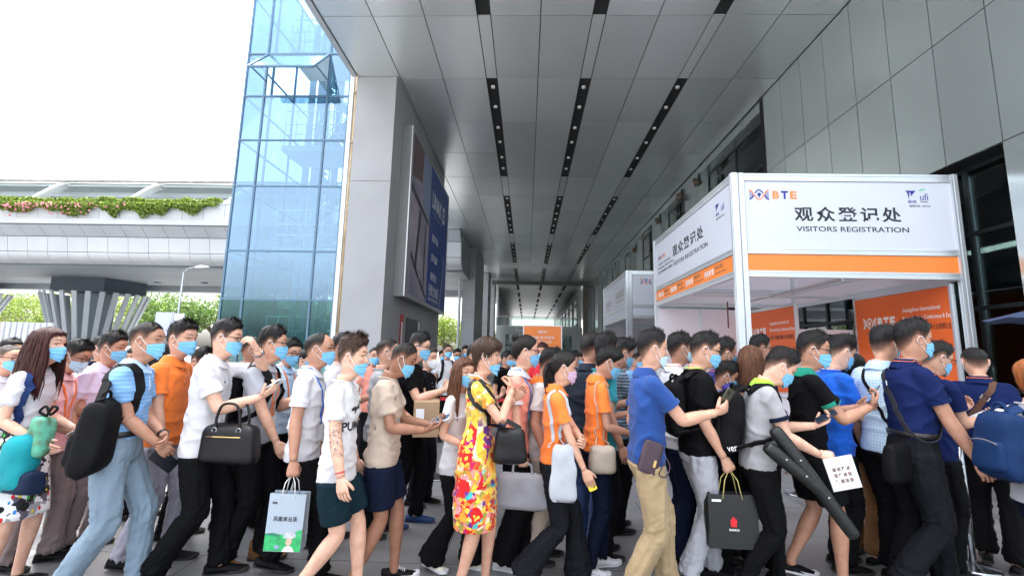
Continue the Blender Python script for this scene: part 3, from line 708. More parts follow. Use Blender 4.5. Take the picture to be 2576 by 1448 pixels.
        if hair == 'bob':
            def rf(i):
                t_ = rg.uniform(1.0, 2*np.pi-1.0); return H(head_pt(np.array([t_]), np.array([rg.uniform(.45, .85)]), 0)[0]*1.14), t_
            locks(90, rf, .1, lambda p0, t_, q: p0+np.array([0, 0, -.085*q])*hd-nrm((p0-cen)*np.array([1, 1, 0]))*.012*q*q+rg.randn(3)*.002, .010)
        if hair == 'bun':
            bc_ = H([-.085, 0, .205]); 
            for i in range(26):
                a0 = rg.rand()*6.28; ax = nrm(rg.randn(3)); e1 = nrm(np.cross(ax, (0.3, .5, .8))); e2 = np.cross(ax, e1); r_ = .024*hd*(.8+.4*rg.rand())
                pts = [bc_+(e1*math.cos(a0+q)+e2*math.sin(a0+q))*r_ for q in np.linspace(0, 2.6, 7)]
                v, f = tube(pts, np.array([.4, .9, 1, 1, 1, .8, .3])*.009*hd, 6); hb.add(v, f)
        if hair == 'pony':
            p0 = H([-.100, 0, .105]); 
            for i in range(46):
                o_ = rg.randn(3)*.013; L_ = .20*(.75+.4*rg.rand())
                pts = [p0+fw_*.03+o_*.5, p0+o_*.7-fw_*.012, p0-fw_*.028-np.array([0, 0, .05])+o_*1.2, p0-fw_*.018-np.array([0, 0, L_*.6])+o_*1.6, p0-fw_*.005-np.array([0, 0, L_])+o_*1.7]
                v, f = tube(pts, np.array([.6, .9, 1, .8, .15])*.0075*hd, 5, smooth=True, k=2); hb.add(v, f)
        ho_ = obj('hair', hb, hair_mat(hcol), root, smooth=True)
        fa_ = np.ones(len(ho_.data.vertices)); row_s = np.repeat(np.linspace(0, 1, rows+1), NT)
        if hl in ('short', 'buzz', 'bald'):
            side = np.tile(np.clip((ath-.85)/.35, 0, 1), rows+1)
            fa_[:len(row_s)] = np.clip(row_s/(.10+.34*side)+.05, 0, 1)**.8
            if hl == 'buzz': fa_ *= .86
        else: fa_[:len(row_s)] = np.clip(row_s/.07+.2, 0, 1)
        at_ = ho_.data.attributes.new('fade', 'FLOAT', 'POINT'); at_.data.foreach_set('value', fa_)
    # ---- mask
    if mask:
        mb = MB(); cols_ = np.linspace(-1.22, 1.22, 19); rowsn = 19; g = []
        for i in range(rowsn):
            q = i/(rowsn-1); row = []
            zt_ = .455-.075*np.abs(cols_/1.22)**1.6-mdrop; zb_ = -.045+.20*np.abs(cols_/1.22)**1.3-mdrop*.5
            z = zt_+(zb_-zt_)*q
            p = head_pt(cols_, np.clip(z, 0.02, 1), 0)
            cc = np.cos(cols_)
            bul = .007+.020*np.exp(-(cols_/.55)**2)*np.interp(q, [0, .15, .35, .6, 1], [.35, .75, 1.05, .9, .5])
            if mdrop > .04: bul = .006+.010*np.exp(-(cols_/.6)**2)
            ple = .0048*((q*3.6) % 1.0-.5)*(1 if .14 < q < .90 else 0)
            p[:, 0] += (bul+ple)*np.maximum(cc, .2); p[:, 1] += np.sign(cols_)*(.0035+ple)*np.abs(np.sin(cols_))
            p[:, 2] = z*.225
            g.append(H(p))
        g = np.array(g); n0 = g.shape[1]; v = g.reshape(-1, 3); inn = v-(v-H(np.array([0, 0, .06])))*.02
        f = [(i*n0+j, (i+1)*n0+j, (i+1)*n0+j+1, i*n0+j+1) for i in range(rowsn-1) for j in range(n0-1)]
        mb.add(v, f); mb.add(inn, [q[::-1] for q in f])
        mo = obj('face_mask', mb, mat('mask_blue', (.20, .52, .80), rough=.8, spec=.2, var=.08, vscale=30, bump=.15, bscale=300) if mask is True else mat('mask_'+mask, {'pale': (.50, .70, .85), 'white': (.78, .82, .85), 'pink': (.62, .42, .55)}[mask], rough=.8, bump=.15, bscale=300), root, smooth=True)
        lo = MB()
        for sd in (1, -1):
            j = n0-1 if sd > 0 else 0
            a = g[1, j]; b = g[rowsn-2, j]; e1 = H([-.004, sd*.080, .585*.225]); e2 = H([-.026, sd*.080, .47*.225]); e3 = H([-.014, sd*.076, .375*.225])
            oo = Rh@np.array([0, sd*.003, 0])*hd
            m1 = (a+e1)/2+oo; m2 = (b+e3)/2+oo*1.5
            lo = MB(); lo.tube([a, m1, e1+oo, e2+oo, e3+oo, m2, b], .0015*hd+.0002, 5, smooth=True)
            obj('ear_loop', lo, mat('elastic_white', (.80, .82, .84), rough=.8), mo, smooth=True)
    # ---- glasses
    if glasses:
        G_ = MB(); Ln = MB(); x0 = .102
        for sd in (1, -1):
            cy, cz = sd*.033, .508*.225; pts = []
            for t in np.linspace(0, 2*np.pi, 25):
                ex = np.sign(math.cos(t))*abs(math.cos(t))**.6*.025; ez = np.sign(math.sin(t))*abs(math.sin(t))**.6*.018
                pts.append(H([x0-.25*abs(cy+ex)**1.0*.3-.004, cy+ex, cz+ez]))
            v, f = tube(pts, .0019*hd, 5, cap=False); G_.add(v, f)
            Ln.add(pts[:-1], [tuple(range(24))])
            G_.tube([H([x0-.010, sd*.058, cz+.008]), H([.055, sd*.076, cz+.010]), H([.0, sd*.079, cz+.008]), H([-.018, sd*.077, cz-.010])], .0020*hd, 5, smooth=True)
        G_.tube([H([x0-.002, .009, .515*.225]), H([x0+.001, 0, .52*.225]), H([x0-.002, -.009, .515*.225])], .0018*hd, 5)
        go = obj('glasses', G_, mat('frame_'+glasses, {'black': (.012, .012, .014), 'gold': (.30, .20, .10), 'red': (.14, .02, .03)}[glasses], rough=.3), root, smooth=True)
        obj('lens', Ln, LENS, go)
    # ---- lanyard
    if lanyard:
        lc = lanyard[0]; bz = S(.30)[2]; bvh = None
        mbL = MB(); pts = []
        bvh = shirt_bvh
        path = []
        for q in np.linspace(0, 1, 12):
            s_ = .30+(1.0-.30)*q; path.append((S(s_, .012+.075*q**1.5, .4), s_))
        def surf(p, fwd):
            hit = bvh.ray_cast(Vector(p), Vector(-fwd), 1.0)
            return (np.array(hit[0])+fwd*.004) if hit[0] is not None else p-fwd*.26
        fdir = A@(B@np.array([1.0, 0, 0]))
        left = [surf(p, fdir) for p, s_ in path[:-2]]; 
        right = []
        for q in np.linspace(0, 1, 12)[:-2]: right.append(surf(S(.30+.7*q, -(.012+.075*q**1.5), .4), fdir))
        back = [S(1.0, .070*hs*math.cos(t_), -.072*hs*math.sin(t_))+UPn*(.022*hs) for t_ in np.linspace(-.3, np.pi+.3, 11)]
        pts = left+back+right[::-1]
        v, f = tube(pts, np.full((len(pts), 2), (.0015))*1.0+np.array([0, .0075]), 6, smooth=True, k=2, up=fdir); mbL.add(v, f)
        lo_ = obj('lanyard', mbL, cloth('lanyard_'+lc, COL[lc], rough=.6), root, smooth=True)
        if len(lanyard) > 1:
            bp = (left[0]+right[0])/2; lt = B@np.array([0, 1.0, 0]); Bd = MB(); up2 = np.array([0, 0, 1.0])
            q = [bp+lt*a*.042+up2*b+fdir*.006 for a, b in ((-1, -.125), (1, -.125), (1, -.005), (-1, -.005))]
            Bd.prism(q, fdir*.003, 0); obj('badge', Bd, mat('badge_'+lanyard[1], COL[lanyard[1]], rough=.25, coat=.5), lo_)
    info['bvh'] = shirt_bvh; info['ends'] = ends; info['pel'] = pel; info['legd'] = legd
    ca_, sa_ = math.cos(head), math.sin(head)
    # true stature: the whole figure is scaled so that the crown is where it was seen
    kk = 1.0
    if crown is not None:
        zc = max(float((np.array(gr)[..., 2]).max()) if hair != 'none' else 0., float(np.array(hg)[..., 2].max()))
        kk = min(1.12, max(.85, crown[2]/zc)); hc = H(np.array([0., 0., .13]))*kk
        X = crown[0]-(ca_*hc[0]-sa_*hc[1]); Y = crown[1]-(sa_*hc[0]+ca_*hc[1])
        root.scale = (kk, kk, kk); root.location = (X, Y, 0)
    info['W'] = lambda p: np.array([X+kk*(ca_*p[0]-sa_*p[1]), Y+kk*(sa_*p[0]+ca_*p[1]), kk*p[2]])
    info['D'] = lambda p: np.array([ca_*p[0]-sa_*p[1], sa_*p[0]+ca_*p[1], p[2]])
    return info
LENS = bpy.data.materials.new('lens_glass'); LENS.use_nodes = True
_t_ = LENS.node_tree; _t_.nodes.clear()
_a = _t_.nodes.new('ShaderNodeBsdfTransparent'); _a.inputs[0].default_value = (.93, .95, .97, 1); _b = _t_.nodes.new('ShaderNodeBsdfGlossy'); _b.inputs['Roughness'].default_value = .03
_m = _t_.nodes.new('ShaderNodeMixShader'); _m.inputs[0].default_value = .10; _o = _t_.nodes.new('ShaderNodeOutputMaterial')
_t_.links.new(_a.outputs[0], _m.inputs[1]); _t_.links.new(_b.outputs[0], _m.inputs[2]); _t_.links.new(_m.outputs[0], _o.inputs[0])
COL = {
 'white': (.60, .60, .63), 'offwhite': (.55, .54, .53), 'black': (.0035, .0035, .0045), 'charcoal': (.0075, .008, .011), 'navy': (.006, .014, .070), 'deepnavy': (.004, .007, .022),
 'royal': (.014, .055, .22), 'skyblue': (.22, .44, .74), 'paleblue': (.42, .60, .84), 'orange': (.85, .20, .035), 'coral': (.88, .34, .26), 'pink': (.80, .48, .52), 'lavender': (.62, .56, .74),
 'grey': (.32, .32, .335), 'lightgrey': (.36, .37, .41), 'beige': (.46, .37, .30), 'khaki': (.34, .25, .14), 'greyblue': (.18, .25, .32), 'taupe': (.20, .16, .16), 'purple': (.055, .045, .22), 'teal': (.03, .28, .34),
 'green': (.01, .22, .15), 'lime': (.35, .72, .05), 'blue': (.01, .12, .62), 'steel': (.022, .028, .042), 'brown': (.16, .07, .025), 'cream': (.68, .63, .50), 'red': (.55, .02, .03), 'clogblue': (.015, .04, .13), 'brightblue': (.01, .20, .60),
 'slate': (.33, .35, .42), 'denim': (.03, .06, .16), 'darkteal': (.004, .016, .024), 'lilacgrey': (.34, .33, .40),
}

# ---------------------------------------------------------------- helpers for things built in world space
def wmat(o):
    m = o.matrix_basis.copy()
    if o.parent is not None: m = wmat(o.parent) @ o.matrix_parent_inverse @ m
    return m
def part(name, mb, mats, parent, smooth=False, bevel=0):
    o = obj(name, mb, mats, None, smooth=smooth, bevel=bevel)
    o.parent = parent; o.matrix_parent_inverse = wmat(parent).inverted(); return o
def wtext(*a, parent=None, **k):
    o = text(*a, **k)
    if parent is not None: o.parent = parent; o.matrix_parent_inverse = wmat(parent).inverted()
    return o
def adopt(o, parent):
    o.parent = parent; o.matrix_parent_inverse = wmat(parent).inverted(); return o
_UNIT = {}
def unit_box(material, bevel=0.0):
    """1 x 1 x 1 box mesh, shared between alike pieces"""
    k = (material.name, bevel)
    if k not in _UNIT:
        me = MB().box((-.5, -.5, -.5), (.5, .5, .5)).mesh('piece', material); _UNIT[k] = me
    return _UNIT[k]
def piece(name, lo, hi, material, parent, tilt=None):
    lo = np.array(lo, float); hi = np.array(hi, float)
    o = link(name, unit_box(material)); o.location = ((lo+hi)/2).tolist(); o.scale = (hi-lo).tolist()
    if tilt: o.rotation_euler = tilt
    adopt(o, parent); return o
def random_tone(m, amount):
    """each object of this material gets its own slight tone"""
    t = m.node_tree; b = t.nodes['Principled BSDF']
    src = b.inputs['Base Color'].links[0].from_socket if b.inputs['Base Color'].links else None
    oi = t.nodes.new('ShaderNodeObjectInfo'); mr = t.nodes.new('ShaderNodeMapRange')
    mr.inputs['To Min'].default_value = 1-amount; mr.inputs['To Max'].default_value = 1+amount*.5
    mx = t.nodes.new('ShaderNodeMix'); mx.data_type = 'RGBA'; mx.blend_type = 'MULTIPLY'; mx.inputs['Factor'].default_value = 1
    t.links.new(oi.outputs['Random'], mr.inputs['Value']); t.links.new(mr.outputs[0], mx.inputs[7])
    if src: t.links.new(src, mx.inputs[6])
    else: mx.inputs[6].default_value = b.inputs['Base Color'].default_value
    t.links.new(mx.outputs[2], b.inputs['Base Color']); return m
def glass(name, tint, refl=0.12, rough=0.02, rcol=(1, 1, 1)):
    if name in MATS: return MATS[name]
    m = bpy.data.materials.new(name); m.use_nodes = True; MATS[name] = m; t = m.node_tree; t.nodes.clear()
    a = t.nodes.new('ShaderNodeBsdfTransparent'); a.inputs[0].default_value = (*tint, 1)
    g = t.nodes.new('ShaderNodeBsdfGlossy'); g.inputs['Roughness'].default_value = rough; g.inputs['Color'].default_value = (*rcol, 1)
    lw = t.nodes.new('ShaderNodeLayerWeight'); lw.inputs['Blend'].default_value = .35
    ma = t.nodes.new('ShaderNodeMath'); ma.operation = 'MULTIPLY_ADD'; ma.inputs[1].default_value = .6; ma.inputs[2].default_value = refl; ma.use_clamp = True
    mx = t.nodes.new('ShaderNodeMixShader'); o = t.nodes.new('ShaderNodeOutputMaterial')
    t.links.new(lw.outputs['Fresnel'], ma.inputs[0]); t.links.new(ma.outputs[0], mx.inputs[0])
    t.links.new(a.outputs[0], mx.inputs[1]); t.links.new(g.outputs[0], mx.inputs[2]); t.links.new(mx.outputs[0], o.inputs[0]); return m

# ================================================================ ground
def ground_mat():
    m = mat('paving_granite', (.18, .18, .185), rough=.42, spec=.5, var=.28, vscale=1.3, bump=.15, bscale=60)
    t = m.node_tree; b = t.nodes['Principled BSDF']; src = b.inputs['Base Color'].links[0].from_socket
    tc = t.nodes.new('ShaderNodeTexCoord'); n = t.nodes.new('ShaderNodeTexNoise'); n.inputs['Scale'].default_value = 160; n.inputs['Detail'].default_value = 2
    t.links.new(tc.outputs['Object'], n.inputs['Vector'])
    mr = t.nodes.new('ShaderNodeMapRange'); mr.inputs['From Min'].default_value = .3; mr.inputs['From Max'].default_value = .7; mr.inputs['To Min'].default_value = .65; mr.inputs['To Max'].default_value = 1.3
    mx = t.nodes.new('ShaderNodeMix'); mx.data_type = 'RGBA'; mx.blend_type = 'MULTIPLY'; mx.inputs['Factor'].default_value = 1
    t.links.new(n.outputs['Fac'], mr.inputs['Value']); t.links.new(src, mx.inputs[6]); t.links.new(mr.outputs[0], mx.inputs[7]); t.links.new(mx.outputs[2], b.inputs['Base Color'])
    return random_tone(m, .22)
g = obj('ground', MB().add([(-900, -300, -.006), (900, -300, -.006), (900, 1500, -.006), (-900, 1500, -.006)], [(0, 1, 2, 3)]), mat('ground_far', (.20, .20, .20), rough=.7, var=.2, vscale=.2, bump=.1, bscale=30))
tag(g, kind='structure')
jm = mat('joint_dark', (.03, .03, .03), rough=.9, bump=.2, bscale=80)
part('paving_bed', MB().box((-6.6, .4, -.0055), (6.4, 12.0, -.001)), jm, g)
GM = ground_mat(); rnd = random.Random(3)
nx = 0
for j in range(14):
    y0 = .4+j*.8
    for i in range(11):
        x0 = -6.6+i*1.2-(.6 if j % 2 else 0)
        if x0 < -6.7: continue
        lo = (x0+.004, y0+.004, -.004); hi = (min(x0+1.2, 6.4)-.004, y0+.796, .0)
        piece('paving_slab', lo, hi, GM, g)
tag(part('far_paving', MB().add([(-8.2, 12.0, -.002), (6.4, 12.0, -.002), (6.4, 100, -.002), (-8.2, 100, -.002)], [(0, 1, 2, 3)]), mat('paving_far', (.14, .14, .145), rough=.4, var=.2, vscale=1.0), g))

# ================================================================ canopy ceiling
CZ = 8.55
can = empty('canopy_ceiling', (0, 8, CZ)); tag(can, 'grey metal panel ceiling with three dark slots of downlights over the queue', 'ceiling')
cpm = mat('ceiling_panel_metal', (.66, .70, .705), rough=.27, metal=.55, spec=.5, var=.05, vscale=.8, bump=.02, bscale=2); random_tone(cpm, .10)
dkm = mat('recess_dark', (.012, .013, .014), rough=.8)
part('backing', MB().box((-4.5, 4.23, CZ+.06), (6.25, 44.0, CZ+.16)), dkm, can)
COLX = [(-4.47, -3.38), (-3.38, -2.27), (-2.27, -1.15), (-.87, .18), (.18, 1.26), (1.54, 2.63), (2.63, 3.73), (4.0, 5.1), (5.1, 6.24)]
ROWY = [-2.37+2.2*k for k in range(22)]
for k in range(3, 21):
    y0, y1 = ROWY[k], ROWY[k+1]
    for (x0, x1) in COLX:
        dz = rnd.uniform(-.003, .003)
        piece('ceiling_panel', (x0+.010, y0+.009, CZ+dz), (x1-.010, y1-.009, CZ+.035+dz), cpm, can, tilt=(rnd.uniform(-.0012, .0012), rnd.uniform(-.0012, .0012), 0))
    for (x0, x1) in ((-1.15, -.87), (1.26, 1.54), (3.73, 4.0)):
        if k % 4 == 1 or k == 5:                       # closed length of the slot
            piece('slot_cover', (x0+.012, y0+.009, CZ+.006), (x1-.012, y1-.009, CZ+.035), cpm, can)
dlm = mat('downlight_white', (.78, .78, .76), rough=.4); dlg = mat('downlight_glass', (.5, .5, .48), rough=.15, coat=.6)
dl_me = MB().tube([(0, 0, 0), (0, 0, .05)], .050, 14).mesh('downlight', dlm, True); dl2 = MB().tube([(0, 0, -.003), (0, 0, .02)], .042, 12).mesh('lamp_face', dlg, True)
for k in range(3, 21):
    if k % 4 == 1 or k == 5: continue
    for xc in (-1.01, 1.40, 3.865):
        for q in (.1, .55):
            o = link('downlight', dl_me, None, (xc, ROWY[k]+2.2*q+.2, CZ+.002)); adopt(o, can)
            p = link('lamp_face', dl2, None, (xc, ROWY[k]+2.2*q+.2, CZ+.002)); adopt(p, o)
# canopy edge beam along the open side
part('edge_beam', MB().box((-4.62, 4.23, CZ-.02), (-4.49, 10.74, CZ+.9)), mat('edge_metal', (.42, .44, .45), rough=.4, metal=.4, var=.06, vscale=1), can)
part('front_edge_beam', MB().box((-4.62, 4.05, CZ-.02), (6.3, 4.22, CZ+.9)), MATS['edge_metal'], can)
part('roof_slab', MB().box((-4.6, 4.23, CZ+.2), (30, 96.0, CZ+.9)), mat('roof_concrete', (.35, .35, .34), rough=.8), can)
# far bay beyond the cross beam
far = part('far_panel', MB().box((-3.2, 44.6, CZ-.02), (5.9, 95, CZ+.03)), mat('far_ceiling', (.50, .53, .50), rough=.35, metal=.3, var=.1, vscale=.3), can)
fs = MB()
for xc in (-1.01, 1.40, 3.865):
    for k in range(8): fs.box((xc-.14, 46+k*6.0, CZ-.03), (xc+.14, 50+k*6.0, CZ-.022))
tag(part('far_slot', fs, dkm, can), kind='stuff')
part('cross_beam', MB().box((-3.5, 43.8, CZ-.30), (6.3, 44.5, CZ-.004)), mat('beam_grey', (.13, .15, .15), rough=.5, metal=.3), can)

# ================================================================ hall wall on the right
hall = empty('exhibition_hall_wall', (6.3, 8, 0)); tag(hall, 'pale grey metal panel wall of the hall with dark windows beside the canopy', 'building')
wpm = mat('wall_panel_metal', (.58, .645, .635), rough=.20, metal=.70, spec=.5, var=.07, vscale=.7, bump=.02, bscale=2); random_tone(wpm, .06)
part('wall_core', MB().box((6.30, -2.4, 4.46), (6.9, 11.9, CZ)).box((6.30, -2.4, 0), (6.9, 5.86, 4.458)), dkm, hall)
YJ = [5.88+.82*k for k in range(-10, 8)]
for a, b in zip(YJ[:-1], YJ[1:]):
    for z0, z1 in ((0.0, 2.25), (2.25, 4.46), (4.46, 6.42), (6.42, CZ-.01)):
        if b > 5.9 and z1 < 4.5: continue
        piece('wall_panel', (6.25, a+.008, z0+.008), (6.28, min(b, 11.88)-.008, z1-.008), wpm, hall, tilt=(0, 0, rnd.uniform(-.002, .002)))
frame = mat('mullion_dark', (.035, .045, .047), rough=.4, metal=.4)
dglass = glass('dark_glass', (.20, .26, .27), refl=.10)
part('end_panel', MB().box((6.25, 5.865, 0), (6.80, 5.885, 4.455)), wpm, hall)
def window_wall(x, y0, y1, z0, z1, ny, zs, parent=hall):
    ys = np.linspace(y0, y1, ny+1)
    for y in ys: piece('mullion', (x-.04, y-.03, z0), (x+.04, y+.03, z1), frame, parent)
    zz = [z0]+list(zs)+[z1]
    for z in zz: piece('transom', (x-.035, y0+.03, z-.03), (x+.035, y1-.03, z+.03), frame, parent)
    for a, b in zip(ys[:-1], ys[1:]):
        for c, d in zip(zz[:-1], zz[1:]): piece('window_pane', (x-.008, a+.032, c+.032), (x+.008, b-.032, d-.032), dglass, parent)
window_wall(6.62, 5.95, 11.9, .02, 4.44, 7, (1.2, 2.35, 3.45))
# dim interior behind the glass
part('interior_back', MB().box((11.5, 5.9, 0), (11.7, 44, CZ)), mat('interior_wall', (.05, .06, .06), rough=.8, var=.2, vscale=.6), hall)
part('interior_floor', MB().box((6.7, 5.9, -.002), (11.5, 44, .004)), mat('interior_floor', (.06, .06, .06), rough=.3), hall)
for yy in (6.6, 8.2, 9.8): piece('interior_pillar', (7.4, yy, 0), (7.75, yy+.35, 4.45), mat('interior_pillar', (.22, .32, .32), rough=.5), hall)
lampm = emit('interior_lamp', (1.0, .93, .78), 2.0)
for yy in (6.3, 7.6, 9.2): piece('interior_lamp', (8.2, yy, 3.55), (8.3, yy+1.0, 3.62), lampm, hall)
part('lintel', MB().box((6.28, 11.885, CZ-.30), (6.66, 44, CZ-.005)), wpm, hall)
for k in range(7):
    p0 = 16.3+4.8*k
    piece('pillar', (6.25, p0, 0), (7.0, p0+1.5, CZ-.31), wpm, hall)
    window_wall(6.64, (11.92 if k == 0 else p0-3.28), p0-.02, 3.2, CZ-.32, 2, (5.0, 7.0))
    piece('sill_panel', (6.40, (11.92 if k == 0 else p0-3.28), 0), (6.70, p0-.02, 3.15), wpm, hall)
# floodlights on the wall
for i, (yy, zz) in enumerate(((16.1, 7.9), (17.95, 8.0), (21.0, 7.9), (25.8, 7.6))):
    f = empty('floodlight', (6.2, yy, zz)); tag(f, ['small brown floodlight on hall wall nearest the white booth', 'second small floodlight along the hall wall under the ceiling', 'third small floodlight along the hall wall', 'farthest small floodlight on the hall wall above the rear booth'][i], 'floodlight', 'floodlights on the hall wall')
    part('bracket', MB().box((6.16, yy-.03, zz-.02), (6.248, yy+.03, zz+.30)), frame, f)
    part('housing', MB().tube([(6.0, yy, zz+.1), (6.08, yy, zz), (6.16, yy-.02, zz-.13)], [.06, .13, .15], 12), mat('flood_brown', (.10, .075, .05), rough=.5), f, smooth=True)
# stone pier closing the far right side
pier = obj('stone_pier', MB().box((5.75, 46.0, 0), (9.5, 47.2, CZ-.02)).box((5.70, 45.95, 2.6), (9.5, 45.99, 2.66)).box((5.70, 45.95, 5.2), (9.5, 45.99, 5.26)), mat('pier_stone', (.19, .175, .15), rough=.7, var=.25, vscale=1.2, bump=.2, bscale=12)); tag(pier, 'dark brown stone pier closing the hall behind the rear booth', 'pier')
ns = empty('notice_board', (6.3, 45.7, 0)); tag(ns, 'pale notice board with a green mark on the stone pier', 'notice board')
part('board', MB().box((6.2, 45.86, 3.6), (7.9, 45.93, 6.2)), mat('board_pale', (.45, .52, .52), rough=.5), ns); part('green_mark', MB().box((7.2, 45.83, 5.6), (7.7, 45.855, 6.0)), mat('mark_green', (.05, .45, .10), rough=.5), ns)

# ================================================================ columns on the left
conc = mat('column_stone', (.34, .345, .36), rough=.5, var=.08, vscale=.9, bump=.04, bscale=25)
def column(x0, x1, y0, y1, label, ztop=CZ-.004, joints=()):
    c = empty('stone_column', ((x0+x1)/2, y0, 0)); tag(c, label, 'column', 'columns along the open side')
    zs = [0]+list(joints)+[ztop]
    for a, b in zip(zs[:-1], zs[1:]): part('facing', MB().box((x0, y0, a+.006), (x1, y1, b-.006)), conc, c)
    part('core', MB().box((x0+.02, y0+.02, 0), (x1-.02, y1-.02, ztop-.01)), dkm, c); return c
c1 = column(-4.48, -3.46, 10.75, 17.7, 'large pale column carrying the blue billboard beside the glass tower', joints=(5.73,))
column(-4.35, -3.5, 30.0, 35.6, 'pale column with a white drainpipe far behind the billboard', joints=(4.2,))
column(-4.2, -3.45, 39.5, 42.5, 'grey column in front of the far cross beam', joints=(4.2,))
column(-3.9, -3.25, 44.6, 46.6, 'farthest grey column beneath the end of the cross beam', joints=(4.2,))
# drainpipe by the tower and one on the far column
dpm = mat('pipe_bronze', (.36, .27, .16), rough=.35, metal=.5, var=.35, vscale=9, stretch=(1, 1, .3))
dp = empty('drainpipe', (-4.66, 11.15, 0)); tag(dp, 'stained bronze drainpipe running up between glass tower and column', 'drainpipe')
part('pipe', MB().tube([(-4.65, 11.15, 0), (-4.65, 11.15, 9.6)], .062, 14), dpm, dp, smooth=True)
for z in (1.9, 3.55, 5.2, 6.9, 8.3): part('clamp', MB().tube([(-4.65, 11.15, z), (-4.65, 11.15, z+.05)], .075, 14).box((-4.60, 11.12, z), (-4.49, 11.18, z+.04)), dpm, dp, smooth=False)
dp2 = obj('drainpipe', MB().tube([(-4.5, 29.9, 0), (-4.5, 29.9, CZ+.2)], .10, 10), mat('pipe_white', (.62, .64, .66), rough=.4), smooth=True); tag(dp2, 'white drainpipe running up the far pale column', 'drainpipe')

# ================================================================ billboard on the column
bb = empty('billboard', (-3.3, 14.4, 2.8)); tag(bb, 'large navy advertising billboard with white lettering on the column side', 'billboard')
BX = -3.18; BY0, BY1, BZ0, BZ1 = 11.5, 17.3, 2.95, 7.62
alum = mat('aluminium', (.60, .61, .62), rough=.32, metal=.75, var=.04, vscale=3)
part('case', MB().box((-3.455, BY0, BZ0), (BX-.012, BY1, BZ1)), mat('case_grey', (.22, .23, .23), rough=.5, metal=.4), bb)
for lo, hi in (((BX-.01, BY0, BZ0), (BX+.02, BY0+.14, BZ1)), ((BX-.01, BY1-.06, BZ0), (BX+.02, BY1, BZ1)), ((BX-.01, BY0+.14, BZ1-.08), (BX+.02, BY1-.06, BZ1)), ((BX-.01, BY0+.14, BZ0), (BX+.02, BY1-.06, BZ0+.10))): part('frame_rail', MB().box(lo, hi), alum, bb)
navy = mat('print_navy', (.022, .065, .30), rough=.45); ph = mat('print_photo', (.48, .40, .44), rough=.45, var=.30, vscale=.8, darkvar=(.32, .32, .45))
ysplit = BY0+2.55
part('blue_print', MB().box((BX-.008, ysplit, BZ0+.10), (BX+.004, BY1-.06, BZ1-.08)), navy, bb)
pp = part('photo_print', MB().box((BX-.008, BY0+.14, BZ0+.10), (BX+.004, ysplit-.001, BZ1-.08)), ph, bb)
wht = mat('print_white', (.78, .80, .84), rough=.4); dkp = mat('print_dark', (.03, .035, .05), rough=.4); lbp = mat('print_lightblue', (.24, .32, .48), rough=.4); rdp = mat('print_rose', (.15, .09, .10), rough=.4, var=.3, vscale=3)
X1 = BX+.006
def bill(mb_pts, m): part('printed_shape', MB().prism([(X1, y, z) for y, z in mb_pts], (.002, 0, 0)), m, pp)
bill([(11.7, 6.3), (12.9, 6.5), (12.95, 7.5), (11.7, 7.5)], rdp); bill([(13.0, 5.9), (14.0, 5.7), (14.0, 7.5), (13.0, 7.5)], lbp)
bill([(11.7, 5.9), (13.9, 5.45), (13.9, 5.62), (11.7, 6.1)], dkp)
bill([(12.4, 3.9), (12.6, 3.9), (12.95, 5.6), (12.7, 5.65)], dkp); bill([(13.5, 3.4), (13.62, 3.4), (13.62, 5.4), (13.5, 5.45)], dkp)
bill([(11.9, 4.1), (12.9, 3.6), (12.95, 3.7), (12.0, 4.25)], dkp); bill([(13.0, 3.55), (13.9, 3.15), (13.95, 3.25), (13.05, 3.7)], dkp)
YR = (0, 1, 0); ZU = (0, 0, 1)
wtext('LINAK', (X1, 15.15, 6.55), YR, ZU, .6, wht, parent=bb, width=1.55, height=.55, bold=.012)
part('emblem', MB().box((X1, 16.15, 6.25), (X1+.002, 16.55, 6.85)), wht, bb); part('emblem_mark', MB().box((X1+.003, 16.24, 6.38), (X1+.005, 16.46, 6.72)).box((X1+.006, 16.30, 6.5), (X1+.007, 16.40, 6.6), 1), [navy, wht], bb)
wtext('WE IMPROVE YOUR LIFE', (X1, 15.3, 6.1), YR, ZU, .2, lbp, parent=bb, width=1.7, height=.10)
for z, s in ((5.28, '|稳定可靠'), (4.62, '|百年品质'), (3.98+.02, '|高性价比')): wtext(s, (X1, 15.05, z), YR, ZU, .3, wht, parent=bb, width=1.0, height=.30, bold=.004)
wtext('丹麦力纳克', (X1, 15.15, 3.55), YR, ZU, .4, wht, parent=bb, width=1.6, height=.38, bold=.006)
wtext('LINAK ACTUATOR SYSTEMS', (X1, 15.15, 3.25), YR, ZU, .2, wht, parent=bb, width=1.55, height=.10)
part('printed_line', MB().prism([(X1, y, z) for y, z in ((16.1, 3.06), (16.28, 3.06), (16.85, 4.7), (16.6, 5.1), (16.48, 5.05), (16.65, 4.65))], (.002, 0, 0)), lbp, bb)
# fire sign and door on the column side below
fsn = empty('fire_point', (-3.44, 12.6, 0)); tag(fsn, 'red fire sign and dark cabinet on the column under the billboard', 'fire cabinet')
part('red_sign', MB().box((-3.455, 12.3, 1.3), (-3.44, 12.62, 2.55)), mat('fire_red', (.45, .015, .02), rough=.45), fsn); part('cabinet', MB().box((-3.455, 12.9, 1.0), (-3.42, 14.6, 2.5)), mat('cabinet_dark', (.05, .05, .055), rough=.4), fsn); part('paper_notice', MB().box((-3.419, 14.2, 2.2), (-3.416, 14.5, 2.48)), wht, fsn)
part('lettering_strip', MB().box((-3.438, 12.38, 1.6), (-3.436, 12.54, 2.35)), wht, fsn)

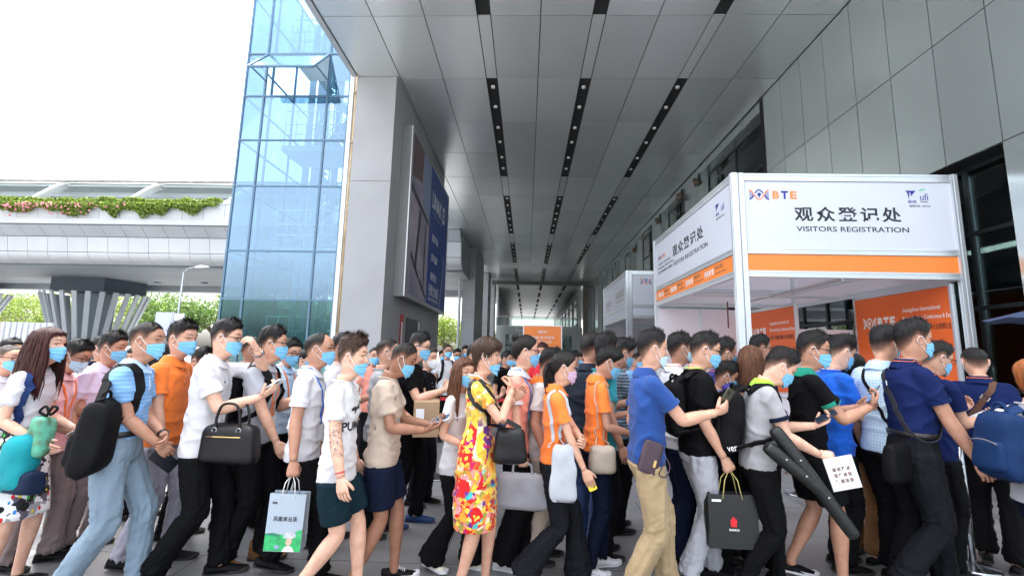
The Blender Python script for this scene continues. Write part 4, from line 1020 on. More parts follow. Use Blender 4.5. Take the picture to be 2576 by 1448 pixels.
# ================================================================ glass stair tower
tw_ = empty('glass_stair_tower', (-6.35, 11.3, 0)); tag(tw_, 'tall blue glass stair tower with an open awning window left of the column', 'tower')
TX = (-7.80, -7.25, -5.50, -4.90); TZ = (0, 1.45, 2.77, 4.03, 5.78, 7.06, 8.32, 9.57, 11.3, 13.0); TY0, TY1 = 11.3, 15.0
mul = mat('tower_mullion', (.10, .17, .24), rough=.35, metal=.5)
tgl = glass('tower_glass', (.56, .68, .73), refl=.16, rcol=(.62, .80, .98)); tgb = glass('tower_glass_back', (.74, .84, .90), refl=.06, rcol=(.6, .8, .95)); tgt = glass('tower_glass_tree_reflection', (.32, .56, .56), refl=.12, rcol=(.5, .72, .72))  # lowest panes: the green of reflected trees is put into the teal tint
for x in TX: piece('mullion', (x-.025, TY0-.03, 0), (x+.025, TY0+.03, 13), mul, tw_)
for z in TZ[1:]: piece('transom', (TX[0]+.026, TY0-.026, z-.022), (TX[-1]-.026, TY0+.026, z+.022), mul, tw_)
for i in range(3):
    for j in range(len(TZ)-1):
        if i == 1 and j == 6: continue
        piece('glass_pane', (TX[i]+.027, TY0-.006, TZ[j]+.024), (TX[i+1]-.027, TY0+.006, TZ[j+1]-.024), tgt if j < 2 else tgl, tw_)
for yy in (12.5, 13.75, TY1):
    for x in (TX[0], TX[-1]): piece('mullion', (x-.022, yy-.03, 0), (x+.022, yy+.03, 13), mul, tw_)
for x in (-7.0, -6.2, -5.5): piece('mullion', (x-.025, TY1-.02, 0), (x+.025, TY1+.02, 13), mul, tw_)
for j in range(len(TZ)-1):
    piece('glass_pane', (TX[0]-.006, TY0+.035, TZ[j]+.024), (TX[0]+.006, TY1-.035, TZ[j+1]-.024), tgb, tw_)
    piece('glass_pane', (TX[0]+.03, TY1-.006, TZ[j]+.024), (TX[-1]-.03, TY1+.006, TZ[j+1]-.024), tgb, tw_)
    piece('transom', (TX[0]-.018, TY0+.035, TZ[j+1]-.022), (TX[0]+.018, TY1-.03, TZ[j+1]+.022), mul, tw_)
# open awning sash
sash = empty('awning_sash', (-6.375, 11.27, 9.54)); adopt(sash, tw_)
L_ = 1.20; a_ = R(42); dz, dy = -L_*math.cos(a_), -L_*math.sin(a_)
q = lambda x, t, o=0: (x, 11.26+dy*t, 9.53+dz*t+o)
part('sash_glass', MB().prism([q(-7.2, .03), q(-5.55, .03), q(-5.55, .97), q(-7.2, .97)], (0, .008, -.004)), glass('sash_glass', (.10, .14, .14), refl=.75, rough=.15, rcol=(.60, .70, .69)), sash)
sf = MB()
for A_, B_ in ((q(-7.22, 0), q(-7.22, 1)), (q(-5.53, 0), q(-5.53, 1)), (q(-7.22, 0), q(-5.53, 0)), (q(-7.22, 1), q(-5.53, 1))): sf.bar(A_, B_, .05, .05)
sf.bar(q(-5.50, .9), (-5.50, 11.3, 8.75), .03, .03); sf.bar(q(-7.23, .9), (-7.23, 11.3, 8.75), .03, .03)
part('sash_frame', sf, mul, sash)
# stair inside: landings, flights, railings, lift shaft frame
stw = mat('stair_white', (.72, .75, .76), rough=.5, var=.05, vscale=2); rlm = mat('rail_steel', (.66, .70, .72), rough=.3, metal=.5)
for z in (1.35, 4.30, 7.25, 10.15):
    piece('landing', (-7.05, 12.0, z-.16), (-5.05, 13.2, z), stw, tw_)
    rr_ = MB()
    for h_ in (.35, .65, 1.05): rr_.tube([(-7.0, 12.03, z+h_), (-5.1, 12.03, z+h_)], .018, 6)
    for x in np.linspace(-7.0, -5.1, 7): rr_.tube([(x, 12.03, z), (x, 12.03, z+1.05)], .015, 6)
    part('railing', rr_, rlm, tw_, smooth=True)
    fl = MB(); n = 9
    for i in range(n):
        t0 = i/n; fl.box((-6.9+1.6*t0, 13.25, z+1.48*t0), (-6.9+1.6*t0+.22, 14.2, z+1.48*t0+.05))
        fl.box((-5.3-1.6*t0, 14.25, z+1.48+1.42*t0), (-5.3-1.6*t0+.22, 14.95, z+1.48+1.42*t0+.05))
    fl.bar((-6.95, 13.22, z-.05), (-5.25, 13.22, z+1.45), .05, .22); fl.bar((-5.2, 14.22, z+1.42), (-6.9, 14.22, z+2.85), .05, .22)
    part('stair_flight', fl, mat('stair_steel', (.40, .50, .56), rough=.5), tw_)
    hr = MB()
    for h_ in (.5, 1.0): hr.tube([(-6.9, 13.2, z+h_), (-5.25, 13.2, z+1.45+h_)], .018, 6)
    for t0 in np.linspace(0, 1, 6): hr.tube([(-6.9+1.65*t0, 13.2, z+1.45*t0), (-6.9+1.65*t0, 13.2, z+1.45*t0+1.0)], .013, 6)
    part('stair_rail', hr, rlm, tw_, smooth=True)
for x, w_ in ((-7.62, .10), (-7.20, .22), (-6.62, .10), (-5.98, .20), (-5.40, .16), (-5.02, .08)): piece('wall_panel', (x-w_, 14.5, 0), (x+w_, 14.6, 13), mat('post_paleblue', (.26, .38, .50), rough=.5), tw_)
for k in range(5): part('brace', MB().bar((-7.1, 14.35, .3+2.6*k), (-5.2, 14.35, 2.7+2.6*k), .12, .14), mat('brace_blue', (.20, .30, .40), rough=.5), tw_)
piece('side_cladding', (-4.88, 11.24, 0), (-4.77, 11.5, 13), mat('cladding_white', (.60, .64, .68), rough=.35, metal=.3), tw_)
piece('recess_wall', (-4.77, 11.45, 0), (-4.48, 11.6, 13), conc, tw_)
piece('side_wall', (-4.87, 11.62, 0), (-4.80, 15.0, 13), mat('cladding_white', (.6, .6, .6)), tw_)

# ================================================================ overpass with planted parapet
OY = 26.0; ox0, ox1 = -62.0, -3.9
ov = empty('elevated_walkway', (-25, OY, 6)); tag(ov, 'long pale elevated walkway with planted parapet and curved roof ribs', 'bridge')
wpn = mat('walkway_panel', (.46, .48, .50), rough=.5, var=.06, vscale=.6); gpn = mat('walkway_grey', (.34, .37, .40), rough=.6, var=.10, vscale=.5); random_tone(wpn, .05)
dgp = mat('walkway_dark', (.16, .20, .23), rough=.6, var=.15, vscale=.4)
part('deck', MB().box((ox0, OY+.3, 6.6), (ox1, OY+10.3, 8.4)), gpn, ov)
part('soffit', MB().box((ox0, OY+1.0, 6.32), (ox1, OY+10.2, 6.598)), mat('soffit_grey', (.30, .33, .36), rough=.6, var=.22, vscale=.25, stretch=(.4, 1.5, 1)), ov)
part('edge_beam', MB().box((ox0, OY+9.4, 5.9), (ox1, OY+10.4, 6.31)), gpn, ov)
part('dark_beam', MB().box((ox0, OY+.9, 6.34), (ox1, OY+1.0, 6.62)), dgp, ov)
npan = 46; 
for i in range(npan):
    a = ox1-1.25*(i+1)+.012; b = ox1-1.25*i-.012
    m_ = MB(); m_.prism([(a, OY-.25, 7.90), (a, OY-.10, 7.03), (a, OY+.05, 7.03), (a, OY-.10, 7.90)], (b-a, 0, 0)); part('fascia_panel', m_, wpn, ov)
    pts = [(a, OY-.10+.9*(1-math.cos(t)), 7.0-.58*math.sin(t)) for t in np.linspace(0, 1.45, 7)]
    rl = MB(); o_ = np.array(pts); vv = np.vstack([o_, o_+np.array([b-a, 0, 0])]); rl.add(vv, [(k, k+1, k+8, k+7) for k in range(6)])
    part('rounded_panel', rl, wpn, ov, smooth=True)
    pr = MB(); pr.prism([(a, OY-.35, 8.46), (a, OY-.9, 8.46), (a, OY-.32, 7.93), (a, OY-.2, 7.93)], (b-a, 0, 0)); part('lip_panel', pr, gpn, ov)
    piece('parapet_panel', (a, OY-1.0, 8.84), (b, OY-.85, 9.75), wpn, ov)
part('parapet_rail', MB().box((ox0, OY-1.06, 8.50), (ox1, OY-.6, 8.82)).box((ox0, OY-1.03, 9.76), (ox1, OY-.3, 9.84)), wpn, ov)
# roof: long purlins, posts, curved white ribs
rf = MB()
for zz, yy, hh in ((11.38, OY+.2, .16), (11.05, OY+.8, .28), (10.75, OY+3.0, .25), (10.45, OY+6.0, .22)): rf.box((ox0, yy, zz-hh), (ox1, yy+.25, zz))
rf.add([(ox0, OY+.1, 11.40), (ox1, OY+.1, 11.40), (ox1, OY+7, 11.62), (ox0, OY+7, 11.62)], [(0, 1, 2, 3)])
part('roof', rf, mat('roof_steel', (.42, .48, .50), rough=.5, metal=.2), ov)
part('roof_edge', MB().box((ox0, OY-.05, 11.42), (ox1, OY+.08, 11.56)), mat('edge_brownish', (.24, .23, .22), rough=.6, var=.4, vscale=2), ov)
part('back_beam', MB().box((ox0, OY+7.0, 9.9), (ox1, OY+7.2, 10.5)), gpn, ov)
ribm = mat('rib_white', (.74, .77, .80), rough=.45)
for k in range(8):
    xr = -29.2+6.05*k-6.05*3
    if xr > -6: continue
    pts = [(xr-1.15+1.0*t**.55*1.0+.9*t, OY-.6+1.2*t, 9.7+1.75*math.sin(t*math.pi/2)) for t in np.linspace(0, 1, 9)]
    rb = MB()
    for A_, B_ in zip(pts[:-1], pts[1:]): rb.bar(A_, np.array(B_)+(np.array(B_)-np.array(A_))*.08, .16, .52, up=(0, 1, .01))
    part('roof_rib', rb, ribm, ov); piece('roof_post', (xr+3.2, OY+2.0, 9.0), (xr+3.6, OY+2.4, 10.9), gpn, ov)
# planting along the parapet
def leaves(rg, P, size, aspect=.6, droop=.0):
    n = len(P); d = rg.randn(n, 3); d[:, 2] -= droop; d /= np.linalg.norm(d, axis=1)[:, None]
    s = np.cross(d, rg.randn(n, 3)); s /= np.linalg.norm(s, axis=1)[:, None]
    L = size*(.6+.8*rg.rand(n))[:, None]; W_ = L*aspect*.5
    v = np.stack([P-d*L*.5, P+s*W_, P+d*L*.5, P-s*W_], 1).reshape(-1, 3)
    return v, [(4*i, 4*i+1, 4*i+2, 4*i+3) for i in range(n)]
def leaf_mat(name, c1, c2, trans=.35):
    if name in MATS: return MATS[name]
    m = bpy.data.materials.new(name); m.use_nodes = True; MATS[name] = m; t = m.node_tree; b = t.nodes['Principled BSDF']; b.inputs['Roughness'].default_value = .55
    g_ = t.nodes.new('ShaderNodeNewGeometry'); rp = t.nodes.new('ShaderNodeValToRGB'); rp.color_ramp.elements[0].color = (*c1, 1); rp.color_ramp.elements[1].color = (*c2, 1)
    t.links.new(g_.outputs['Random Per Island'], rp.inputs[0]); t.links.new(rp.outputs[0], b.inputs['Base Color'])
    tr = t.nodes.new('ShaderNodeBsdfTranslucent'); mx = t.nodes.new('ShaderNodeMixShader'); mx.inputs[0].default_value = trans
    t.links.new(rp.outputs[0], tr.inputs[0]); t.links.new(b.outputs[0], mx.inputs[1]); t.links.new(tr.outputs[0], mx.inputs[2])
    t.links.new(mx.outputs[0], t.nodes['Material Output'].inputs[0]); return m
lg = leaf_mat('leaf_hedge', (.08, .16, .02), (.26, .33, .05)); fl_ = leaf_mat('flower_pink', (.55, .10, .24), (.70, .34, .32))
rg = np.random.RandomState(8)
n = 26000; xs = rg.uniform(-40, -18, n); nz_ = vnoise(np.stack([xs*.55, xs*0, xs*0+3], 1)); hang = .55+.42*np.clip(nz_+.1, -.4, 1)+.35*np.clip(vnoise(np.stack([xs*1.7, xs*0+9, xs*0], 1)), 0, 1)
u_ = rg.rand(n)**1.5; zz = 10.05+.10*vnoise(np.stack([xs*2, xs*0, xs*0], 1))-u_*hang*1.35
P = np.stack([xs, OY-1.12-.28*np.sin(np.clip((10.1-zz)/1.3, 0, 1)*3.1)*rg.rand(n)+.5*rg.rand(n)*(zz > 9.75), zz], 1)
hp = MB(); v, f = leaves(rg, P, .15, .6, .6); hp.add(v, f, 0)
nf = 180; xs = np.concatenate([rg.normal(-28.4, 1.6, nf*2//3), rg.uniform(-31, -23, nf//3)]); Pf = np.stack([xs, OY-1.42-.1*rg.rand(len(xs)), 9.65-np.abs(rg.randn(len(xs)))*.38], 1)
v, f = leaves(rg, Pf, .12, .8); hp.add(v, f, 1)
ho = obj('hanging_planting', hp, [lg, fl_]); tag(ho, 'green hanging planting with pink flowers along the walkway parapet', 'planting', kind='stuff')
# slatted piers under the walkway
slm = mat('slat_grey', (.42, .45, .48), rough=.5, metal=.2, var=.08, vscale=1)
def slat_pier(cx, cyy, label, rt=3.2, rb=1.75, n=26):
    p = empty('slatted_pier', (cx, cyy, 0)); tag(p, label, 'pier', 'slatted piers under the walkway')
    part('core', MB().box((cx-.9, cyy-.7, 0), (cx+.9, cyy+.7, 6.31)), dgp, p)
    part('cap', MB().prism([(cx-2.0, cyy-1.6, 5.3), (cx+2.0, cyy-1.6, 5.3), (cx+2.6, cyy+1.4, 5.3), (cx-2.6, cyy+1.4, 5.3)], (0, 0, 1.0)), mat('cap_dark', (.035, .055, .075), rough=.5), p)
    for k in range(n):
        a = 2*np.pi*(k+.5)/n; ca, sa = math.cos(a), math.sin(a)
        b0 = np.array([cx+rb*ca, cyy+rb*.75*sa, .02]); b1 = np.array([cx+rt*ca, cyy+rt*.75*sa, 5.25])
        m_ = MB(); m_.bar(b0, b1, .30, .12, up=(ca, sa, 0)); part('slat', m_, slm, p)
slat_pier(-32.4, 33.0, 'fan shaped slatted pier under walkway left of the lamp post', rt=3.5)
slat_pier(-44.5, 33.0, 'fan shaped slatted pier at the far left edge under the walkway', rt=4.2)
# ceiling light fittings under the walkway
for i, (x, y) in enumerate(((-24.2, 33), (-33.0, 33.5), (-28.0, 33.2))):
    o = obj('soffit_lamp', MB().tube([(x, y, 6.22), (x, y, 6.319)], .22, 14), dgp, smooth=True); tag(o, ['round dark lamp under the walkway near the lamp post', 'round dark lamp under the walkway above the left pier gap', 'round dark lamp under walkway beside the slatted pier'][i], 'lamp', 'lamps under the walkway')
# street lamp, advert panels, dark car, railing
lp = empty('street_lamp', (-19.6, 26.8, 0)); tag(lp, 'thin grey street lamp standing under the walkway left of the glass tower', 'street lamp')
part('pole', MB().tube([(-19.6, 24.9, 0), (-19.55, 24.9, 5.75)], [.07, .045], 10), mat('lamp_grey', (.40, .43, .46), rough=.4, metal=.4), lp, smooth=True)
part('arm', MB().tube([(-19.55, 24.9, 5.7), (-19.3, 24.9, 5.95), (-18.9, 24.9, 6.03)], .03, 8), MATS['lamp_grey'], lp, smooth=True); part('lamp_head', MB().tube([(-18.95, 24.9, 6.02), (-18.6, 24.9, 6.06), (-18.1, 24.9, 6.04)], [.05, .10, .04], 10), mat('lamp_pale', (.7, .72, .74), rough=.3), lp, smooth=True)
ad = empty('advert_panel', (-20.0, 24.0, 0)); tag(ad, 'pale lilac advert panels on a post beside the street lamp', 'advert panel')
part('panel', MB().box((-20.1, 24.0, 2.1), (-19.2, 24.1, 3.35)), mat('advert_lilac', (.42, .46, .66), rough=.4), ad); part('panel', MB().box((-19.1, 24.02, 2.0), (-18.55, 24.1, 3.3)), mat('advert_lilac2', (.55, .60, .72), rough=.4), ad); part('post', MB().box((-19.19, 24.0, 0), (-19.11, 24.1, 3.4)), MATS['lamp_grey'], ad)
cr = empty('parked_car', (-19.5, 29, 0)); tag(cr, 'dark parked car partly hidden beside the glass tower', 'car')
crm = mat('car_dark', (.03, .035, .04), rough=.25, coat=.8)
part('body', MB().prism([(-20.6, 29, .35), (-16.4, 29, .35), (-16.4, 29, .95), (-17.3, 29, 1.08), (-18.0, 29, 1.55), (-19.8, 29, 1.58), (-20.5, 29, 1.1), (-20.7, 29, .9)], (0, 1.8, 0)), crm, cr, bevel=.06)
part('window', MB().prism([(-19.7, 28.985, 1.12), (-17.6, 28.985, 1.12), (-18.05, 28.985, 1.48), (-19.5, 28.985, 1.5)], (0, .02, 0)), mat('car_glass', (.08, .10, .12), rough=.08), cr)
for x in (-19.9, -17.3): part('wheel', MB().tube([(x, 28.96, .33), (x, 29.2, .33)], .33, 18), mat('tyre', (.015, .015, .015), rough=.8), cr)
# grey slatted bus shelter side and red mirrors on the far left
bs = empty('slatted_screen', (-20.5, 18, 0)); tag(bs, 'low grey slatted screen with a red rimmed mirror at far left', 'screen')
for k in range(9): piece('slat', (-20.6+.24*k, 17.2, .1), (-20.6+.24*k+.16, 17.3, 2.35), slm, bs)
part('red_ring', MB().tube([(-20.95+.28*math.cos(t), 17.1, 1.95+.34*math.sin(t)) for t in np.linspace(0, 2*np.pi, 25)], .045, 8, cap=False), mat('ring_red', (.55, .02, .03), rough=.4), bs, smooth=True)

# ================================================================ trees
bark = mat('bark', (.13, .10, .075), rough=.9, var=.3, vscale=6, bump=.5, bscale=20)
def tree(x, y, h, r, label, kind, seed, n=3200):
    rg = np.random.RandomState(seed); t = empty('tree', (x, y, 0)); tag(t, label, 'tree', 'trees beyond the walkway')
    tr = MB(); tr.tube([(x, y, 0), (x+.1, y, h*.3), (x-.05, y+.1, h*.55)], [.24, .18, .12], 10, smooth=True)
    cl = []
    for k in range(13):
        a = rg.rand()*6.28; rr = r*(.25+.65*rg.rand()); c = np.array([x+rr*math.cos(a), y+rr*math.sin(a), h*(.45+.50*rg.rand()*(1-.35*rr/r))]); cl.append((c, r*(.30+.22*rg.rand())))
        tr.tube([(x, y, h*.35), ((x+c[0])/2, (y+c[1])/2, (h*.4+c[2])/2+.1), tuple(c)], [.09, .06, .025], 6, smooth=True)
    part('trunk', tr, bark, t, smooth=True)
    P = []
    for c, rad in cl:
        m_ = n//13; d = rg.randn(m_, 3); d /= np.linalg.norm(d, axis=1)[:, None]; P.append(c+d*rad*(rg.rand(m_)**.45)[:, None]*np.array([1, 1, .75]))
    P = np.vstack(P); P = P[P[:, 2] > 1.0]; v, f = leaves(rg, P, .30, .55, .2)
    part('crown', MB().add(v, f), leaf_mat(*[('leaf_yellowgreen', (.10, .17, .025), (.24, .30, .05)), ('leaf_mid', (.045, .11, .02), (.12, .20, .035)), ('leaf_dark', (.025, .07, .02), (.07, .14, .03))][kind]), t)
TL = [(-62, 52, 8, 4.5, 0), (-55, 50, 7.5, 4.6, 0), (-48.5, 47, 6.8, 4.2, 0), (-50, 60, 10, 5, 1), (-43.0, 50, 7.2, 4.4, 0), (-37.0, 46, 6.8, 4.2, 1), (-34.5, 54, 9.4, 4.6, 0), (-31.5, 45, 7.6, 4.2, 1), (-30.5, 58, 10.5, 5, 1), (-27.5, 46, 8.0, 4.0, 2), (-25.5, 55, 10.0, 4.6, 1), (-70, 56, 9, 5, 1), (-9.5, 52, 6.2, 3.8, 0), (-6.0, 56, 5.8, 3.2, 1)]
TW = ['at the far left edge', 'left of the far left pier', 'between the two slatted piers, left', 'tall and behind between the piers', 'right beside the central slatted pier', 'right of the central pier, low', 'tall behind the central pier', 'in front of the lamp post', 'tallest, behind the lamp post', 'dark, right of the lamp post', 'beside the glass tower', 'outside the far left', 'low in the gap behind the column', 'low by the far column']
for i, (x, y, h, r, k) in enumerate(TL): tree(x, y, h, r, ['bright yellow green', 'mid green', 'dark green'][k]+' leafy tree '+TW[i], k, 40+i, 3600)

# ================================================================ registration booths
boothw = mat('booth_panel_white', (.62, .65, .74), rough=.45, var=.02, vscale=1.5); insidew = mat('booth_inside', (.72, .67, .73), rough=.5, var=.04, vscale=1)
orng = mat('print_orange', (.92, .25, .045), rough=.42, var=.03, vscale=1.5); orng2 = mat('print_deeporange', (.86, .15, .03), rough=.42, var=.04, vscale=1)
blk = mat('print_black', (.012, .012, .018), rough=.45); nvy = mat('print_logo_navy', (.012, .025, .26), rough=.45); orl = mat('print_logo_orange', (.88, .27, .08), rough=.45); wpr = mat('print_logo_white', (.85, .85, .86), rough=.45); gry = mat('print_grey', (.22, .14, .08), rough=.5); grn = mat('print_green', (.25, .55, .45), rough=.5)
rail = mat('rail_aluminium', (.66, .70, .74), rough=.28, metal=.55, var=.03, vscale=4)
def flat(parent, name, pts, origin, right, up, m, lift=.002):
    """flat printed shape: pts in the plane given by right / up"""
    o = np.array(origin, float); r = nrm(right); u = nrm(up); n = np.cross(r, u)
    part(name, MB().prism([o+r*a+u*b+n*lift for a, b in pts], n*.0012), m, parent)
def ribbon(pts, wd):
    P = np.array(pts, float); T = np.gradient(P, axis=0); T /= np.linalg.norm(T, axis=1)[:, None]; N = np.stack([-T[:, 1], T[:, 0]], 1)
    return list(map(tuple, np.vstack([P+N*wd/2, (P-N*wd/2)[::-1]])))
def dna(parent, c, right, up, w, h, c1, c2):
    """double helix emblem with an arc and a dot in the middle"""
    x = np.linspace(-.5, .5, 25)
    flat(parent, 'emblem_strand', ribbon([(a*w, -.42*h*math.cos(a*2*np.pi)) for a in x], .10*h), c, right, up, c1)
    for lo, hi in ((-.5, -.27), (-.20, .20), (.27, .5)):
        xx = np.linspace(lo, hi, 12); flat(parent, 'emblem_strand', ribbon([(a*w, .42*h*math.cos(a*2*np.pi)) for a in xx], .10*h), c, right, up, c2, .0035)
    for a in (-.46, -.40, -.34, .34, .40, .46):
        t = .40*h*abs(math.cos(a*2*np.pi)); flat(parent, 'emblem_bar', [(a*w-.012*w, -t), (a*w+.012*w, -t), (a*w+.012*w, t), (a*w-.012*w, t)], c, right, up, c2, .001)
    flat(parent, 'emblem_dot', [(.15*h*math.cos(t), .02*h+.15*h*math.sin(t)) for t in np.linspace(0, 2*np.pi, 16, endpoint=False)], c, right, up, c2, .005)
    flat(parent, 'emblem_stem', [(-.03*h, -.28*h), (.03*h, -.28*h), (.03*h, 0), (-.03*h, 0)], c, right, up, c2, .005)
def bte(parent, c, right, up, w, h, cb, ct, ce):
    r = np.array(right, float); 
    for ch, off, m in (('B', -.34, cb), ('T', 0, ct), ('E', .34, ce)):
        wtext(ch, np.array(c)+r*off*w, right, up, h, m, parent=parent, width=w*.27, height=h, bold=.006*h/.12)
def rails(parent, a, b, z, hgt, dep, m=rail):
    """grooved aluminium rail between two points at height z"""
    a = np.array([*a, z]); b = np.array([*b, z]); mb = MB()
    for k, dd in ((-.34, 1.0), (0, .80), (.34, 1.0)): mb.bar(a+np.array([0, 0, k*hgt]), b+np.array([0, 0, k*hgt]), dep*dd, hgt*.32)
    part('rail', mb, m, parent)
def post(parent, x, y, z1, s=.085):
    mb = MB(); mb.box((x-s/2, y-s/2, 0), (x+s/2, y+s/2, z1))
    for d in (-1, 1):
        mb.box((x-s*.12, y+d*s*.5, 0), (x+s*.12, y+d*(s*.5+.006), z1)); mb.box((x+d*s*.5, y-s*.12, 0), (x+d*(s*.5+.006), y+s*.12, z1))
    part('post', mb, rail, parent)
XR = (1, 0, 0); YL = (0, -1, 0)
def booth(x0, x1, y0, y1, label, main=True, zt=4.20):
    b = empty('registration_booth', ((x0+x1)/2, (y0+y1)/2, 0)); tag(b, label, 'booth', 'registration booths')
    for x, y in ((x0, y0), (x1, y0), (x0, y1), (x1, y1)): post(b, x, y, zt)
    post(b, x0+.10, y0, zt, .07)
    zs = (zt-.06, 3.06, 2.73)
    for (A, B) in (((x0+.145, y0), (x1-.05, y0)), ((x0, y0+.05), (x0, y1-.05)), ((x0+.05, y1), (x1-.05, y1)), ((x1, y0+.05), (x1, y1-.05))):
        for i, z in enumerate(zs): rails(b, A, B, z, .11 if i == 0 else .09, .06)
    t = .012
    part('front_fascia', MB().box((x0+.15, y0-t, 3.11), (x1-.05, y0+t, zt-.12)), boothw, b); part('side_fascia', MB().box((x0-t, y0+.06, 3.11), (x0+t, y1-.06, zt-.12)), boothw, b)
    part('back_fascia', MB().box((x0+.06, y1-t, 2.75), (x1-.06, y1+t, zt-.12)), insidew, b); part('right_fascia', MB().box((x1-t, y0+.06, 2.78), (x1+t, y1-.06, zt-.12)), insidew, b)
    part('front_band', MB().box((x0+.15, y0-t, 2.78), (x1-.05, y0+t, 3.01)), orng if main else boothw, b); part('side_band', MB().box((x0-t, y0+.06, 2.78), (x0+t, y1-.06, 3.01)), orng if main else boothw, b)
    return b
b1 = booth(2.95, 6.02, 6.4, 10.42, 'large white registration booth with orange band and black lettering on right')
fy = 6.4-.013
dna(b1, (3.30, fy, 3.88), XR, ZU, .28, .17, orl, nvy); bte(b1, (3.66, fy, 3.88), XR, ZU, .36, .12, orl, nvy, orl)
wtext('观众登记处', (4.52, fy, 3.60), XR, ZU, .3, blk, parent=b1, width=1.48, height=.225, bold=.0065, space=1.3)
wtext('VISITORS REGISTRATION', (4.57, fy, 3.385), XR, ZU, .1, blk, parent=b1, width=1.55, height=.075, bold=.0012)
flat(b1, 'emblem', [(-.07, .06), (.07, .06), (0, -.02), (.0, .03), (-.02, .04), (-.03, -.07), (-.045, .03)], (5.42, fy, 3.90), XR, ZU, nvy)
wtext('振威', (5.43, fy, 3.80), XR, ZU, .05, nvy, parent=b1, width=.12, height=.045); wtext('ufi', (5.60, fy, 3.87), XR, ZU, .12, nvy, parent=b1, width=.11, height=.10)
flat(b1, 'emblem_leaf', [(-.06, -.01), (-.01, .025), (.05, .02), (.03, -.005), (-.02, -.015)], (5.58, fy, 3.97), XR, ZU, grn)
wtext('Member', (5.60, fy, 3.80), XR, ZU, .04, blk, parent=b1, width=.11, height=.024); wtext('股票代码', (5.46, fy, 3.735), XR, ZU, .04, blk, parent=b1, width=.15, height=.034); wtext('834316', (5.62, fy, 3.735), XR, ZU, .04, blk, parent=b1, width=.11, height=.028)
sx = 2.95-.013; YS = (0, -1, 0)            # the left side reads from far to near
wtext('观众登记处', (sx, 8.35, 3.66), YS, ZU, .3, blk, parent=b1, width=1.62, height=.24, bold=.0065, space=1.25)
wtext('VISITORS REGISTRATION', (sx, 8.25, 3.40), YS, ZU, .1, blk, parent=b1, width=1.75, height=.085, bold=.0012)
dna(b1, (sx, 10.05, 3.72), YS, ZU, .2, .10, orl, nvy); bte(b1, (sx, 9.78, 3.72), YS, ZU, .26, .08, orl, nvy, orl)
wtext('Guangzhou International', (sx, 9.75, 3.58), YS, ZU, .06, blk, parent=b1, width=.85, height=.065); wtext('Bio-technology Conference & Expo', (sx, 9.65, 3.49), YS, ZU, .06, blk, parent=b1, width=1.05, height=.065); wtext('第5届广州国际生物技术大会暨博览会', (sx, 9.68, 3.40), YS, ZU, .06, blk, parent=b1, width=1.0, height=.06)
flat(b1, 'emblem', [(-.07, .06), (.07, .06), (0, -.02), (.0, .03), (-.02, .04), (-.03, -.07), (-.045, .03)], (sx, 6.95, 3.86), YS, ZU, nvy); wtext('振威', (sx, 6.95, 3.76), YS, ZU, .05, nvy, parent=b1, width=.12, height=.045); wtext('ufi', (sx, 6.76, 3.82), YS, ZU, .12, nvy, parent=b1, width=.11, height=.10); wtext('股票代码 834316', (sx, 6.85, 3.69), YS, ZU, .04, blk, parent=b1, width=.3, height=.03)
for i, (yc, zh, en) in enumerate(((7.15, '预登记观众', 'Pre-registered Visitors'), (8.05, '现场登记处', 'Onsite Registration'), (8.95, '现场登记处', 'Onsite Registration'), (9.80, '境外观众登记', 'Overseas Registration'))):
    dna(b1, (sx, yc+.32, 2.90), YS, ZU, .15, .12, wpr, wpr); bte(b1, (sx, yc+.13, 2.90), YS, ZU, .20, .09, wpr, wpr, wpr)
    wtext(zh, (sx, yc-.17, 2.94), YS, ZU, .1, gry, parent=b1, width=.32, height=.075); wtext(en, (sx, yc-.22, 2.85), YS, ZU, .06, gry, parent=b1, width=.42, height=.045)
# inner walls: orange boards, white panels, back
def board(x, ya, yb, z1, m, lettering=True):
    part('orange_board', MB().box((x-.02, ya, .05), (x+.02, yb, z1)), m, b1)
    part('post', MB().box((x-.03, ya-.035, 0), (x+.03, ya-.002, z1+.03)), rail, b1); part('post', MB().box((x-.03, yb+.002, 0), (x+.03, yb+.035, z1+.03)), rail, b1)
    rails(b1, (x, ya), (x, yb), z1+.03, .05, .05)
    xs = x-.021
    if lettering:
        L0 = yb
        dna(b1, (xs, L0-.32, z1-.43), YS, ZU, .30, .20, wpr, wpr); bte(b1, (xs, L0-.68, z1-.43), YS, ZU, .38, .17, wpr, wpr, wpr)
        for s, dz, w_, m_ in (('Guangzhou International', -.28, .66, wpr), ('Bio-technology Conference & Expo', -.41, .86, wpr), ('第5届广州国际生物技术大会暨博览会', -.55, .80, blk)):
            wtext(s, (xs, L0-1.02-w_/2+.0, z1+dz), YS, ZU, .1, m_, parent=b1, width=w_, height=.085)
board(5.93, 6.52, 8.36, 2.62, orng2); board(4.88, 8.42, 10.3, 2.52, orng2)
part('inner_panel', MB().box((2.99, 10.36, .03), (4.84, 10.39, 2.62)), insidew, b1); part('inner_panel', MB().box((4.92, 10.30, .03), (5.98, 10.33, 2.62)), insidew, b1)
mb = MB(); mb.box((3.88, 10.33, 0), (3.93, 10.36, 2.62)); part('post', mb, rail, b1)
part('ceiling_mesh', MB().box((3.0, 8.36, 2.66), (5.9, 8.40, 2.70)).box((4.4, 6.45, 2.66), (4.44, 10.3, 2.70)), rail, b1)
part('hanging_rod', MB().tube([(4.05, 9.3, 2.68), (4.05, 9.3, 2.15)], .015, 6), mat('rod_brown', (.12, .04, .03), rough=.5), b1)
part('shelf_panel', MB().box((4.92, 8.40, 0), (5.90, 8.44, 1.72)).box((4.92, 8.45, 2.02), (5.90, 8.50, 2.10)), insidew, b1)
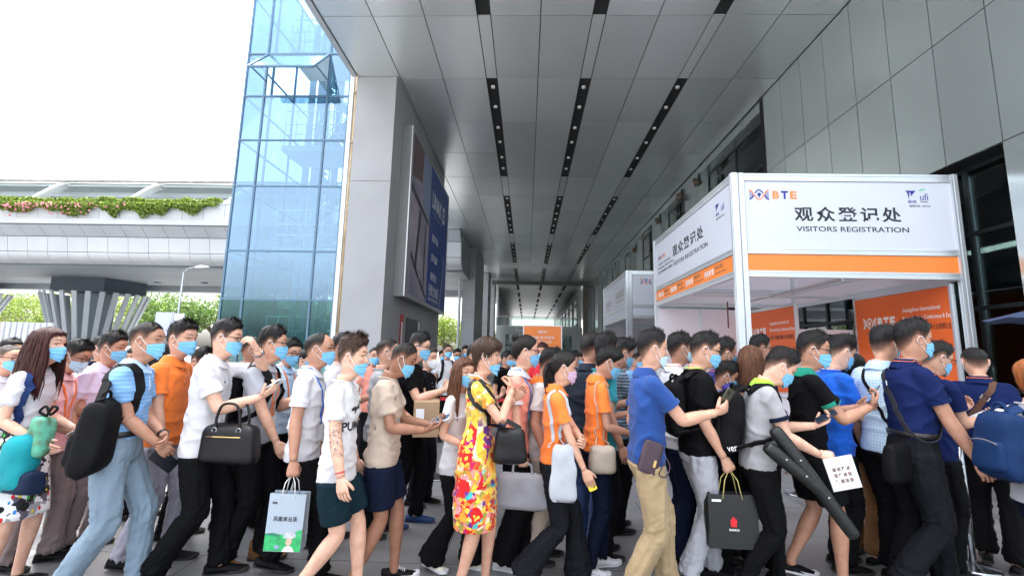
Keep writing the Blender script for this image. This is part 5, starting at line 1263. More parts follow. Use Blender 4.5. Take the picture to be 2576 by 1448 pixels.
part('strip_panel', MB().box((4.95, 8.44, 1.86), (5.88, 8.455, 1.92)), mat('strip_peach', (.75, .45, .30), rough=.5), b1)
# desks inside
for i, (lo, hi) in enumerate((((3.1, 7.2, 0), (4.6, 7.7, 1.02)), ((3.1, 8.8, 0), (4.5, 9.3, 1.02)))):
    d = empty('registration_desk', ((lo[0]+hi[0])/2, lo[1], 0)); tag(d, ['white registration desk at the front inside the large booth', 'white registration desk at the back inside the large booth'][i], 'desk', 'registration desks')
    part('top', MB().box((lo[0]-.03, lo[1]-.03, .99), (hi[0]+.03, hi[1]+.03, 1.02)), boothw, d); part('front_panel', MB().box((lo[0], lo[1], .02), (hi[0], lo[1]+.02, .985)), insidew, d); part('side_panel', MB().box((lo[0], lo[1]+.025, .02), (lo[0]+.02, hi[1], .985)), insidew, d)
    part('base', MB().box((lo[0], lo[1]+.03, 0), (hi[0], hi[1], .018)), rail, d)
# rear booth
b2 = booth(3.05, 6.02, 13.9, 18.0, 'smaller looking white booth behind the large one with colourful logo', main=False, zt=4.15)
fy2 = 13.9-.013; sx2 = 3.05-.013
dna(b2, (3.62, fy2, 3.82), XR, ZU, .34, .20, orl, nvy); bte(b2, (4.08, fy2, 3.82), XR, ZU, .46, .16, orl, nvy, orl)
wtext('境外观众', (sx2, 17.0, 3.42), YS, ZU, .2, gry, parent=b2, width=1.0, height=.24); wtext('OVERSEAS', (sx2, 17.0, 3.22), YS, ZU, .2, gry, parent=b2, width=1.0, height=.06)
wtext('主办单位办公室', (sx2, 15.0, 3.55), YS, ZU, .2, gry, parent=b2, width=1.35, height=.24); wtext('ORGANIZER OFFICE', (sx2, 15.0, 3.33), YS, ZU, .2, gry, parent=b2, width=1.2, height=.06)
part('inner_panel', MB().box((3.1, 17.90, .03), (5.95, 17.94, 2.66)), insidew, b2); part('side_panel', MB().box((5.93, 14.0, .03), (5.97, 17.8, 2.66)), insidew, b2)
# ================================================================ far entrance and banner
ent = empty('food_court_entrance', (1.5, 46, 0)); tag(ent, 'pale portal of the food court at the end of the hall', 'entrance')
epm = mat('portal_pale', (.48, .52, .53), rough=.5, var=.06, vscale=.6)
part('lintel', MB().box((-3.2, 47.5, 3.55), (5.74, 48.3, 4.35)), epm, ent); part('jamb', MB().box((-3.2, 47.5, 0), (-2.2, 48.3, 3.54)), epm, ent); part('jamb', MB().box((4.7, 47.5, 0), (5.74, 48.3, 3.54)), epm, ent)
wtext('Fast Food', (-.1, 47.47, 3.98), XR, ZU, .5, wht, parent=ent, width=2.0, height=.42, bold=.01)
window_wall_parent = ent
for x in np.linspace(-2.2, 4.7, 7): piece('mullion', (x-.05, 47.85, 0), (x+.05, 47.95, 3.54), frame, ent)
piece('transom', (-2.2, 47.86, 2.35), (4.7, 47.94, 2.45), frame, ent)
part('glass', MB().box((-2.2, 47.89, .02), (4.7, 47.91, 3.5)), glass('entrance_glass', (.55, .66, .66), refl=.15), ent)
part('balustrade', MB().box((-3.2, 47.9, 5.35), (5.7, 47.96, 5.42)).box((-3.2, 47.9, 4.37), (5.7, 47.94, 4.45)), alum, ent)
part('balustrade_glass', MB().box((-3.2, 47.91, 4.46), (5.7, 47.93, 5.34)), glass('balustrade_glass', (.70, .80, .78), refl=.12), ent)
part('upper_wall', MB().box((-3.3, 48.4, 4.4), (-3.1, 95, CZ-.03)).box((5.5, 48.4, 4.4), (5.72, 95, CZ-.03)), epm, ent)
for k in range(7): piece('upper_window', (5.44, 50+k*5.2, 4.9), (5.49, 53+k*5.2, 7.6), dglass, ent)
part('upper_floor', MB().box((-3.2, 48.3, 4.2), (5.7, 95, 4.36)), epm, ent)
part('rear_wall', MB().box((-3.2, 56, 0), (5.7, 56.2, 4.18)), mat('rear_wall', (.30, .33, .33), rough=.6, var=.3, vscale=.5), ent)
ban = empty('orange_banner', (1.25, 13.0, 0)); tag(ban, 'orange banner stand with pale lettering behind the woman with hair bun', 'banner')
p0 = at(1318, 821, 13.0); p1 = at(1411, 821, 13.0)
part('print', MB().box((p0[0], 13.0, .35), (p1[0], 13.03, p1[2])), orng, ban)
part('frame', MB().box((p0[0]-.03, 12.99, 0), (p0[0]-.002, 13.04, p1[2]+.02)).box((p1[0]+.002, 12.99, 0), (p1[0]+.03, 13.04, p1[2]+.02)).box((p0[0], 12.99, p1[2]+.002), (p1[0], 13.04, p1[2]+.03)), alum, ban)
part('foot', MB().box((p0[0]-.05, 12.8, 0), (p0[0]+.02, 12.985, .03)).box((p1[0]-.02, 12.8, 0), (p1[0]+.05, 12.985, .03)), alum, ban)
for s, z, w_ in (('温馨提示', -.16, .28), ('请佩戴口罩 保持距离', -.32, .66), ('有序排队入场', -.44, .5)): wtext(s, ((p0[0]+p1[0])/2, 12.985, p1[2]+z), XR, ZU, .1, wpr, parent=ban, width=w_, height=.085)

# ================================================================ patterned cloth
def node_helpers(m):
    t = m.node_tree
    def N(typ, **kw):
        n = t.nodes.new(typ)
        for k, v in kw.items():
            if k in n.inputs: n.inputs[k].default_value = v
            else: setattr(n, k, v)
        return n
    return t, N
def const_ramp(n, cols):
    r = n.color_ramp; r.interpolation = 'CONSTANT'
    while len(r.elements) < len(cols): r.elements.new(.5)
    for i, c in enumerate(cols): r.elements[i].position = i/len(cols); r.elements[i].color = (*c, 1)
def floral_mat():
    m = cloth('fabric_floral', (.7, .45, .08)); t, N = node_helpers(m); b = t.nodes['Principled BSDF']
    tc = N('ShaderNodeTexCoord'); nz = N('ShaderNodeTexNoise', Scale=7.0, Detail=4.0)
    t.links.new(tc.outputs['Object'], nz.inputs['Vector'])
    wp = N('ShaderNodeMix', data_type='RGBA', blend_type='LINEAR_LIGHT'); wp.inputs['Factor'].default_value = .10
    t.links.new(tc.outputs['Object'], wp.inputs[6]); t.links.new(nz.outputs['Color'], wp.inputs[7])
    def cell(scale, cols, src):
        v = N('ShaderNodeTexVoronoi', Scale=scale); t.links.new(src, v.inputs['Vector'])
        sp = N('ShaderNodeSeparateColor'); t.links.new(v.outputs['Color'], sp.inputs[0]); r = N('ShaderNodeValToRGB'); const_ramp(r, cols); t.links.new(sp.outputs[0], r.inputs[0]); return v, r
    Y, O, Rd, Pu, W_, Te, Ol, Pk, Mg = (.80, .52, .06), (.82, .26, .03), (.62, .015, .015), (.13, .03, .20), (.70, .60, .42), (.05, .42, .42), (.30, .26, .05), (.75, .25, .25), (.40, .02, .14)
    v1, low = cell(30, [Y, Pu, O, Te, Rd, W_, Y, Mg, Ol, O, Rd, Pk], wp.outputs[2])
    v2, up = cell(38, [Y, (.62, .42, .08), Ol, W_, Y, (.72, .42, .05), O, (.5, .36, .10), Y], wp.outputs[2])
    st = N('ShaderNodeMapping'); st.inputs['Scale'].default_value = (1, 1, .35); t.links.new(wp.outputs[2], st.inputs['Vector'])
    v3, mid = cell(30, [Y, Pu, Y, O, W_, Mg, Y, Rd, Y], st.outputs[0])
    se = N('ShaderNodeSeparateXYZ'); t.links.new(tc.outputs['Object'], se.inputs[0])
    na = N('ShaderNodeMath', operation='MULTIPLY_ADD'); na.inputs[1].default_value = .35; t.links.new(nz.outputs['Fac'], na.inputs[0]); t.links.new(se.outputs['Z'], na.inputs[2])
    def step(edge, wdt):
        mr = N('ShaderNodeMapRange'); mr.inputs['From Min'].default_value = edge-wdt; mr.inputs['From Max'].default_value = edge+wdt; t.links.new(na.outputs[0], mr.inputs['Value']); return mr
    a = N('ShaderNodeMix', data_type='RGBA'); s1 = step(1.02, .05); t.links.new(s1.outputs[0], a.inputs[0]); t.links.new(low.outputs[0], a.inputs[6]); t.links.new(mid.outputs[0], a.inputs[7])
    c = N('ShaderNodeMix', data_type='RGBA'); s2 = step(1.28, .05); t.links.new(s2.outputs[0], c.inputs[0]); t.links.new(a.outputs[2], c.inputs[6]); t.links.new(up.outputs[0], c.inputs[7])
    vf = N('ShaderNodeTexVoronoi', Scale=7.0); t.links.new(wp.outputs[2], vf.inputs['Vector'])
    nf = N('ShaderNodeTexNoise', Scale=34.0, Detail=1.0); t.links.new(tc.outputs['Object'], nf.inputs['Vector'])
    ad = N('ShaderNodeMath', operation='MULTIPLY_ADD'); ad.inputs[1].default_value = .55; t.links.new(nf.outputs['Fac'], ad.inputs[0]); t.links.new(vf.outputs['Distance'], ad.inputs[2])
    lt = N('ShaderNodeMath', operation='LESS_THAN'); lt.inputs[1].default_value = .60; t.links.new(ad.outputs[0], lt.inputs[0])
    e = N('ShaderNodeMix', data_type='RGBA'); t.links.new(lt.outputs[0], e.inputs[0]); t.links.new(c.outputs[2], e.inputs[6]); e.inputs[7].default_value = (.58, .012, .012, 1)
    l2 = N('ShaderNodeMath', operation='LESS_THAN'); l2.inputs[1].default_value = .36; t.links.new(ad.outputs[0], l2.inputs[0])
    g = N('ShaderNodeMix', data_type='RGBA'); t.links.new(l2.outputs[0], g.inputs[0]); t.links.new(e.outputs[2], g.inputs[6]); g.inputs[7].default_value = (.75, .50, .06, 1)
    t.links.new(g.outputs[2], b.inputs['Base Color']); return m
def drops_mat():
    m = cloth('fabric_drops', (.8, .8, .8)); t, N = node_helpers(m); b = t.nodes['Principled BSDF']
    tc = N('ShaderNodeTexCoord'); mp = N('ShaderNodeMapping'); mp.inputs['Rotation'].default_value = (.6, .5, .4); t.links.new(tc.outputs['Object'], mp.inputs[0])
    v = N('ShaderNodeTexVoronoi', Scale=21.0, distance='CHEBYCHEV'); t.links.new(mp.outputs[0], v.inputs['Vector'])
    sp = N('ShaderNodeSeparateColor'); t.links.new(v.outputs['Color'], sp.inputs[0]); r = N('ShaderNodeValToRGB'); const_ramp(r, [(.8, .8, .8), (.02, .02, .025), (.75, .75, .77), (.12, .10, .13), (.8, .8, .8), (.35, .35, .38), (.02, .02, .02), (.8, .8, .8)]); t.links.new(sp.outputs[0], r.inputs[0])
    v4 = N('ShaderNodeTexVoronoi', Scale=11.0); t.links.new(tc.outputs['Object'], v4.inputs['Vector']); sp4 = N('ShaderNodeSeparateColor'); t.links.new(v4.outputs['Color'], sp4.inputs[0])
    r4 = N('ShaderNodeValToRGB'); const_ramp(r4, [(.012, .012, .012), (.8, .8, .8), (.012, .012, .012)]); t.links.new(sp4.outputs[1], r4.inputs[0])
    l4 = N('ShaderNodeMath', operation='LESS_THAN'); l4.inputs[1].default_value = .30; t.links.new(v4.outputs['Distance'], l4.inputs[0])
    a = N('ShaderNodeMix', data_type='RGBA'); t.links.new(l4.outputs[0], a.inputs[0]); t.links.new(r.outputs[0], a.inputs[6]); t.links.new(r4.outputs[0], a.inputs[7])
    st = N('ShaderNodeMapping'); st.inputs['Scale'].default_value = (1, 1, .62); t.links.new(tc.outputs['Object'], st.inputs[0])
    v3 = N('ShaderNodeTexVoronoi', Scale=30.0); t.links.new(st.outputs[0], v3.inputs['Vector']); sp3 = N('ShaderNodeSeparateColor'); t.links.new(v3.outputs['Color'], sp3.inputs[0])
    r3 = N('ShaderNodeValToRGB'); const_ramp(r3, [(.65, .02, .02), (.80, .60, .02), (.04, .45, .08), (.03, .25, .60), (.30, .03, .25), (.75, .55, .02), (.6, .02, .03)]); t.links.new(sp3.outputs[0], r3.inputs[0])
    l3 = N('ShaderNodeMath', operation='LESS_THAN'); l3.inputs[1].default_value = .27; t.links.new(v3.outputs['Distance'], l3.inputs[0])
    c = N('ShaderNodeMix', data_type='RGBA'); t.links.new(l3.outputs[0], c.inputs[0]); t.links.new(a.outputs[2], c.inputs[6]); t.links.new(r3.outputs[0], c.inputs[7])
    t.links.new(c.outputs[2], b.inputs['Base Color']); return m
def stripe_mat(name, c1, c2, scale, axis='Z', check=False):
    m = cloth('fabric_'+name, c1); t, N = node_helpers(m); b = t.nodes['Principled BSDF']; tc = N('ShaderNodeTexCoord')
    w_ = N('ShaderNodeTexWave', Scale=scale, Distortion=.6, bands_direction=axis); w_.inputs['Detail'].default_value = 1.0; t.links.new(tc.outputs['Object'], w_.inputs['Vector'])
    fac = w_.outputs['Fac']
    if check:
        w2 = N('ShaderNodeTexWave', Scale=scale, Distortion=.6, bands_direction='Y' if axis != 'Y' else 'X'); t.links.new(tc.outputs['Object'], w2.inputs['Vector'])
        mm = N('ShaderNodeMath', operation='MAXIMUM'); t.links.new(fac, mm.inputs[0]); t.links.new(w2.outputs['Fac'], mm.inputs[1]); fac = mm.outputs[0]
    r = N('ShaderNodeValToRGB'); r.color_ramp.elements[0].color = (*c1, 1); r.color_ramp.elements[1].color = (*c2, 1); r.color_ramp.elements[0].position = .75; r.color_ramp.elements[1].position = .95
    t.links.new(fac, r.inputs[0]); t.links.new(r.outputs[0], b.inputs['Base Color']); return m
FLORAL, DROPS = floral_mat(), drops_mat()
BLUESTRIPE = stripe_mat('bluestripe', (.16, .35, .64), (.27, .46, .71), 12.0)
CHECK = stripe_mat('check', (.40, .56, .74), (.62, .72, .82), 14.0, check=True)
DARKSTRIPE = stripe_mat('darkstripe', (.06, .09, .13), (.30, .36, .42), 11.0)

# ================================================================ the crowd
PEOPLE = {}
def P_(key, x, ytop, d, label, hx=None, **kw):
    """x, ytop: where the top of the head is seen in the photograph; d: distance along the hall"""
    lean = kw.get('lean', .04); hp = kw.get('hpitch', .05); hd_ = kw.get('head', 0.)
    p = at(x, ytop, d); hair_t = kw.get('hthick', None); hair_t = .022 if hair_t is None else hair_t
    drop = (1-math.cos(lean))*.35+max(0, hp-.15)*.055
    h = kw.pop('h', None) or min(1.86, max(1.48, (p[2]-hair_t+drop*1.7)/1.0))
    st = [f[0] for f in kw.get('feet', ((.05, 0), (-.05, 0)))]
    reach = .468*h; loss = reach-math.sqrt(max(reach**2-max(abs(s) for s in st)**2, .01)); h2 = h+loss*.8 if 'hfix' not in kw else h
    kw.pop('hfix', None)
    fwd = math.sin(lean)*.36*h+.035+math.sin(max(hp, 0))*.10
    X = p[0]-math.cos(hd_)*fwd; Yw = d-math.sin(hd_)*fwd
    if d > 3.9: kw.setdefault('vox', .017); kw.setdefault('spikes', 500)
    if d > 5: kw.setdefault('vox', .022); kw.setdefault('spikes', 250)
    kw.setdefault('spikes', 1300); kw.setdefault('seed', len(PEOPLE)*7+1)
    kw['lean'] = lean*.5 if lean < .12 else lean*.85
    kw['feet'] = tuple((f[0]*.70, f[1]*.7) for f in kw.get('feet', ((.05, 0), (-.05, 0))))
    kw['fat'] = 1+(kw.get('fat', 1.0)-1)*.55
    if x > 1850 and d < 3.6: kw['head'] = hd_-.16
    kw.setdefault('hipshift', sum(f[0] for f in kw['feet'])*.45)
    if d > 3.4: kw.setdefault('hyaw', math.sin(len(PEOPLE)*2.7)*.30)
    i = person(X, Yw, h=h2, label=label, crown=p, **kw); i['key'] = key; PEOPLE[key] = i; return i
T = lambda *a, **k: ('x', dict(t=a, **k))
W2 = ((.20, 0), (-.18, .05)); W1 = ((-.16, .04), (.20, 0)); S1 = ((.04, 0), (-.05, 0)); W3 = ((.30, 0), (-.28, .09)); W4 = ((-.26, .09), (.30, 0))

# ---- front row, left to right
P_('w_drops', 128, 820, 3.05, 'woman with long maroon hair, white tee and dotted skirt at left edge', head=.22, fem=True, hair='long', hcol='maroon', top=('tee', 'white'), bottom=('skirt', DROPS), shoe=('flat', 'black'), skin='fair', Rr=T(.22, -.20, .98, grip='relax'), L=T(.24, .10, 1.02), hem=.26, mdrop=.01, hpitch=-.02)
P_('m_bluepolo', 378, 808, 3.02, 'man in striped light blue polo with clasped hands and black backpack', head=.28, top=('tuck', BLUESTRIPE), collar='paleblue', bottom=('trouser', 'greyblue'), Rr=T(.22, -.03, .92, hd=(.45, .55, -.65), pn=(-.6, .3, .2), grip='relax'), L=T(.24, .02, .96, hd=(.3, -.85, -.3), pn=(-1, 0, .2)), skin='tan', hair='buzz', hthick=.009, feet=((.22, 0), (-.26, .04)), lean=.10, fat=1.08, hem=.12)
P_('m_whitepolo', 577, 798, 3.24, 'man in white polo and glasses with hand at face and black handbag', head=.22, top=('polo', 'white'), bottom=('trouser', 'black'), glasses='black', Rr=T(.36, -.12, 1.20, grip='hold', hd=(.75, .05, .55), pn=(-.5, .3, .8), pole=(-.4, -.3, -1)), L=T(.27, -.01, 1.52, grip='pinch', hd=(-.35, -.45, .75), pn=(-.9, 0, -.3), pole=(.3, .6, -.6)), skin='fair', feet=((.20, 0), (-.28, .06)), lean=.08, hpitch=.12, fat=1.12, hem=-0.17)
P_('m_bald', 808, 835, 3.32, 'balding man in white polo with blue lanyard carrying grey paper bag', head=.20, hair='bald', top=('polo', 'white'), bottom=('trouser', 'black'), lanyard=('blue',), Rr=('carry', dict(t=(.02, -.24, .80), pole=(-1, -.1, 0), grip='fist')), L=('hang',), skin='tan', feet=W4, lean=.05, fat=1.06, hem=-.15, shoe=('shoe', 'black'))
P_('m_tattoo', 893, 836, 3.0, 'young man in white logo tee and black shorts with tattooed arm', head=.06, hthick=.036, hcol='brown', top=('tee', 'white'), bottom=('shorts', 'darkteal'), Rr=('hang', dict(t=(.08, -.25, .78), pole=(-1, -.15, 0))), L=('hang',), skin='fair', mdrop=.13, feet=((.17, 0), (-.30, .10)), lean=.03, hem=-.20, shoe=('sneaker', 'white'), spikes=2200)
P_('m_beige', 1020, 861, 3.28, 'shaven headed man in beige tee looking down at his phone', head=.12, hair='buzz', hthick=.008, top=('tee', 'beige'), bottom=('shorts', 'deepnavy'), Rr=T(.33, -.10, 1.08, grip='hold', hd=(.9, .25, .25), pn=(-.3, .3, .9)), L=T(.36, .02, 1.10, grip='hold', hd=(.85, -.4, .3), pn=(-.3, -.3, .9)), skin='dark', hpitch=.42, lean=.09, fat=1.12, feet=((.18, 0), (-.16, .03)), shoe=('sneaker', 'black'), hem=-0.15)
P_('w_dress', 1226, 843, 3.22, 'short haired woman in bright floral dress with hand at mouth', head=-.02, fem=True, hair='fringe', hcol='brown', hthick=.026, top=('dress', FLORAL), bottom=('none', ''), shoe=('flat', 'cream'), Rr=T(.24, -.055, 1.375, grip='pinch', hd=(-.20, .35, .90), pn=(-.9, .2, 0), pole=(.10, -.5, -1)), L=T(.26, .08, 1.30), skin='mid', mdrop=.20, lean=.02, feet=((.10, 0), (-.12, 0)), fat=1.10)
P_('w_orange', 1418, 880, 3.34, 'ponytailed woman in orange polo with white tote striding in black flares', head=.05, fem=True, hair='pony', hcol='soft', top=('polo', 'orange'), bottom=('flare', 'charcoal'), Rr=('hang', dict(t=(.20, -.20, .80), pole=(-1, -.1, .2), grip='relax')), L=T(.17, -.16, 1.05, grip='hold', hd=(-.1, -.9, .1), pn=(-.9, 0, .3), pole=(.4, .6, -.6)), skin='mid', mask='pink', hpitch=.12, lean=.06, feet=((.24, 0), (-.34, .09)), shoe=('flat', 'white'), hem=-0.01)
P_('m_khaki', 1640, 823, 3.18, 'man in royal blue polo and khaki trousers holding up a phone', head=.05, top=('polo', 'royal'), bottom=('trouser', 'khaki'), Rr=T(.46, -.12, 1.20, grip='hold', hd=(.85, .2, .35), pn=(-.25, .8, .35), pole=(-.3, -.3, -1)), L=('hang',), skin='mid', mask='pale', mdrop=.13, feet=((.27, 0), (-.16, .03)), lean=.05, fat=1.15, hem=-0.07)
P_('m_blacktee', 1772, 831, 3.45, 'man in black tee with lime lanyard and glasses carrying black paper bag', head=.04, glasses='black', top=('tee', 'black'), bottom=('trouser', 'lightgrey'), lanyard=('lime', 'white'), Rr=('carry', dict(t=(.10, -.20, .88), grip='fist', pole=(-1, -.1, .1))), L=('phone',), skin='mid', hpitch=.22, lean=.06, feet=((.16, 0), (-.18, .03)), hem=-0.08)
P_('m_grey', 1962, 868, 3.28, 'man in grey polo with black backpack bending over his phone', head=-.02, h=1.70, top=('polo', 'grey'), collar='lime', trim='deepnavy', bottom=('slim', 'black'), Rr=T(.32, -.12, .99, grip='fist', hd=(.95, .1, -.1), pn=(0, .6, -.5)), L=T(.36, .02, 1.16, grip='hold', hd=(.75, -.2, .5), pn=(-.5, -.2, .8)), skin='fair', hpitch=.50, lean=.17, feet=((.12, 0), (-.26, .07)), shoe=('sneaker', 'lime'), hthick=.030, fat=1.12, hem=-0.08)
P_('m_green', 2042, 828, 3.5, 'man in black polo with green collar and cuffs and black shorts', head=.0, glasses='black', top=('polo', 'black'), collar='green', trim='green', bottom=('shorts', 'black'), Rr=T(.34, -.10, 1.22, grip='hold', hd=(.55, .1, .8), pn=(-.8, .2, .3), pole=(-.3, -.4, -1)), L=T(.34, .08, 1.2, grip='hold'), skin='tan', hpitch=.15, lean=.04, feet=((-.24, .05), (.14, 0)), shoe=('slip', 'black'), hem=-0.10)
P_('m_navy', 2290, 797, 3.36, 'big man in navy polo tucked into dark trousers striding right', head=.0, top=('tuck', 'navy'), bottom=('trouser', 'charcoal'), lanyard=('orange',), Rr=('hang', dict(t=(.28, -.20, .76), pole=(-1, -.1, .3), grip='relax')), L=('hang',), skin='tan', feet=((.26, 0), (-.27, .08)), lean=.07, fat=1.22)
P_('p_right', 2600, 895, 2.95, 'person in pale grey tee with ginger hair and blue backpack at right edge', head=.1, fem=True, hair='fringe', hcol='orange', top=('tee', 'lightgrey'), bottom=('trouser', 'deepnavy'), skin='fair', lean=.08, feet=((.2, 0), (-.2, .05)))
# ---- second row
P_('m_pinkpolo', 200, 850, 3.35, 'man in pink polo and glasses looking down behind the maroon haired woman', head=.15, glasses='black', top=('polo', 'pink'), bottom=('trouser', 'taupe'), lanyard=('orange',), mask='pale', L=('phone',), Rr=T(.28, -.12, 1.0), skin='tan', hpitch=.38, lean=.08, feet=((.10, 0), (-.12, 0)))
P_('m_lavender', 292, 829, 3.65, 'man in lavender shirt partly hidden behind the blue polo man', head=.1, top=('shirt', 'lavender'), bottom=('trouser', 'taupe'), skin='tan', hpitch=.1, feet=S1, hthick=.026)
P_('m_orangepolo', 466, 800, 3.42, 'tall man in orange polo and light grey trousers behind the backpack man', head=.12, top=('polo', 'orange'), bottom=('trouser', 'lilacgrey'), skin='mid', Rr=('hang', dict(t=(.10, -.22, .82), pole=(-1, 0, 0))), feet=((.10, 0), (-.24, .03)), lean=.05, hthick=.028)
P_('m_greypolo', 692, 815, 3.5, 'man in grey polo and glasses with orange lanyard and backpack straps', head=.05, glasses='black', top=('polo', 'lightgrey'), bottom=('trouser', 'black'), lanyard=('orange', 'white'), Rr=('hang', dict(t=(.22, -.18, .90), pole=(-1, -.2, .1), grip='relax')), L=('phone',), skin='mid', feet=((.08, 0), (-.18, .02)), shoe=('boot', 'brown'), lean=.05, hem=-0.07)
P_('w_white', 1168, 896, 3.5, 'young woman in white tee with long hair glancing at the camera', head=-.35, hyaw=-.45, fem=True, hair='longf', hcol='auburn', top=('tee', 'white'), bottom=('flare', 'black'), skin='fair', feet=((.16, 0), (-.20, .04)), shoe=('hitop', 'cream'), Rr=T(.20, -.16, 1.02), L=('phone',), hem=-.24, lean=.05)
P_('w_bun', 1322, 840, 3.62, 'woman with hair bun and glasses in coral polo and wide black trousers', head=-.12, fem=True, hair='bun', hcol='soft', glasses='red', top=('polo', 'coral'), collar='white', trim='white', bottom=('wide', 'black'), lanyard=('brightblue', 'brown'), skin='fair', mdrop=.03, Rr=('hang', dict(t=(.08, -.20, .80), grip='fist')), L=T(.28, .05, 1.30, grip='hold'), feet=((.10, 0), (-.08, 0)), shoe=('sneaker', 'white'))
P_('w_orange2', 1534, 866, 3.58, 'woman in orange polo with white hair clip and cream bucket bag', head=.12, fem=True, hair='tied', hcol='black', hthick=.020, top=('polo', 'orange'), bottom=('slim', 'deepnavy'), Rr=T(.28, -.12, 1.04, grip='hold'), L=('phone',), skin='tan', hpitch=.42, lean=.08, feet=((.10, 0), (-.10, 0)), shoe=('sneaker', 'white'), hem=-0.02)
P_('m_bluetee', 2112, 838, 3.8, 'man in bright blue tee holding paper behind the green collared man', head=.0, top=('tee', 'blue'), bottom=('trouser', 'black'), skin='fair', hpitch=.35, lean=.08, Rr=T(.34, -.06, 1.2, grip='hold', hd=(.5, .2, .8), pn=(-.8, .2, .3)), L=('phone',), feet=S1, hthick=.03)
P_('m_lightblue', 2222, 815, 3.6, 'man in light blue checked shirt with crossbody strap beside big navy man', head=.25, top=('shirt', CHECK), collar='paleblue', bottom=('trouser', 'black'), skin='mid', hpitch=.2, lean=.06, glasses='black', feet=((.1, 0), (-.12, .02)), hem=-0.10)
P_('m_navyglass', 2350, 855, 3.75, 'man in navy polo and glasses reading a white paper near the post', head=.1, glasses='black', top=('polo', 'navy'), bottom=('trouser', 'black'), lanyard=('orange',), Rr=T(.34, -.08, 1.14, grip='hold', hd=(.9, .1, .3), pn=(-.2, .2, .9)), L=('phone',), skin='mid', hpitch=.30, lean=.06, fat=1.08, feet=S1)
P_('m_baldback', 2446, 872, 4.0, 'balding man in navy polo with brown shoulder strap seen from behind', head=.75, hair='bald', hthick=.007, top=('polo', 'navy'), bottom=('trouser', 'black'), lanyard=('orange',), skin='mid', hpitch=.30, lean=.07, fat=1.15, feet=((.14, 0), (-.10, 0)), mask='white')
# ---- third row and beyond
P_('m_check', 735, 848, 4.2, 'man in checked blue shirt and glasses typing on phone behind grey polo man', head=-.15, glasses='black', top=('shirt', CHECK), collar='paleblue', bottom=('trouser', 'black'), lanyard=('orange',), L=('phone',), Rr=('phone',), skin='mid', hpitch=.25, lean=.05)
P_('w_small', 772, 876, 5.0, 'dark haired woman in white shirt far behind the balding man', head=-.4, fem=True, hair='tied', top=('shirt', 'white'), skin='fair', bottom=('trouser', 'black'))
P_('m_hid1', 868, 834, 3.9, 'man with dark hair hidden behind the tattooed young man', head=.2, top=('polo', 'white'), lanyard=('orange',), skin='tan', L=('phone',))
P_('m_box', 978, 850, 4.1, 'crop haired man with glasses carrying a cardboard box', head=.2, hair='buzz', glasses='black', top=('tee', 'grey'), skin='mid', Rr=T(.34, -.14, 1.0, grip='hold', hd=(.9, .2, 0), pn=(0, .9, .2)), L=T(.36, .16, 1.0, grip='hold', hd=(.9, -.2, 0), pn=(0, -.9, .2)), feet=S1, hpitch=.05)
P_('m_blackred', 1058, 832, 4.35, 'stout man in black tee and blue clogs looking at a red phone', head=-.1, glasses='black', top=('tee', 'black'), bottom=('trouser', 'black'), Rr=T(.36, -.10, 1.22, grip='hold'), L=('phone',), skin='fair', fat=1.2, feet=((.12, 0), (-.14, 0)), shoe=('clog', 'clogblue'), hpitch=.18, vox=.014)
P_('m_grey2', 1082, 868, 4.9, 'grey haired man in mask behind the stout man in black', head=-.3, hcol='grey', top=('polo', 'charcoal'), bottom=('trouser', 'charcoal'), skin='fair', mask='white')
P_('m_orangehid', 1385, 872, 3.75, 'man with orange collar hidden behind the ponytailed woman', head=-.05, top=('polo', 'offwhite'), collar='orange', bottom=('trouser', 'beige'), skin='tan', hpitch=.3, hthick=.028)
P_('m_dark', 1488, 833, 4.05, 'man in charcoal jacket seen from behind left of the hair clip woman', head=.9, top=('jacket', 'steel'), bottom=('trouser', 'denim'), skin='mid', hcol='soft', mask=True)
P_('m_teal', 1524, 832, 3.85, 'man in teal shirt behind the woman with hair clip', head=.3, top=('tee', 'teal'), bottom=('trouser', 'black'), skin='tan', L=('phone',), hthick=.03)
P_('p_curly', 1568, 846, 4.4, 'person with curly black hair in striped top among the crowd', head=.3, hthick=.04, top=('tee', DARKSTRIPE), bottom=('trouser', 'black'), skin='tan', L=('phone',), Rr=('phone',), hpitch=.35)
P_('m_white2', 1708, 832, 3.85, 'man in white shirt with orange lanyard between blue polo and black tee', head=.1, top=('shirt', 'white'), bottom=('trouser', 'deepnavy'), lanyard=('orange',), skin='tan', mask='pale')
P_('m_purple', 1818, 845, 3.85, 'man in purple blue polo behind the man with lime lanyard', head=.05, top=('polo', 'purple'), bottom=('shorts', 'black'), skin='tan', lanyard=('orange',), L=('phone',))
P_('m_teetwo', 1826, 905, 3.7, 'shorter man with blue lanyard using phone beside lime lanyard man', head=-.05, h=1.52, top=('tee', 'deepnavy'), bottom=('trouser', 'black'), skin='tan', Rr=T(.34, -.06, 1.18, grip='hold'), L=('phone',), hpitch=.35, lanyard=('brightblue', 'blue'))
P_('w_longback', 1885, 866, 3.7, 'woman with straight brown hair seen from behind near grey polo man', head=.9, fem=True, hair='long', hcol='auburn', top=('tee', 'charcoal'), bottom=('slim', 'black'), skin='fair', L=('phone',))
P_('m_board', 1910, 838, 4.9, 'man with glasses standing before the orange board in the booth', head=.3, glasses='black', top=('polo', 'navy'), skin='tan', mask=False)
P_('w_darkbob', 2140, 885, 4.0, 'woman with dark bobbed hair in black beside the blue tee man', head=.5, fem=True, hair='bob', top=('tee', 'black'), bottom=('trouser', 'brown'), skin='fair', mask='pale')
P_('p_deskgirl', 1835, 892, 7.0, 'woman in white at the booth desk with dark fringe', head=-1.6, fem=True, hair='fringe', top=('shirt', 'white'), skin='fair', bottom=('trouser', 'black'))
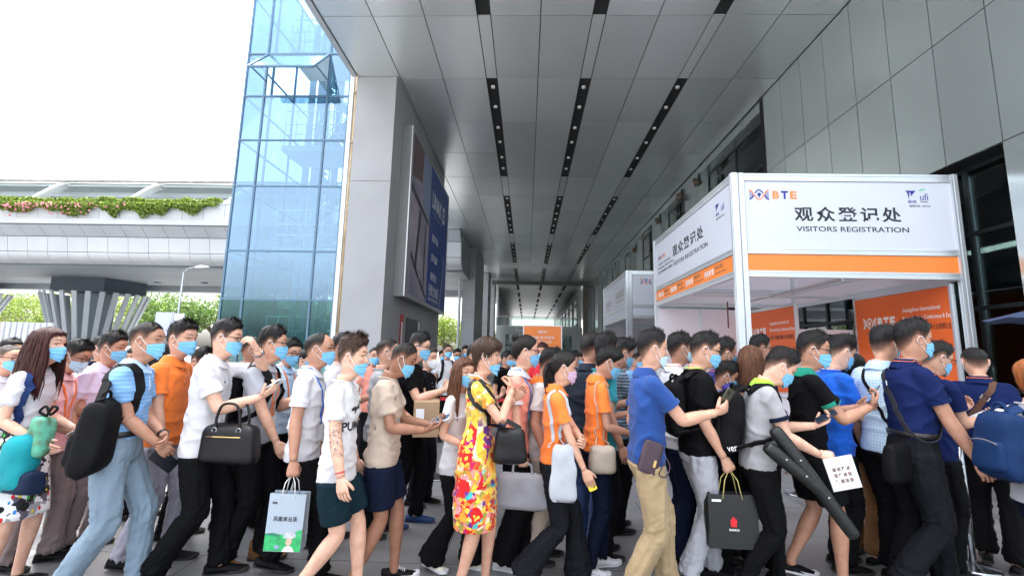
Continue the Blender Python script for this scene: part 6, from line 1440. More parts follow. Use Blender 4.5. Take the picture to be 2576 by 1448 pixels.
# far left heads
P_('m_farleft', 28, 866, 3.6, 'man with glasses at far left edge behind the maroon haired woman', head=-.1, glasses='black', top=('polo', 'white'), skin='mid', hair='buzz', hcol='grey')
P_('m_farleft2', 32, 848, 4.4, 'dark haired man at far left edge, farther back', head=.1, top=('polo', 'blue'), skin='mid')
P_('m_left3', 266, 840, 4.3, 'short dark haired man in white collar behind lavender shirt man', head=.2, top=('polo', 'white'), collar='deepnavy', skin='tan')
P_('w_redleft', 420, 855, 4.3, 'woman in red top and glasses glimpsed beside orange polo man', head=.0, fem=True, hair='long', hcol='soft', glasses='black', top=('tee', 'red'), skin='fair')
P_('m_left4', 514, 870, 3.9, 'man with dark hair bowed behind the white polo man', head=.1, glasses='black', top=('polo', 'orange'), skin='mid', hpitch=.3)
P_('m_left5', 640, 846, 4.2, 'man with cropped hair and backpack between white and grey polo men', head=.15, hair='buzz', top=('polo', 'denim'), skin='tan')
P_('m_left6', 225, 892, 4.6, 'masked man with glasses low behind the pink polo man', head=.0, top=('shirt', 'paleblue'), skin='mid', glasses='black', h=1.5)
# far heads in the gap and down the hall
rq = random.Random(4)
FAR = [(1128, 866, 8.2, 'white', 'masked man with backpack in the far gap beside the column, left'), (1150, 876, 8.9, 'deepnavy', 'second masked man in the far gap beside the column'), (1172, 868, 9.0, 'navy', 'dark haired masked man in the far gap, right one'), (1112, 880, 10.5, 'paleblue', 'distant person in pale blue in the far gap'), (945, 872, 6.0, 'coral', 'distant person in coral left of the box carrier'), (958, 868, 7.5, 'charcoal', 'distant person in charcoal near the column'), (1197, 862, 4.6, 'beige', 'man hidden directly behind the floral dress woman'), (1275, 880, 7.0, 'black', 'distant person in black behind the floral dress woman'), (1292, 890, 8.5, 'navy', 'distant person in navy left of the hair bun woman'), (1365, 860, 6.4, 'red', 'distant person with reddish hair behind the hair bun woman'), (1445, 880, 7.5, 'pink', 'distant person in pink right of the banner'), (1462, 888, 9.5, 'white', 'distant person in white right of the banner'), (1600, 888, 7.5, 'skyblue', 'distant person in sky blue near the rear booth'), (1612, 880, 9.0, 'orange', 'distant person in orange near the rear booth'), (1432, 893, 11.5, 'grey', 'far person in grey near the far entrance'), (1300, 893, 13.5, 'white', 'far person in white near the far entrance'), (900, 876, 7.0, 'white', 'distant person in white behind the tattooed young man'), (560, 878, 5.4, 'white', 'person in white far behind the white polo man'), (340, 872, 5.2, 'grey', 'person in grey far behind the blue polo man'), (90, 872, 5.4, 'skyblue', 'person in sky blue far behind at left')]
for i, (x, y, d, c, lb) in enumerate(FAR):
    P_('far%d' % i, x, y, d, lb, head=rq.uniform(-2.2, .4) if i > 3 else -1.2, top=('polo' if i % 2 else 'tee', c), bottom=('trouser', rq.choice(['black', 'charcoal', 'denim'])), skin=rq.choice(['mid', 'tan', 'fair']), hair='short' if i % 4 else 'buzz', hcol='black' if i != 9 else 'maroon', L=('phone',) if i % 3 == 0 else ('hang',), hpitch=rq.uniform(0, .2), glasses='black' if i < 2 else None)

# ================================================================ carried things
def lw(i, p): return i['W'](np.asarray(p, float))
def ld(i, d): return i['D'](np.asarray(d, float))
def hug(i, pts, off=.007, k=6, keep=()):
    """local path laid on the shirt of a person, in world space"""
    D = catmull(pts, k); out = []
    for p in D:
        q, n, _, dist = i['bvh'].find_nearest(Vector(p), .30)
        if q is not None and dist < .09:
            n = np.array(n); out.append(lw(i, np.array(q)+n*off)); 
        else: out.append(lw(i, p))
    return np.array(out)
def ribbon3(mb, P, wd, th, up_at):
    """flat strap: width lies in the surface"""
    P = np.array(P); T_ = np.gradient(P, axis=0); T_ /= np.linalg.norm(T_, axis=1)[:, None]+1e-9
    N = P-np.array(up_at); N -= T_*(np.sum(N*T_, 1))[:, None]; N /= np.linalg.norm(N, axis=1)[:, None]+1e-9; S_ = np.cross(T_, N)
    rings = np.stack([P+S_*wd/2+N*th/2, P-S_*wd/2+N*th/2, P-S_*wd/2-N*th/2, P+S_*wd/2-N*th/2], 1)
    v, f = loft(rings); mb.add(v, f)
def soft_block(c, r, u, w, h, dp, taper=.85, e=.55, n=28, rows=14, noise=.012, seed=0, sag=.0):
    """soft bag body: superellipse cross-section, rounded at top and bottom"""
    c = np.array(c, float); r = nrm(r); u = nrm(np.array(u, float)-r*np.dot(u, r)); nn = np.cross(r, u)
    rings = []
    for k in range(rows+1):
        t = k/rows; z = (t-.5)*h; ed = min(1, math.sqrt(max(0, 1-(abs(2*t-1))**5))+.02); w_ = w*(1+(taper-1)*t)*(.70+.30*ed); d_ = dp*(1+sag*(1-t))*ed
        rg_ = []
        for a in np.linspace(0, 2*np.pi, n, endpoint=False):
            ca, sa = math.cos(a), math.sin(a); rg_.append(c+u*z+r*np.sign(ca)*abs(ca)**e*w_/2+nn*np.sign(sa)*abs(sa)**e*d_/2)
        rings.append(rg_)
    v, f = loft(rings); v = v+nrm(r)[None]*0; q = vnoise(v*11+seed)*noise+vnoise(v*26+seed)*noise*.4
    v = v+(v-c)/np.linalg.norm(v-c, axis=1)[:, None]*q[:, None]; return v, f
def bag_mat(name, c, rough=.7): return mat(name, c, rough=rough, spec=.15, var=.15, vscale=8, bump=.25, bscale=220)
BK = bag_mat('bag_black', (.0030, .0030, .004)); LE = mat('leather_black', (.003, .003, .0045), rough=.36, spec=.35, var=.2, vscale=8, bump=.25, bscale=220); NB = bag_mat('bag_navy', (.006, .024, .085)); TQ = bag_mat('bag_teal', (.010, .26, .30)); CN = bag_mat('canvas_white', (.40, .43, .47)); CR = bag_mat('canvas_cream', (.42, .36, .29)); PU = mat('leather_plum', (.045, .022, .035), rough=.4, spec=.5, var=.2, vscale=12, bump=.3, bscale=300); LG = bag_mat('bag_lightgrey', (.33, .33, .36)); BR = bag_mat('strap_brown', (.10, .05, .035)); GD = mat('brass', (.60, .42, .18), rough=.3, metal=.9); ST = mat('steel_bright', (.33, .34, .36), rough=.14, metal=.95)
SCREEN = mat('screen_dark', (.02, .03, .05), rough=.08, spec=.6, coat=.5); SCREENL = mat('screen_light', (.35, .50, .62), rough=.08, coat=.5)

def phone(i, hnd, label, case=(.02, .02, .025), screen=SCREEN, off=(0, 0, 0), out=False, size=1.0, axis=None):
    h = i[hnd]; d, n, s = h['d'], h['n'], h['s']
    if axis is not None: d = nrm(np.array(axis, float)-n*np.dot(axis, n)); s = np.cross(d, n)
    c = h['c']+n*.020+d*.022+np.array(off); L_, W_, T_ = .150*size, .073*size, .0085
    o = empty('phone', lw(i, c)); tag(o, label, 'phone', 'phones held in the crowd')
    def slab(l, w_, t0, t1, rr=.010):
        pts = []
        for sx, sy, a0 in ((1, 1, 0), (-1, 1, 90), (-1, -1, 180), (1, -1, 270)):
            for a in (0, 45, 90): a_ = R(a0+a); pts.append(((w_/2-rr)*sx+rr*math.cos(a_), (l/2-rr)*sy+rr*math.sin(a_)))
        return MB().prism([lw(i, c+s*x+d*y+n*t0) for x, y in pts], ld(i, n*(t1-t0)))
    part('case', slab(L_, W_, 0, T_), mat('phone_%.2f_%.2f_%.2f' % case, case, rough=.3, coat=.4), o)
    part('screen', slab(L_-.008, W_-.006, T_+.0002, T_+.0010), screen, o)
    lens = MB()
    for dx, dy in ((.012, .050), (.012, .034), (.024, .042)): lens.tube([lw(i, c+s*dx+d*dy*size-n*.003), lw(i, c+s*dx+d*dy*size+n*.001)], .005, 8)
    part('camera_lens', lens, mat('lens_black', (.01, .01, .012), rough=.15), o); return o
def backpack(i, label, m, size=(.30, .44, .17), taper=.85, s0=.50, back=-.19, lat=0., straps=(1, -1), tilt=0., logo=None, drop=0., name='backpack', pocket=True, handle=True):
    """worn on the back: body, pocket, top handle, shoulder straps"""
    c = i['S'](s0, lat, back)+np.array([0, 0, -drop]); o = empty(name, lw(i, c)); tag(o, label, 'backpack', 'backpacks')
    up = nrm(i['S'](1.0)-i['S'](0.0)); up = nrm(up+np.array([tilt, 0, 0])); r = np.array([0, 1.0, 0])
    v, f = soft_block(c, r, up, *size, taper=taper, noise=.014, seed=len(label)); B_ = MB().add([lw(i, p) for p in v], f); part('body', B_, m, o, smooth=True)
    if pocket:
        bk = np.cross(r, up); bk = bk if bk[0] < 0 else -bk
        v, f = soft_block(c+bk*(size[2]*.42)-up*size[1]*.16, r, up, size[0]*.78, size[1]*.45, size[2]*.42, noise=.008, seed=3); part('pocket', MB().add([lw(i, p) for p in v], f), m, o, smooth=True)
        zp = [lw(i, c+bk*(size[2]*.66)+r*q*size[0]*.34-up*size[1]*(-.06+.04*q*q)) for q in np.linspace(-1, 1, 9)]; part('zip', MB().tube(zp, .004, 5), mat('zip_grey', (.15, .15, .16), rough=.4), o, smooth=True)
    tp = c+up*size[1]*.48
    if handle: part('handle', MB().tube([lw(i, tp+r*q[0]+up*q[1]) for q in ((-.045, -.01), (-.04, .035), (0, .055), (.04, .035), (.045, -.01))], .009, 7, smooth=True), m, o, smooth=True)
    ctr = lw(i, i['S'](.7))
    for sd in straps:
        pts = [tp+r*sd*.06, i['S'](.97, sd*.085, -.075)+np.array([0, 0, .02]), i['S'](.99, sd*.092, .0)+np.array([0, 0, .02]), i['S'](.88, sd*.10, .10), i['S'](.66, sd*.118, .13), i['S'](.42, sd*.14, .10), i['S'](.28, sd*.15, -.02), c-up*size[1]*.40+r*sd*size[0]*.42]
        P = hug(i, pts, .010); P[:2] = [lw(i, tp+r*sd*.06), lw(i, tp*.5+pts[1]*.5+r*sd*.03)]; P[-2:] = [lw(i, pts[-1]*.6+pts[-2]*.4), lw(i, pts[-1])]
        mb = MB(); ribbon3(mb, P, .052, .012, ctr); part('strap', mb, m, o, smooth=False)
    return o
def cross_strap(i, o, m, sd=1, wd=.035, s_end=.12, buckle=True, front=True):
    """strap over one shoulder down to the opposite hip; sd is the shoulder"""
    ctr = lw(i, i['S'](.6)); mb = MB()
    fr = [i['S'](.98, sd*.085, .0)+np.array([0, 0, .02]), i['S'](.90, sd*.07, .11), i['S'](.66, sd*.0, .14), i['S'](.38, -sd*.09, .13), i['S'](s_end+.08, -sd*.15, .07), i['S'](s_end, -sd*.17, .0)]
    bk_ = [fr[0], i['S'](.90, sd*.07, -.11), i['S'](.66, sd*.0, -.13), i['S'](.38, -sd*.09, -.12), i['S'](s_end+.08, -sd*.15, -.06), i['S'](s_end, -sd*.17, .0)]
    ribbon3(mb, hug(i, fr, .006), wd, .005, ctr); part('strap', mb, m, o)
    mb = MB(); P = hug(i, bk_, .006); ribbon3(mb, P, wd, .005, ctr); part('strap', mb, m, o)
    if buckle:
        q = P[len(P)//3]; t_ = nrm(P[len(P)//3+1]-q); nn = nrm(q-ctr); nn = nrm(nn-t_*(nn@t_)); s_ = np.cross(t_, nn); b_ = MB()
        for a, b in (((-1, -1), (1, -1)), ((1, -1), (1, 1)), ((1, 1), (-1, 1)), ((-1, 1), (-1, -1)), ((-1, 0), (1, 0))): b_.bar(q+nn*.006+s_*a[0]*.024+t_*a[1]*.018, q+nn*.006+s_*b[0]*.024+t_*b[1]*.018, .006, .006)
        part('buckle', b_, ST, o)
def paper_bag(i, hnd, label, m, w_=.27, h_=.36, dp=.10, yaw=0., rope=(.75, .75, .72), drop=.13, tilt=0.):
    h = i[hnd]; top = lw(i, h['c']+h['n']*.012); a = i['rz']+yaw; r = np.array([math.cos(a), math.sin(a), math.tan(tilt)]); r = nrm(r); n = np.array([-math.sin(a), math.cos(a), 0]); u = np.cross(n, -r); u = nrm(np.array([-r[2]*r[0], -r[2]*r[1], 1-r[2]**2]))
    tc = top-u*drop; bc = tc-u*h_; o = empty('paper_bag', bc); tag(o, label, 'bag', 'paper bags')
    P = lambda x, y, z: bc+r*x+n*y+u*z
    B_ = MB(); hw, hd_ = w_/2, dp/2; pin = .55
    vs = [P(-hw, -hd_, 0), P(hw, -hd_, 0), P(hw, hd_, 0), P(-hw, hd_, 0), P(-hw, -hd_*.8, h_), P(hw, -hd_*.8, h_), P(hw, hd_*.8, h_), P(-hw, hd_*.8, h_), P(-hw, 0, 0), P(hw, 0, 0), P(-hw+.03, 0, h_), P(hw-.03, 0, h_), P(-hw+.012, 0, h_*.4), P(hw-.012, 0, h_*.4)]
    B_.add(vs, [(0, 1, 5, 4), (2, 3, 7, 6), (0, 3, 2, 1), (1, 9, 13, 11, 5), (9, 2, 6, 11, 13), (3, 8, 12, 10, 7), (8, 0, 4, 10, 12)]); part('body', B_, m, o)
    for sd in (-1, 1):
        y = sd*hd_*.8; part('rope_handle', MB().tube([P(-w_*.20, y, h_-.03), P(-w_*.13, y*.8, h_+drop*.55), top+n*sd*.008-u*.004, P(w_*.13, y*.8, h_+drop*.55), P(w_*.20, y, h_-.03)], .0035, 6), mat('rope_%.2f_%.2f' % (rope[0], rope[2]), rope, rough=.8), o, smooth=True)
    o_ = P(0, -hd_, 0); return o, P, r, u, -n
def decal(i, me_list, c_loc, right_l, dir_l, m, name, parent):
    """flat outline pressed on the shirt: outlines in metres around c_loc"""
    right_l = nrm(right_l); dir_l = nrm(dir_l); up_l = np.array([0, 0, 1.0]); mb = MB()
    for pts, faces in me_list:
        vv = []
        for a, b in pts:
            p = np.array(c_loc)+right_l*a+up_l*b-dir_l*.5; hit = i['bvh'].ray_cast(Vector(p), Vector(dir_l), 1.2)
            vv.append(np.array(hit[0])-dir_l*.003 if hit[0] is not None else p+dir_l*.4)
        vv = np.array(vv); faces = [q for q in faces if len(q) > 4 or max(np.linalg.norm(vv[q[k]]-vv[q[k-1]]) for k in range(len(q))) < (.05 if len(q) == 3 else .3)]
        mb.add(vv, faces)
    return obj(name, mb, m, parent)
def text_pts(s, width, height, **k):
    me = text_mesh(s, 1.0, wht, extrude=0, **k); bm = bmesh.new(); bm.from_mesh(me); bmesh.ops.triangulate(bm, faces=bm.faces)
    for _ in range(2): bmesh.ops.subdivide_edges(bm, edges=[e for e in bm.edges if e.calc_length() > .12], cuts=1)
    bmesh.ops.triangulate(bm, faces=bm.faces)
    v = np.array([x.co[:] for x in bm.verts]); f = [tuple(q.index for q in fc.verts) for fc in bm.faces]; bm.free(); bpy.data.meshes.remove(me)
    lo, hi = v.min(0), v.max(0); x = (v[:, 0]-(lo[0]+hi[0])/2)/(hi[0]-lo[0])*width; y = (v[:, 1]-(lo[1]+hi[1])/2)/(hi[1]-lo[1])*height
    return list(zip(x, y)), f
PE = PEOPLE
# ---- tee print of the tattooed young man: leaping cat over block letters
i = PE['m_tattoo']; fw = np.array([1.0, 0, 0]); sdv = nrm((-.72, .69, 0)); rt = nrm((.69, .72, 0))
cen = i['S'](.58, -.055, .08)
decal(i, [text_pts('PUMA', .21, .058, bold=.03)], cen+np.array([0, 0, -.06])+rt*.03, rt, sdv, blk, 'shirt_lettering', i['top'])
cat = [(-.055, -.004), (-.03, .012), (.0, .010), (.02, .026), (.035, .040), (.030, .052), (.044, .046), (.054, .040), (.05, .030), (.036, .022), (.032, .004), (.046, -.008), (.026, -.006), (.012, -.006), (.0, -.016), (-.014, -.034), (-.024, -.032), (-.016, -.012), (-.04, -.016)]
decal(i, [(cat, [tuple(range(len(cat)))])], cen+np.array([0, 0, .05])+rt*.04, rt, sdv, blk, 'shirt_emblem', i['top'])
# tattoo: ink on the skin of the right forearm, bracelet
def tattoo():
    m = skin_mat('fair').copy(); m.name = 'skin_tattooed'; t = m.node_tree; b = t.nodes['Principled BSDF']; src = b.inputs['Base Color'].links[0].from_socket
    tc = t.nodes.new('ShaderNodeTexCoord'); se = t.nodes.new('ShaderNodeSeparateXYZ'); t.links.new(tc.outputs['Object'], se.inputs[0])
    n = t.nodes.new('ShaderNodeTexNoise'); n.inputs['Scale'].default_value = 26; n.inputs['Detail'].default_value = 3; n.inputs['Distortion'].default_value = 1.4; t.links.new(tc.outputs['Object'], n.inputs['Vector'])
    a = t.nodes.new('ShaderNodeMath'); a.operation = 'COMPARE'; a.inputs[1].default_value = .52; a.inputs[2].default_value = .035; t.links.new(n.outputs['Fac'], a.inputs[0])
    def cmp(sock, mid, half):
        c = t.nodes.new('ShaderNodeMath'); c.operation = 'COMPARE'; c.inputs[1].default_value = mid; c.inputs[2].default_value = half; t.links.new(sock, c.inputs[0]); return c
    cz = cmp(se.outputs['Z'], 1.06, .10); cy = cmp(se.outputs['Y'], -.30, .16)
    q1 = t.nodes.new('ShaderNodeMath'); q1.operation = 'MULTIPLY'; t.links.new(cz.outputs[0], q1.inputs[0]); t.links.new(cy.outputs[0], q1.inputs[1])
    q2 = t.nodes.new('ShaderNodeMath'); q2.operation = 'MULTIPLY'; t.links.new(q1.outputs[0], q2.inputs[0]); t.links.new(a.outputs[0], q2.inputs[1])
    q3 = t.nodes.new('ShaderNodeMath'); q3.operation = 'MULTIPLY'; q3.inputs[1].default_value = .75; t.links.new(q2.outputs[0], q3.inputs[0])
    mx = t.nodes.new('ShaderNodeMix'); mx.data_type = 'RGBA'; t.links.new(q3.outputs[0], mx.inputs[0]); t.links.new(src, mx.inputs[6]); mx.inputs[7].default_value = (.09, .10, .12, 1); t.links.new(mx.outputs[2], b.inputs['Base Color']); return m
i['root'].data.materials[0] = tattoo()
def band(i, hnd, name, m, r0=.029, back=.03, wd=.010, dial=False):
    h = i[hnd]; c = h['w']-h['fd']*back; B_ = MB(); v, f = tube([c-h['fd']*wd/2, c+h['fd']*wd/2], r0*i['hs'], 18, cap=False); B_.add(v, f)
    if dial: B_.tube([c-h['n']*(r0-.002), c-h['n']*(r0+.009)], .019, 14)
    obj(name, B_, m, i['root'], smooth=True)
band(PE['m_tattoo'], 'R', 'bracelet', mat('bracelet_red', (.5, .05, .06), rough=.5)); band(PE['m_whitepolo'], 'L', 'wrist_watch', ST, .031, .045, .016, True); band(PE['m_bluepolo'], 'L', 'wrist_watch', mat('watch_black', (.01, .01, .01), rough=.4), .031, .04, .018, True)
# beige tee print
i = PE['m_beige']; sdv = nrm((-.75, .66, 0)); rt = nrm((.66, .75, 0)); cen = i['S'](.66, -.02, .08)
for pts, m in (([(-.08, -.09), (.0, -.09), (.0, .07), (-.08, .07)], mat('print_taupe', (.26, .22, .19), rough=.8)), ([(.004, -.12), (.04, -.12), (.07, .08), (.03, .08)], mat('print_aqua', (.05, .42, .45), rough=.8))): decal(i, [(pts, [(0, 1, 2, 3)])], cen, rt, sdv, m, 'shirt_print', i['top'])
# small chest emblem on the white polo
i = PE['m_whitepolo']; decal(i, [([(.009*math.cos(t), .009*math.sin(t)) for t in np.linspace(0, 6.28, 9)[:-1]], [tuple(range(8))])], i['S'](.74, -.03, .1), nrm((.66, .75, 0)), nrm((-.75, .66, 0)), blk, 'shirt_emblem', i['top'])

# ---- phones
phone(PE['m_whitepolo'], 'R', 'pale screened phone held by the man in white polo with handbag', (.55, .57, .6), SCREENL)
phone(PE['m_beige'], 'L', 'white phone held low by the man in beige tee', (.7, .7, .72), SCREEN)
phone(PE['m_khaki'], 'R', 'olive backed phone held out by the royal blue polo man', (.055, .055, .035), SCREEN, axis=(.45, 0, .9), off=(.02, 0, .035))
phone(PE['m_grey'], 'L', 'dark purple phone held by the bending man in grey polo', (.03, .025, .05), SCREEN)
phone(PE['m_green'], 'R', 'black phone held up by the man with green collar', (.012, .012, .015), SCREENL)
phone(PE['m_bluepolo'], 'R', 'large dark phone hanging from clasped hands of blue polo man', (.015, .017, .022), SCREEN, size=1.25, off=(.0, -.02, -.05))
phone(PE['w_orange'], 'R', 'yellow phone in the lowered hand of the ponytailed woman', (.75, .55, .02), SCREEN, size=.8)
phone(PE['m_blackred'], 'R', 'red phone held by the stout man in black tee', (.55, .02, .02), SCREEN)
phone(PE['m_teetwo'], 'R', 'teal screened phone held by the shorter man with blue lanyard', (.05, .2, .2), SCREENL)
phone(PE['w_bun'], 'L', 'rose coloured phone held up by the woman with hair bun', (.35, .12, .10), SCREEN)
phone(PE['m_check'], 'R', 'silver phone held by the man in checked shirt', (.6, .6, .6), SCREENL)
phone(PE['w_orange2'], 'R', 'lime cased phone held by the woman with hair clip', (.45, .6, .05), SCREEN)
phone(PE['m_bluetee'], 'R', 'dark phone held up by the man in bright blue tee', (.02, .03, .05), SCREEN)
# ---- papers
def paper(i, hnd, label, w_=.20, h_=.28, off=(0, 0, 0), faces=False):
    h = i[hnd]; d, n, s = h['d'], h['n'], h['s']; c = h['c']+n*.018+d*.07+np.array(off)
    o = empty('paper_sheet', lw(i, c)); tag(o, label, 'paper', 'papers held in the crowd'); B_ = MB()
    for k in range(3): B_.prism([lw(i, c+s*a*w_/2+d*b*h_/2+n*(.0012*k+.002*a*b)) for a, b in ((-1, -1), (1, -1), (1, 1), (-1, 1))], ld(i, n*.0006))
    part('sheet', B_, mat('paper_white', (.74, .75, .77), rough=.7), o); return o, c, d, n, s
def ink(i, o, c, d, n, s, rects, m):
    for x, y, a, b in rects: part('print', MB().prism([lw(i, c+s*(x+p*a/2)+d*(y+q*b/2)+n*.0045) for p, q in ((-1, -1), (1, -1), (1, 1), (-1, 1))], ld(i, n*.0003)), m, o)
i = PE['m_navyglass']; a = paper(i, 'R', 'white printed paper held by the navy polo man with glasses', .21, .28); ink(i, *a, [(0, .10-.03*k, .13-.02*(k % 3), .006) for k in range(4)]+[(.03, -.06, .06, .06)], mat('ink_grey', (.18, .18, .2), rough=.7))
i = PE['m_bluetee']; a = paper(i, 'L', 'folded paper held by the man in bright blue tee', .15, .21); ink(i, *a, [(0, .08-.025*k, .10, .005) for k in range(6)], MATS['ink_grey'])
i = PE['m_grey']; h = i['R']; h2 = dict(h); h2['d'] = nrm((.28, .10, -.95)); h2['n'] = nrm((-.1, -1.0, .05)); h2['n'] = nrm(h2['n']-h2['d']*np.dot(h2['n'], h2['d'])); h2['s'] = np.cross(h2['d'], h2['n']); i['P'] = h2
a = paper(i, 'P', 'white booklet with rows of small portraits hanging from grey polo man', .175, .22, off=(.03, -.02, -.03))
ink(i, *a, [(-.042+.028*k, .05-.04*j, .020, .024) for j in range(3) for k in range(4)], mat('ink_portrait', (.28, .20, .17), rough=.7, var=.5, vscale=60))
# ---- bags
backpack(PE['m_grey'], 'black backpack worn by the bending man in grey polo', BK, (.30, .46, .18), back=-.20, drop=.02)
i = PE['m_grey']; wtext('ver', lw(i, i['S'](.16, -.165, -.20)), ld(i, (.9, -.2, .2)), (0, 0, 1), .05, wpr, width=.06, height=.03)['label'] = ''
for o in [o for o in bpy.data.objects if o.name.startswith('lettering') and o.parent is None]: adopt(o, [x for x in bpy.data.objects if x.name.startswith('backpack')][0]); del o['label']
backpack(PE['p_right'], 'blue backpack worn by the person at the right edge', NB, (.28, .42, .17), back=-.19)
backpack(PE['m_greypolo'], 'black backpack worn by grey polo man with orange lanyard', BK, (.28, .42, .15), back=-.18, pocket=False)
backpack(PE['m_blacktee'], 'dark backpack worn by the man with lime lanyard', BK, (.28, .40, .13), back=-.17, pocket=False)
backpack(PE['m_left5'], 'navy backpack of the cropped man between white and grey polos', bag_mat('bag_darknavy', (.01, .02, .05)), (.28, .4, .15), pocket=False, back=-.18)
backpack(PE['far0'], 'black backpack of the masked man in the far gap', BK, (.28, .4, .15), pocket=False, back=-.18)
backpack(PE['m_bluepolo'], 'big black backpack slung on one shoulder of blue polo man', BK, (.27, .46, .17), s0=.26, back=-.01, lat=-.25, straps=(-1,), tilt=.04, drop=.02, taper=.6)
# the first woman: teal drawstring pack on a navy strap at her side
i = PE['w_drops']; c = i['S'](-.10, -.20, .13); o = empty('drawstring_pack', lw(i, c)); tag(o, 'teal and green drawstring pack at side of maroon haired woman', 'bag')
v, f = soft_block(c, (.9, -.4, 0), (.1, .1, 1), .27, .36, .15, taper=.72, e=.75, noise=.02, seed=9); part('body', MB().add([lw(i, p) for p in v], f), TQ, o, smooth=True)
v, f = soft_block(c+np.array([.085, .02, .15]), (.9, -.4, 0), (.1, .1, 1), .18, .26, .13, taper=.5, e=.8, noise=.015, seed=4)
part('patterned_side', MB().add([lw(i, p) for p in v], f), mat('pack_leafprint', (.06, .30, .20), rough=.6, var=.9, vscale=16, darkvar=(.65, .55, .10)), o, smooth=True)
v, f = soft_block(c+np.array([.06, -.01, -.115]), (.9, -.4, 0), (.1, .1, 1), .24, .15, .14, noise=.01, seed=5); part('base', MB().add([lw(i, p) for p in v], f), bag_mat('bag_darknavy', (.01, .02, .05)), o, smooth=True)
mb = MB(); ribbon3(mb, hug(i, [c+np.array([-.05, 0, .16]), i['S'](.45, -.15, .05), i['S'](.8, -.14, .09), i['S'](.98, -.09, .02)+np.array([0, 0, .02]), i['S'](.85, -.11, -.10), i['S'](.5, -.15, -.10), i['S'](.2, -.19, -.03)], .008), .045, .008, lw(i, i['S'](.7))); part('strap', mb, bag_mat('strap_navy', (.012, .03, .11)), o)
part('cord', MB().tube([lw(i, c+np.array(q)) for q in ((.10, .02, .28), (.13, .02, .34), (.17, .0, .33), (.12, .02, .29), (.08, .04, .34), (.06, .02, .31), (.10, .02, .28))], .008, 6, smooth=True), BK, o, smooth=True)
# black handbag on the forearm of the white polo man
i = PE['m_whitepolo']; h = i['R']; fm_ = h['e']*.45+h['w']*.55; c = fm_+np.array([-.03, -.05, -.27]); o = empty('handbag', lw(i, c)); tag(o, 'structured black leather handbag with gold zip on forearm of white polo man', 'handbag')
rr_ = nrm((.95, -.25, 0)); v, f = soft_block(c, rr_, (0, 0, 1), .40, .27, .13, taper=.88, e=.32, noise=.004, seed=2); part('body', MB().add([lw(i, p) for p in v], f), LE, o, smooth=True)
nn = nrm(np.cross(rr_, (0, 0, 1))); nn = nn if nn[1] < 0 else -nn
for s_ in (-1, 1):
    part('handle', MB().tube([lw(i, c+nn*.05*s_+rr_*q[0]+np.array([0, 0, q[1]])) for q in ((-.085, .10), (-.08, .19), (-.045, .265), (.045, .265), (.08, .19), (.085, .10))], .009, 8, smooth=True), LE, o, smooth=True)
    for q in (-.085, .085): part('buckle', MB().tube([lw(i, c+nn*(.058*s_)+rr_*q+np.array([0, 0, .098+.016*math.sin(t)])+rr_*.016*math.cos(t)) for t in np.linspace(0, 6.28, 13)], .004, 6), ST, o, smooth=True)
part('zip', MB().tube([lw(i, c+nn*.068+rr_*q+np.array([0, 0, .055])) for q in np.linspace(-.13, .11, 5)], .0045, 6), GD, o, smooth=True)
# grey paper bag with a green tea garden print
TEA = mat('bag_greyblue', (.36, .43, .50), rough=.5, var=.04, vscale=6)
o, P, r, u, n = paper_bag(PE['m_bald'], 'R', 'grey paper bag with green landscape print carried by balding man', TEA, .23, .345, .09, yaw=-.12, tilt=-.03, drop=.12)
hd_ = .05
def pr(pts, m, nm='print', lift=.0015): part(nm, MB().prism([P(x, -hd_, z)+n*lift+n*0 for x, z in pts], n*.0004), m, o)
n_ = n
gA = mat('print_leafgreen', (.03, .42, .13), rough=.5, var=.35, vscale=30); gB = mat('print_darkgreen', (.02, .20, .12), rough=.5); skp = mat('print_skin', (.68, .42, .32), rough=.5); slv = mat('print_silver', (.52, .56, .62), rough=.5, var=.3, vscale=60)
def fpt(x, z): return P(x*.92, -.045+.009*z/.40, z*.8625)
def pr(pts, m, lift=.0015): part('print', MB().prism([fpt(x, z)+n*lift for x, z in pts], n*.0004), m, o)
pr([(-.124, .003), (.124, .003), (.124, .125), (.06, .10), (.0, .115), (-.07, .125), (-.124, .12)], gA); pr([(-.124, .12), (-.07, .128), (-.02, .115), (-.03, .10), (-.124, .112)], gB, .002); pr([(.05, .10), (.124, .128), (.124, .155), (.09, .145)], gA, .002)
pr([(.02, .06), (.035, .045), (.055, .05), (.065, .075), (.06, .095), (.03, .095)], skp, .0035); pr([(.0, .095), (.02, .13), (.05, .14), (.085, .125), (.085, .10), (.06, .093), (.03, .093)], slv, .004); pr([(.0, .003), (.02, .035), (.045, .045), (.07, .03), (.085, .003)], wpr, .003); pr([(-.05, .02), (-.02, .02), (-.02, .045), (-.05, .045)], lbp, .003)
wtext('凤凰单丛茶', fpt(0, .225)+n*.002, r, u, .05, blk, parent=o, width=.15, height=.030); wtext('清香', fpt(-.085, .335)+n*.002, r, u, .03, blk, parent=o, width=.032, height=.014)
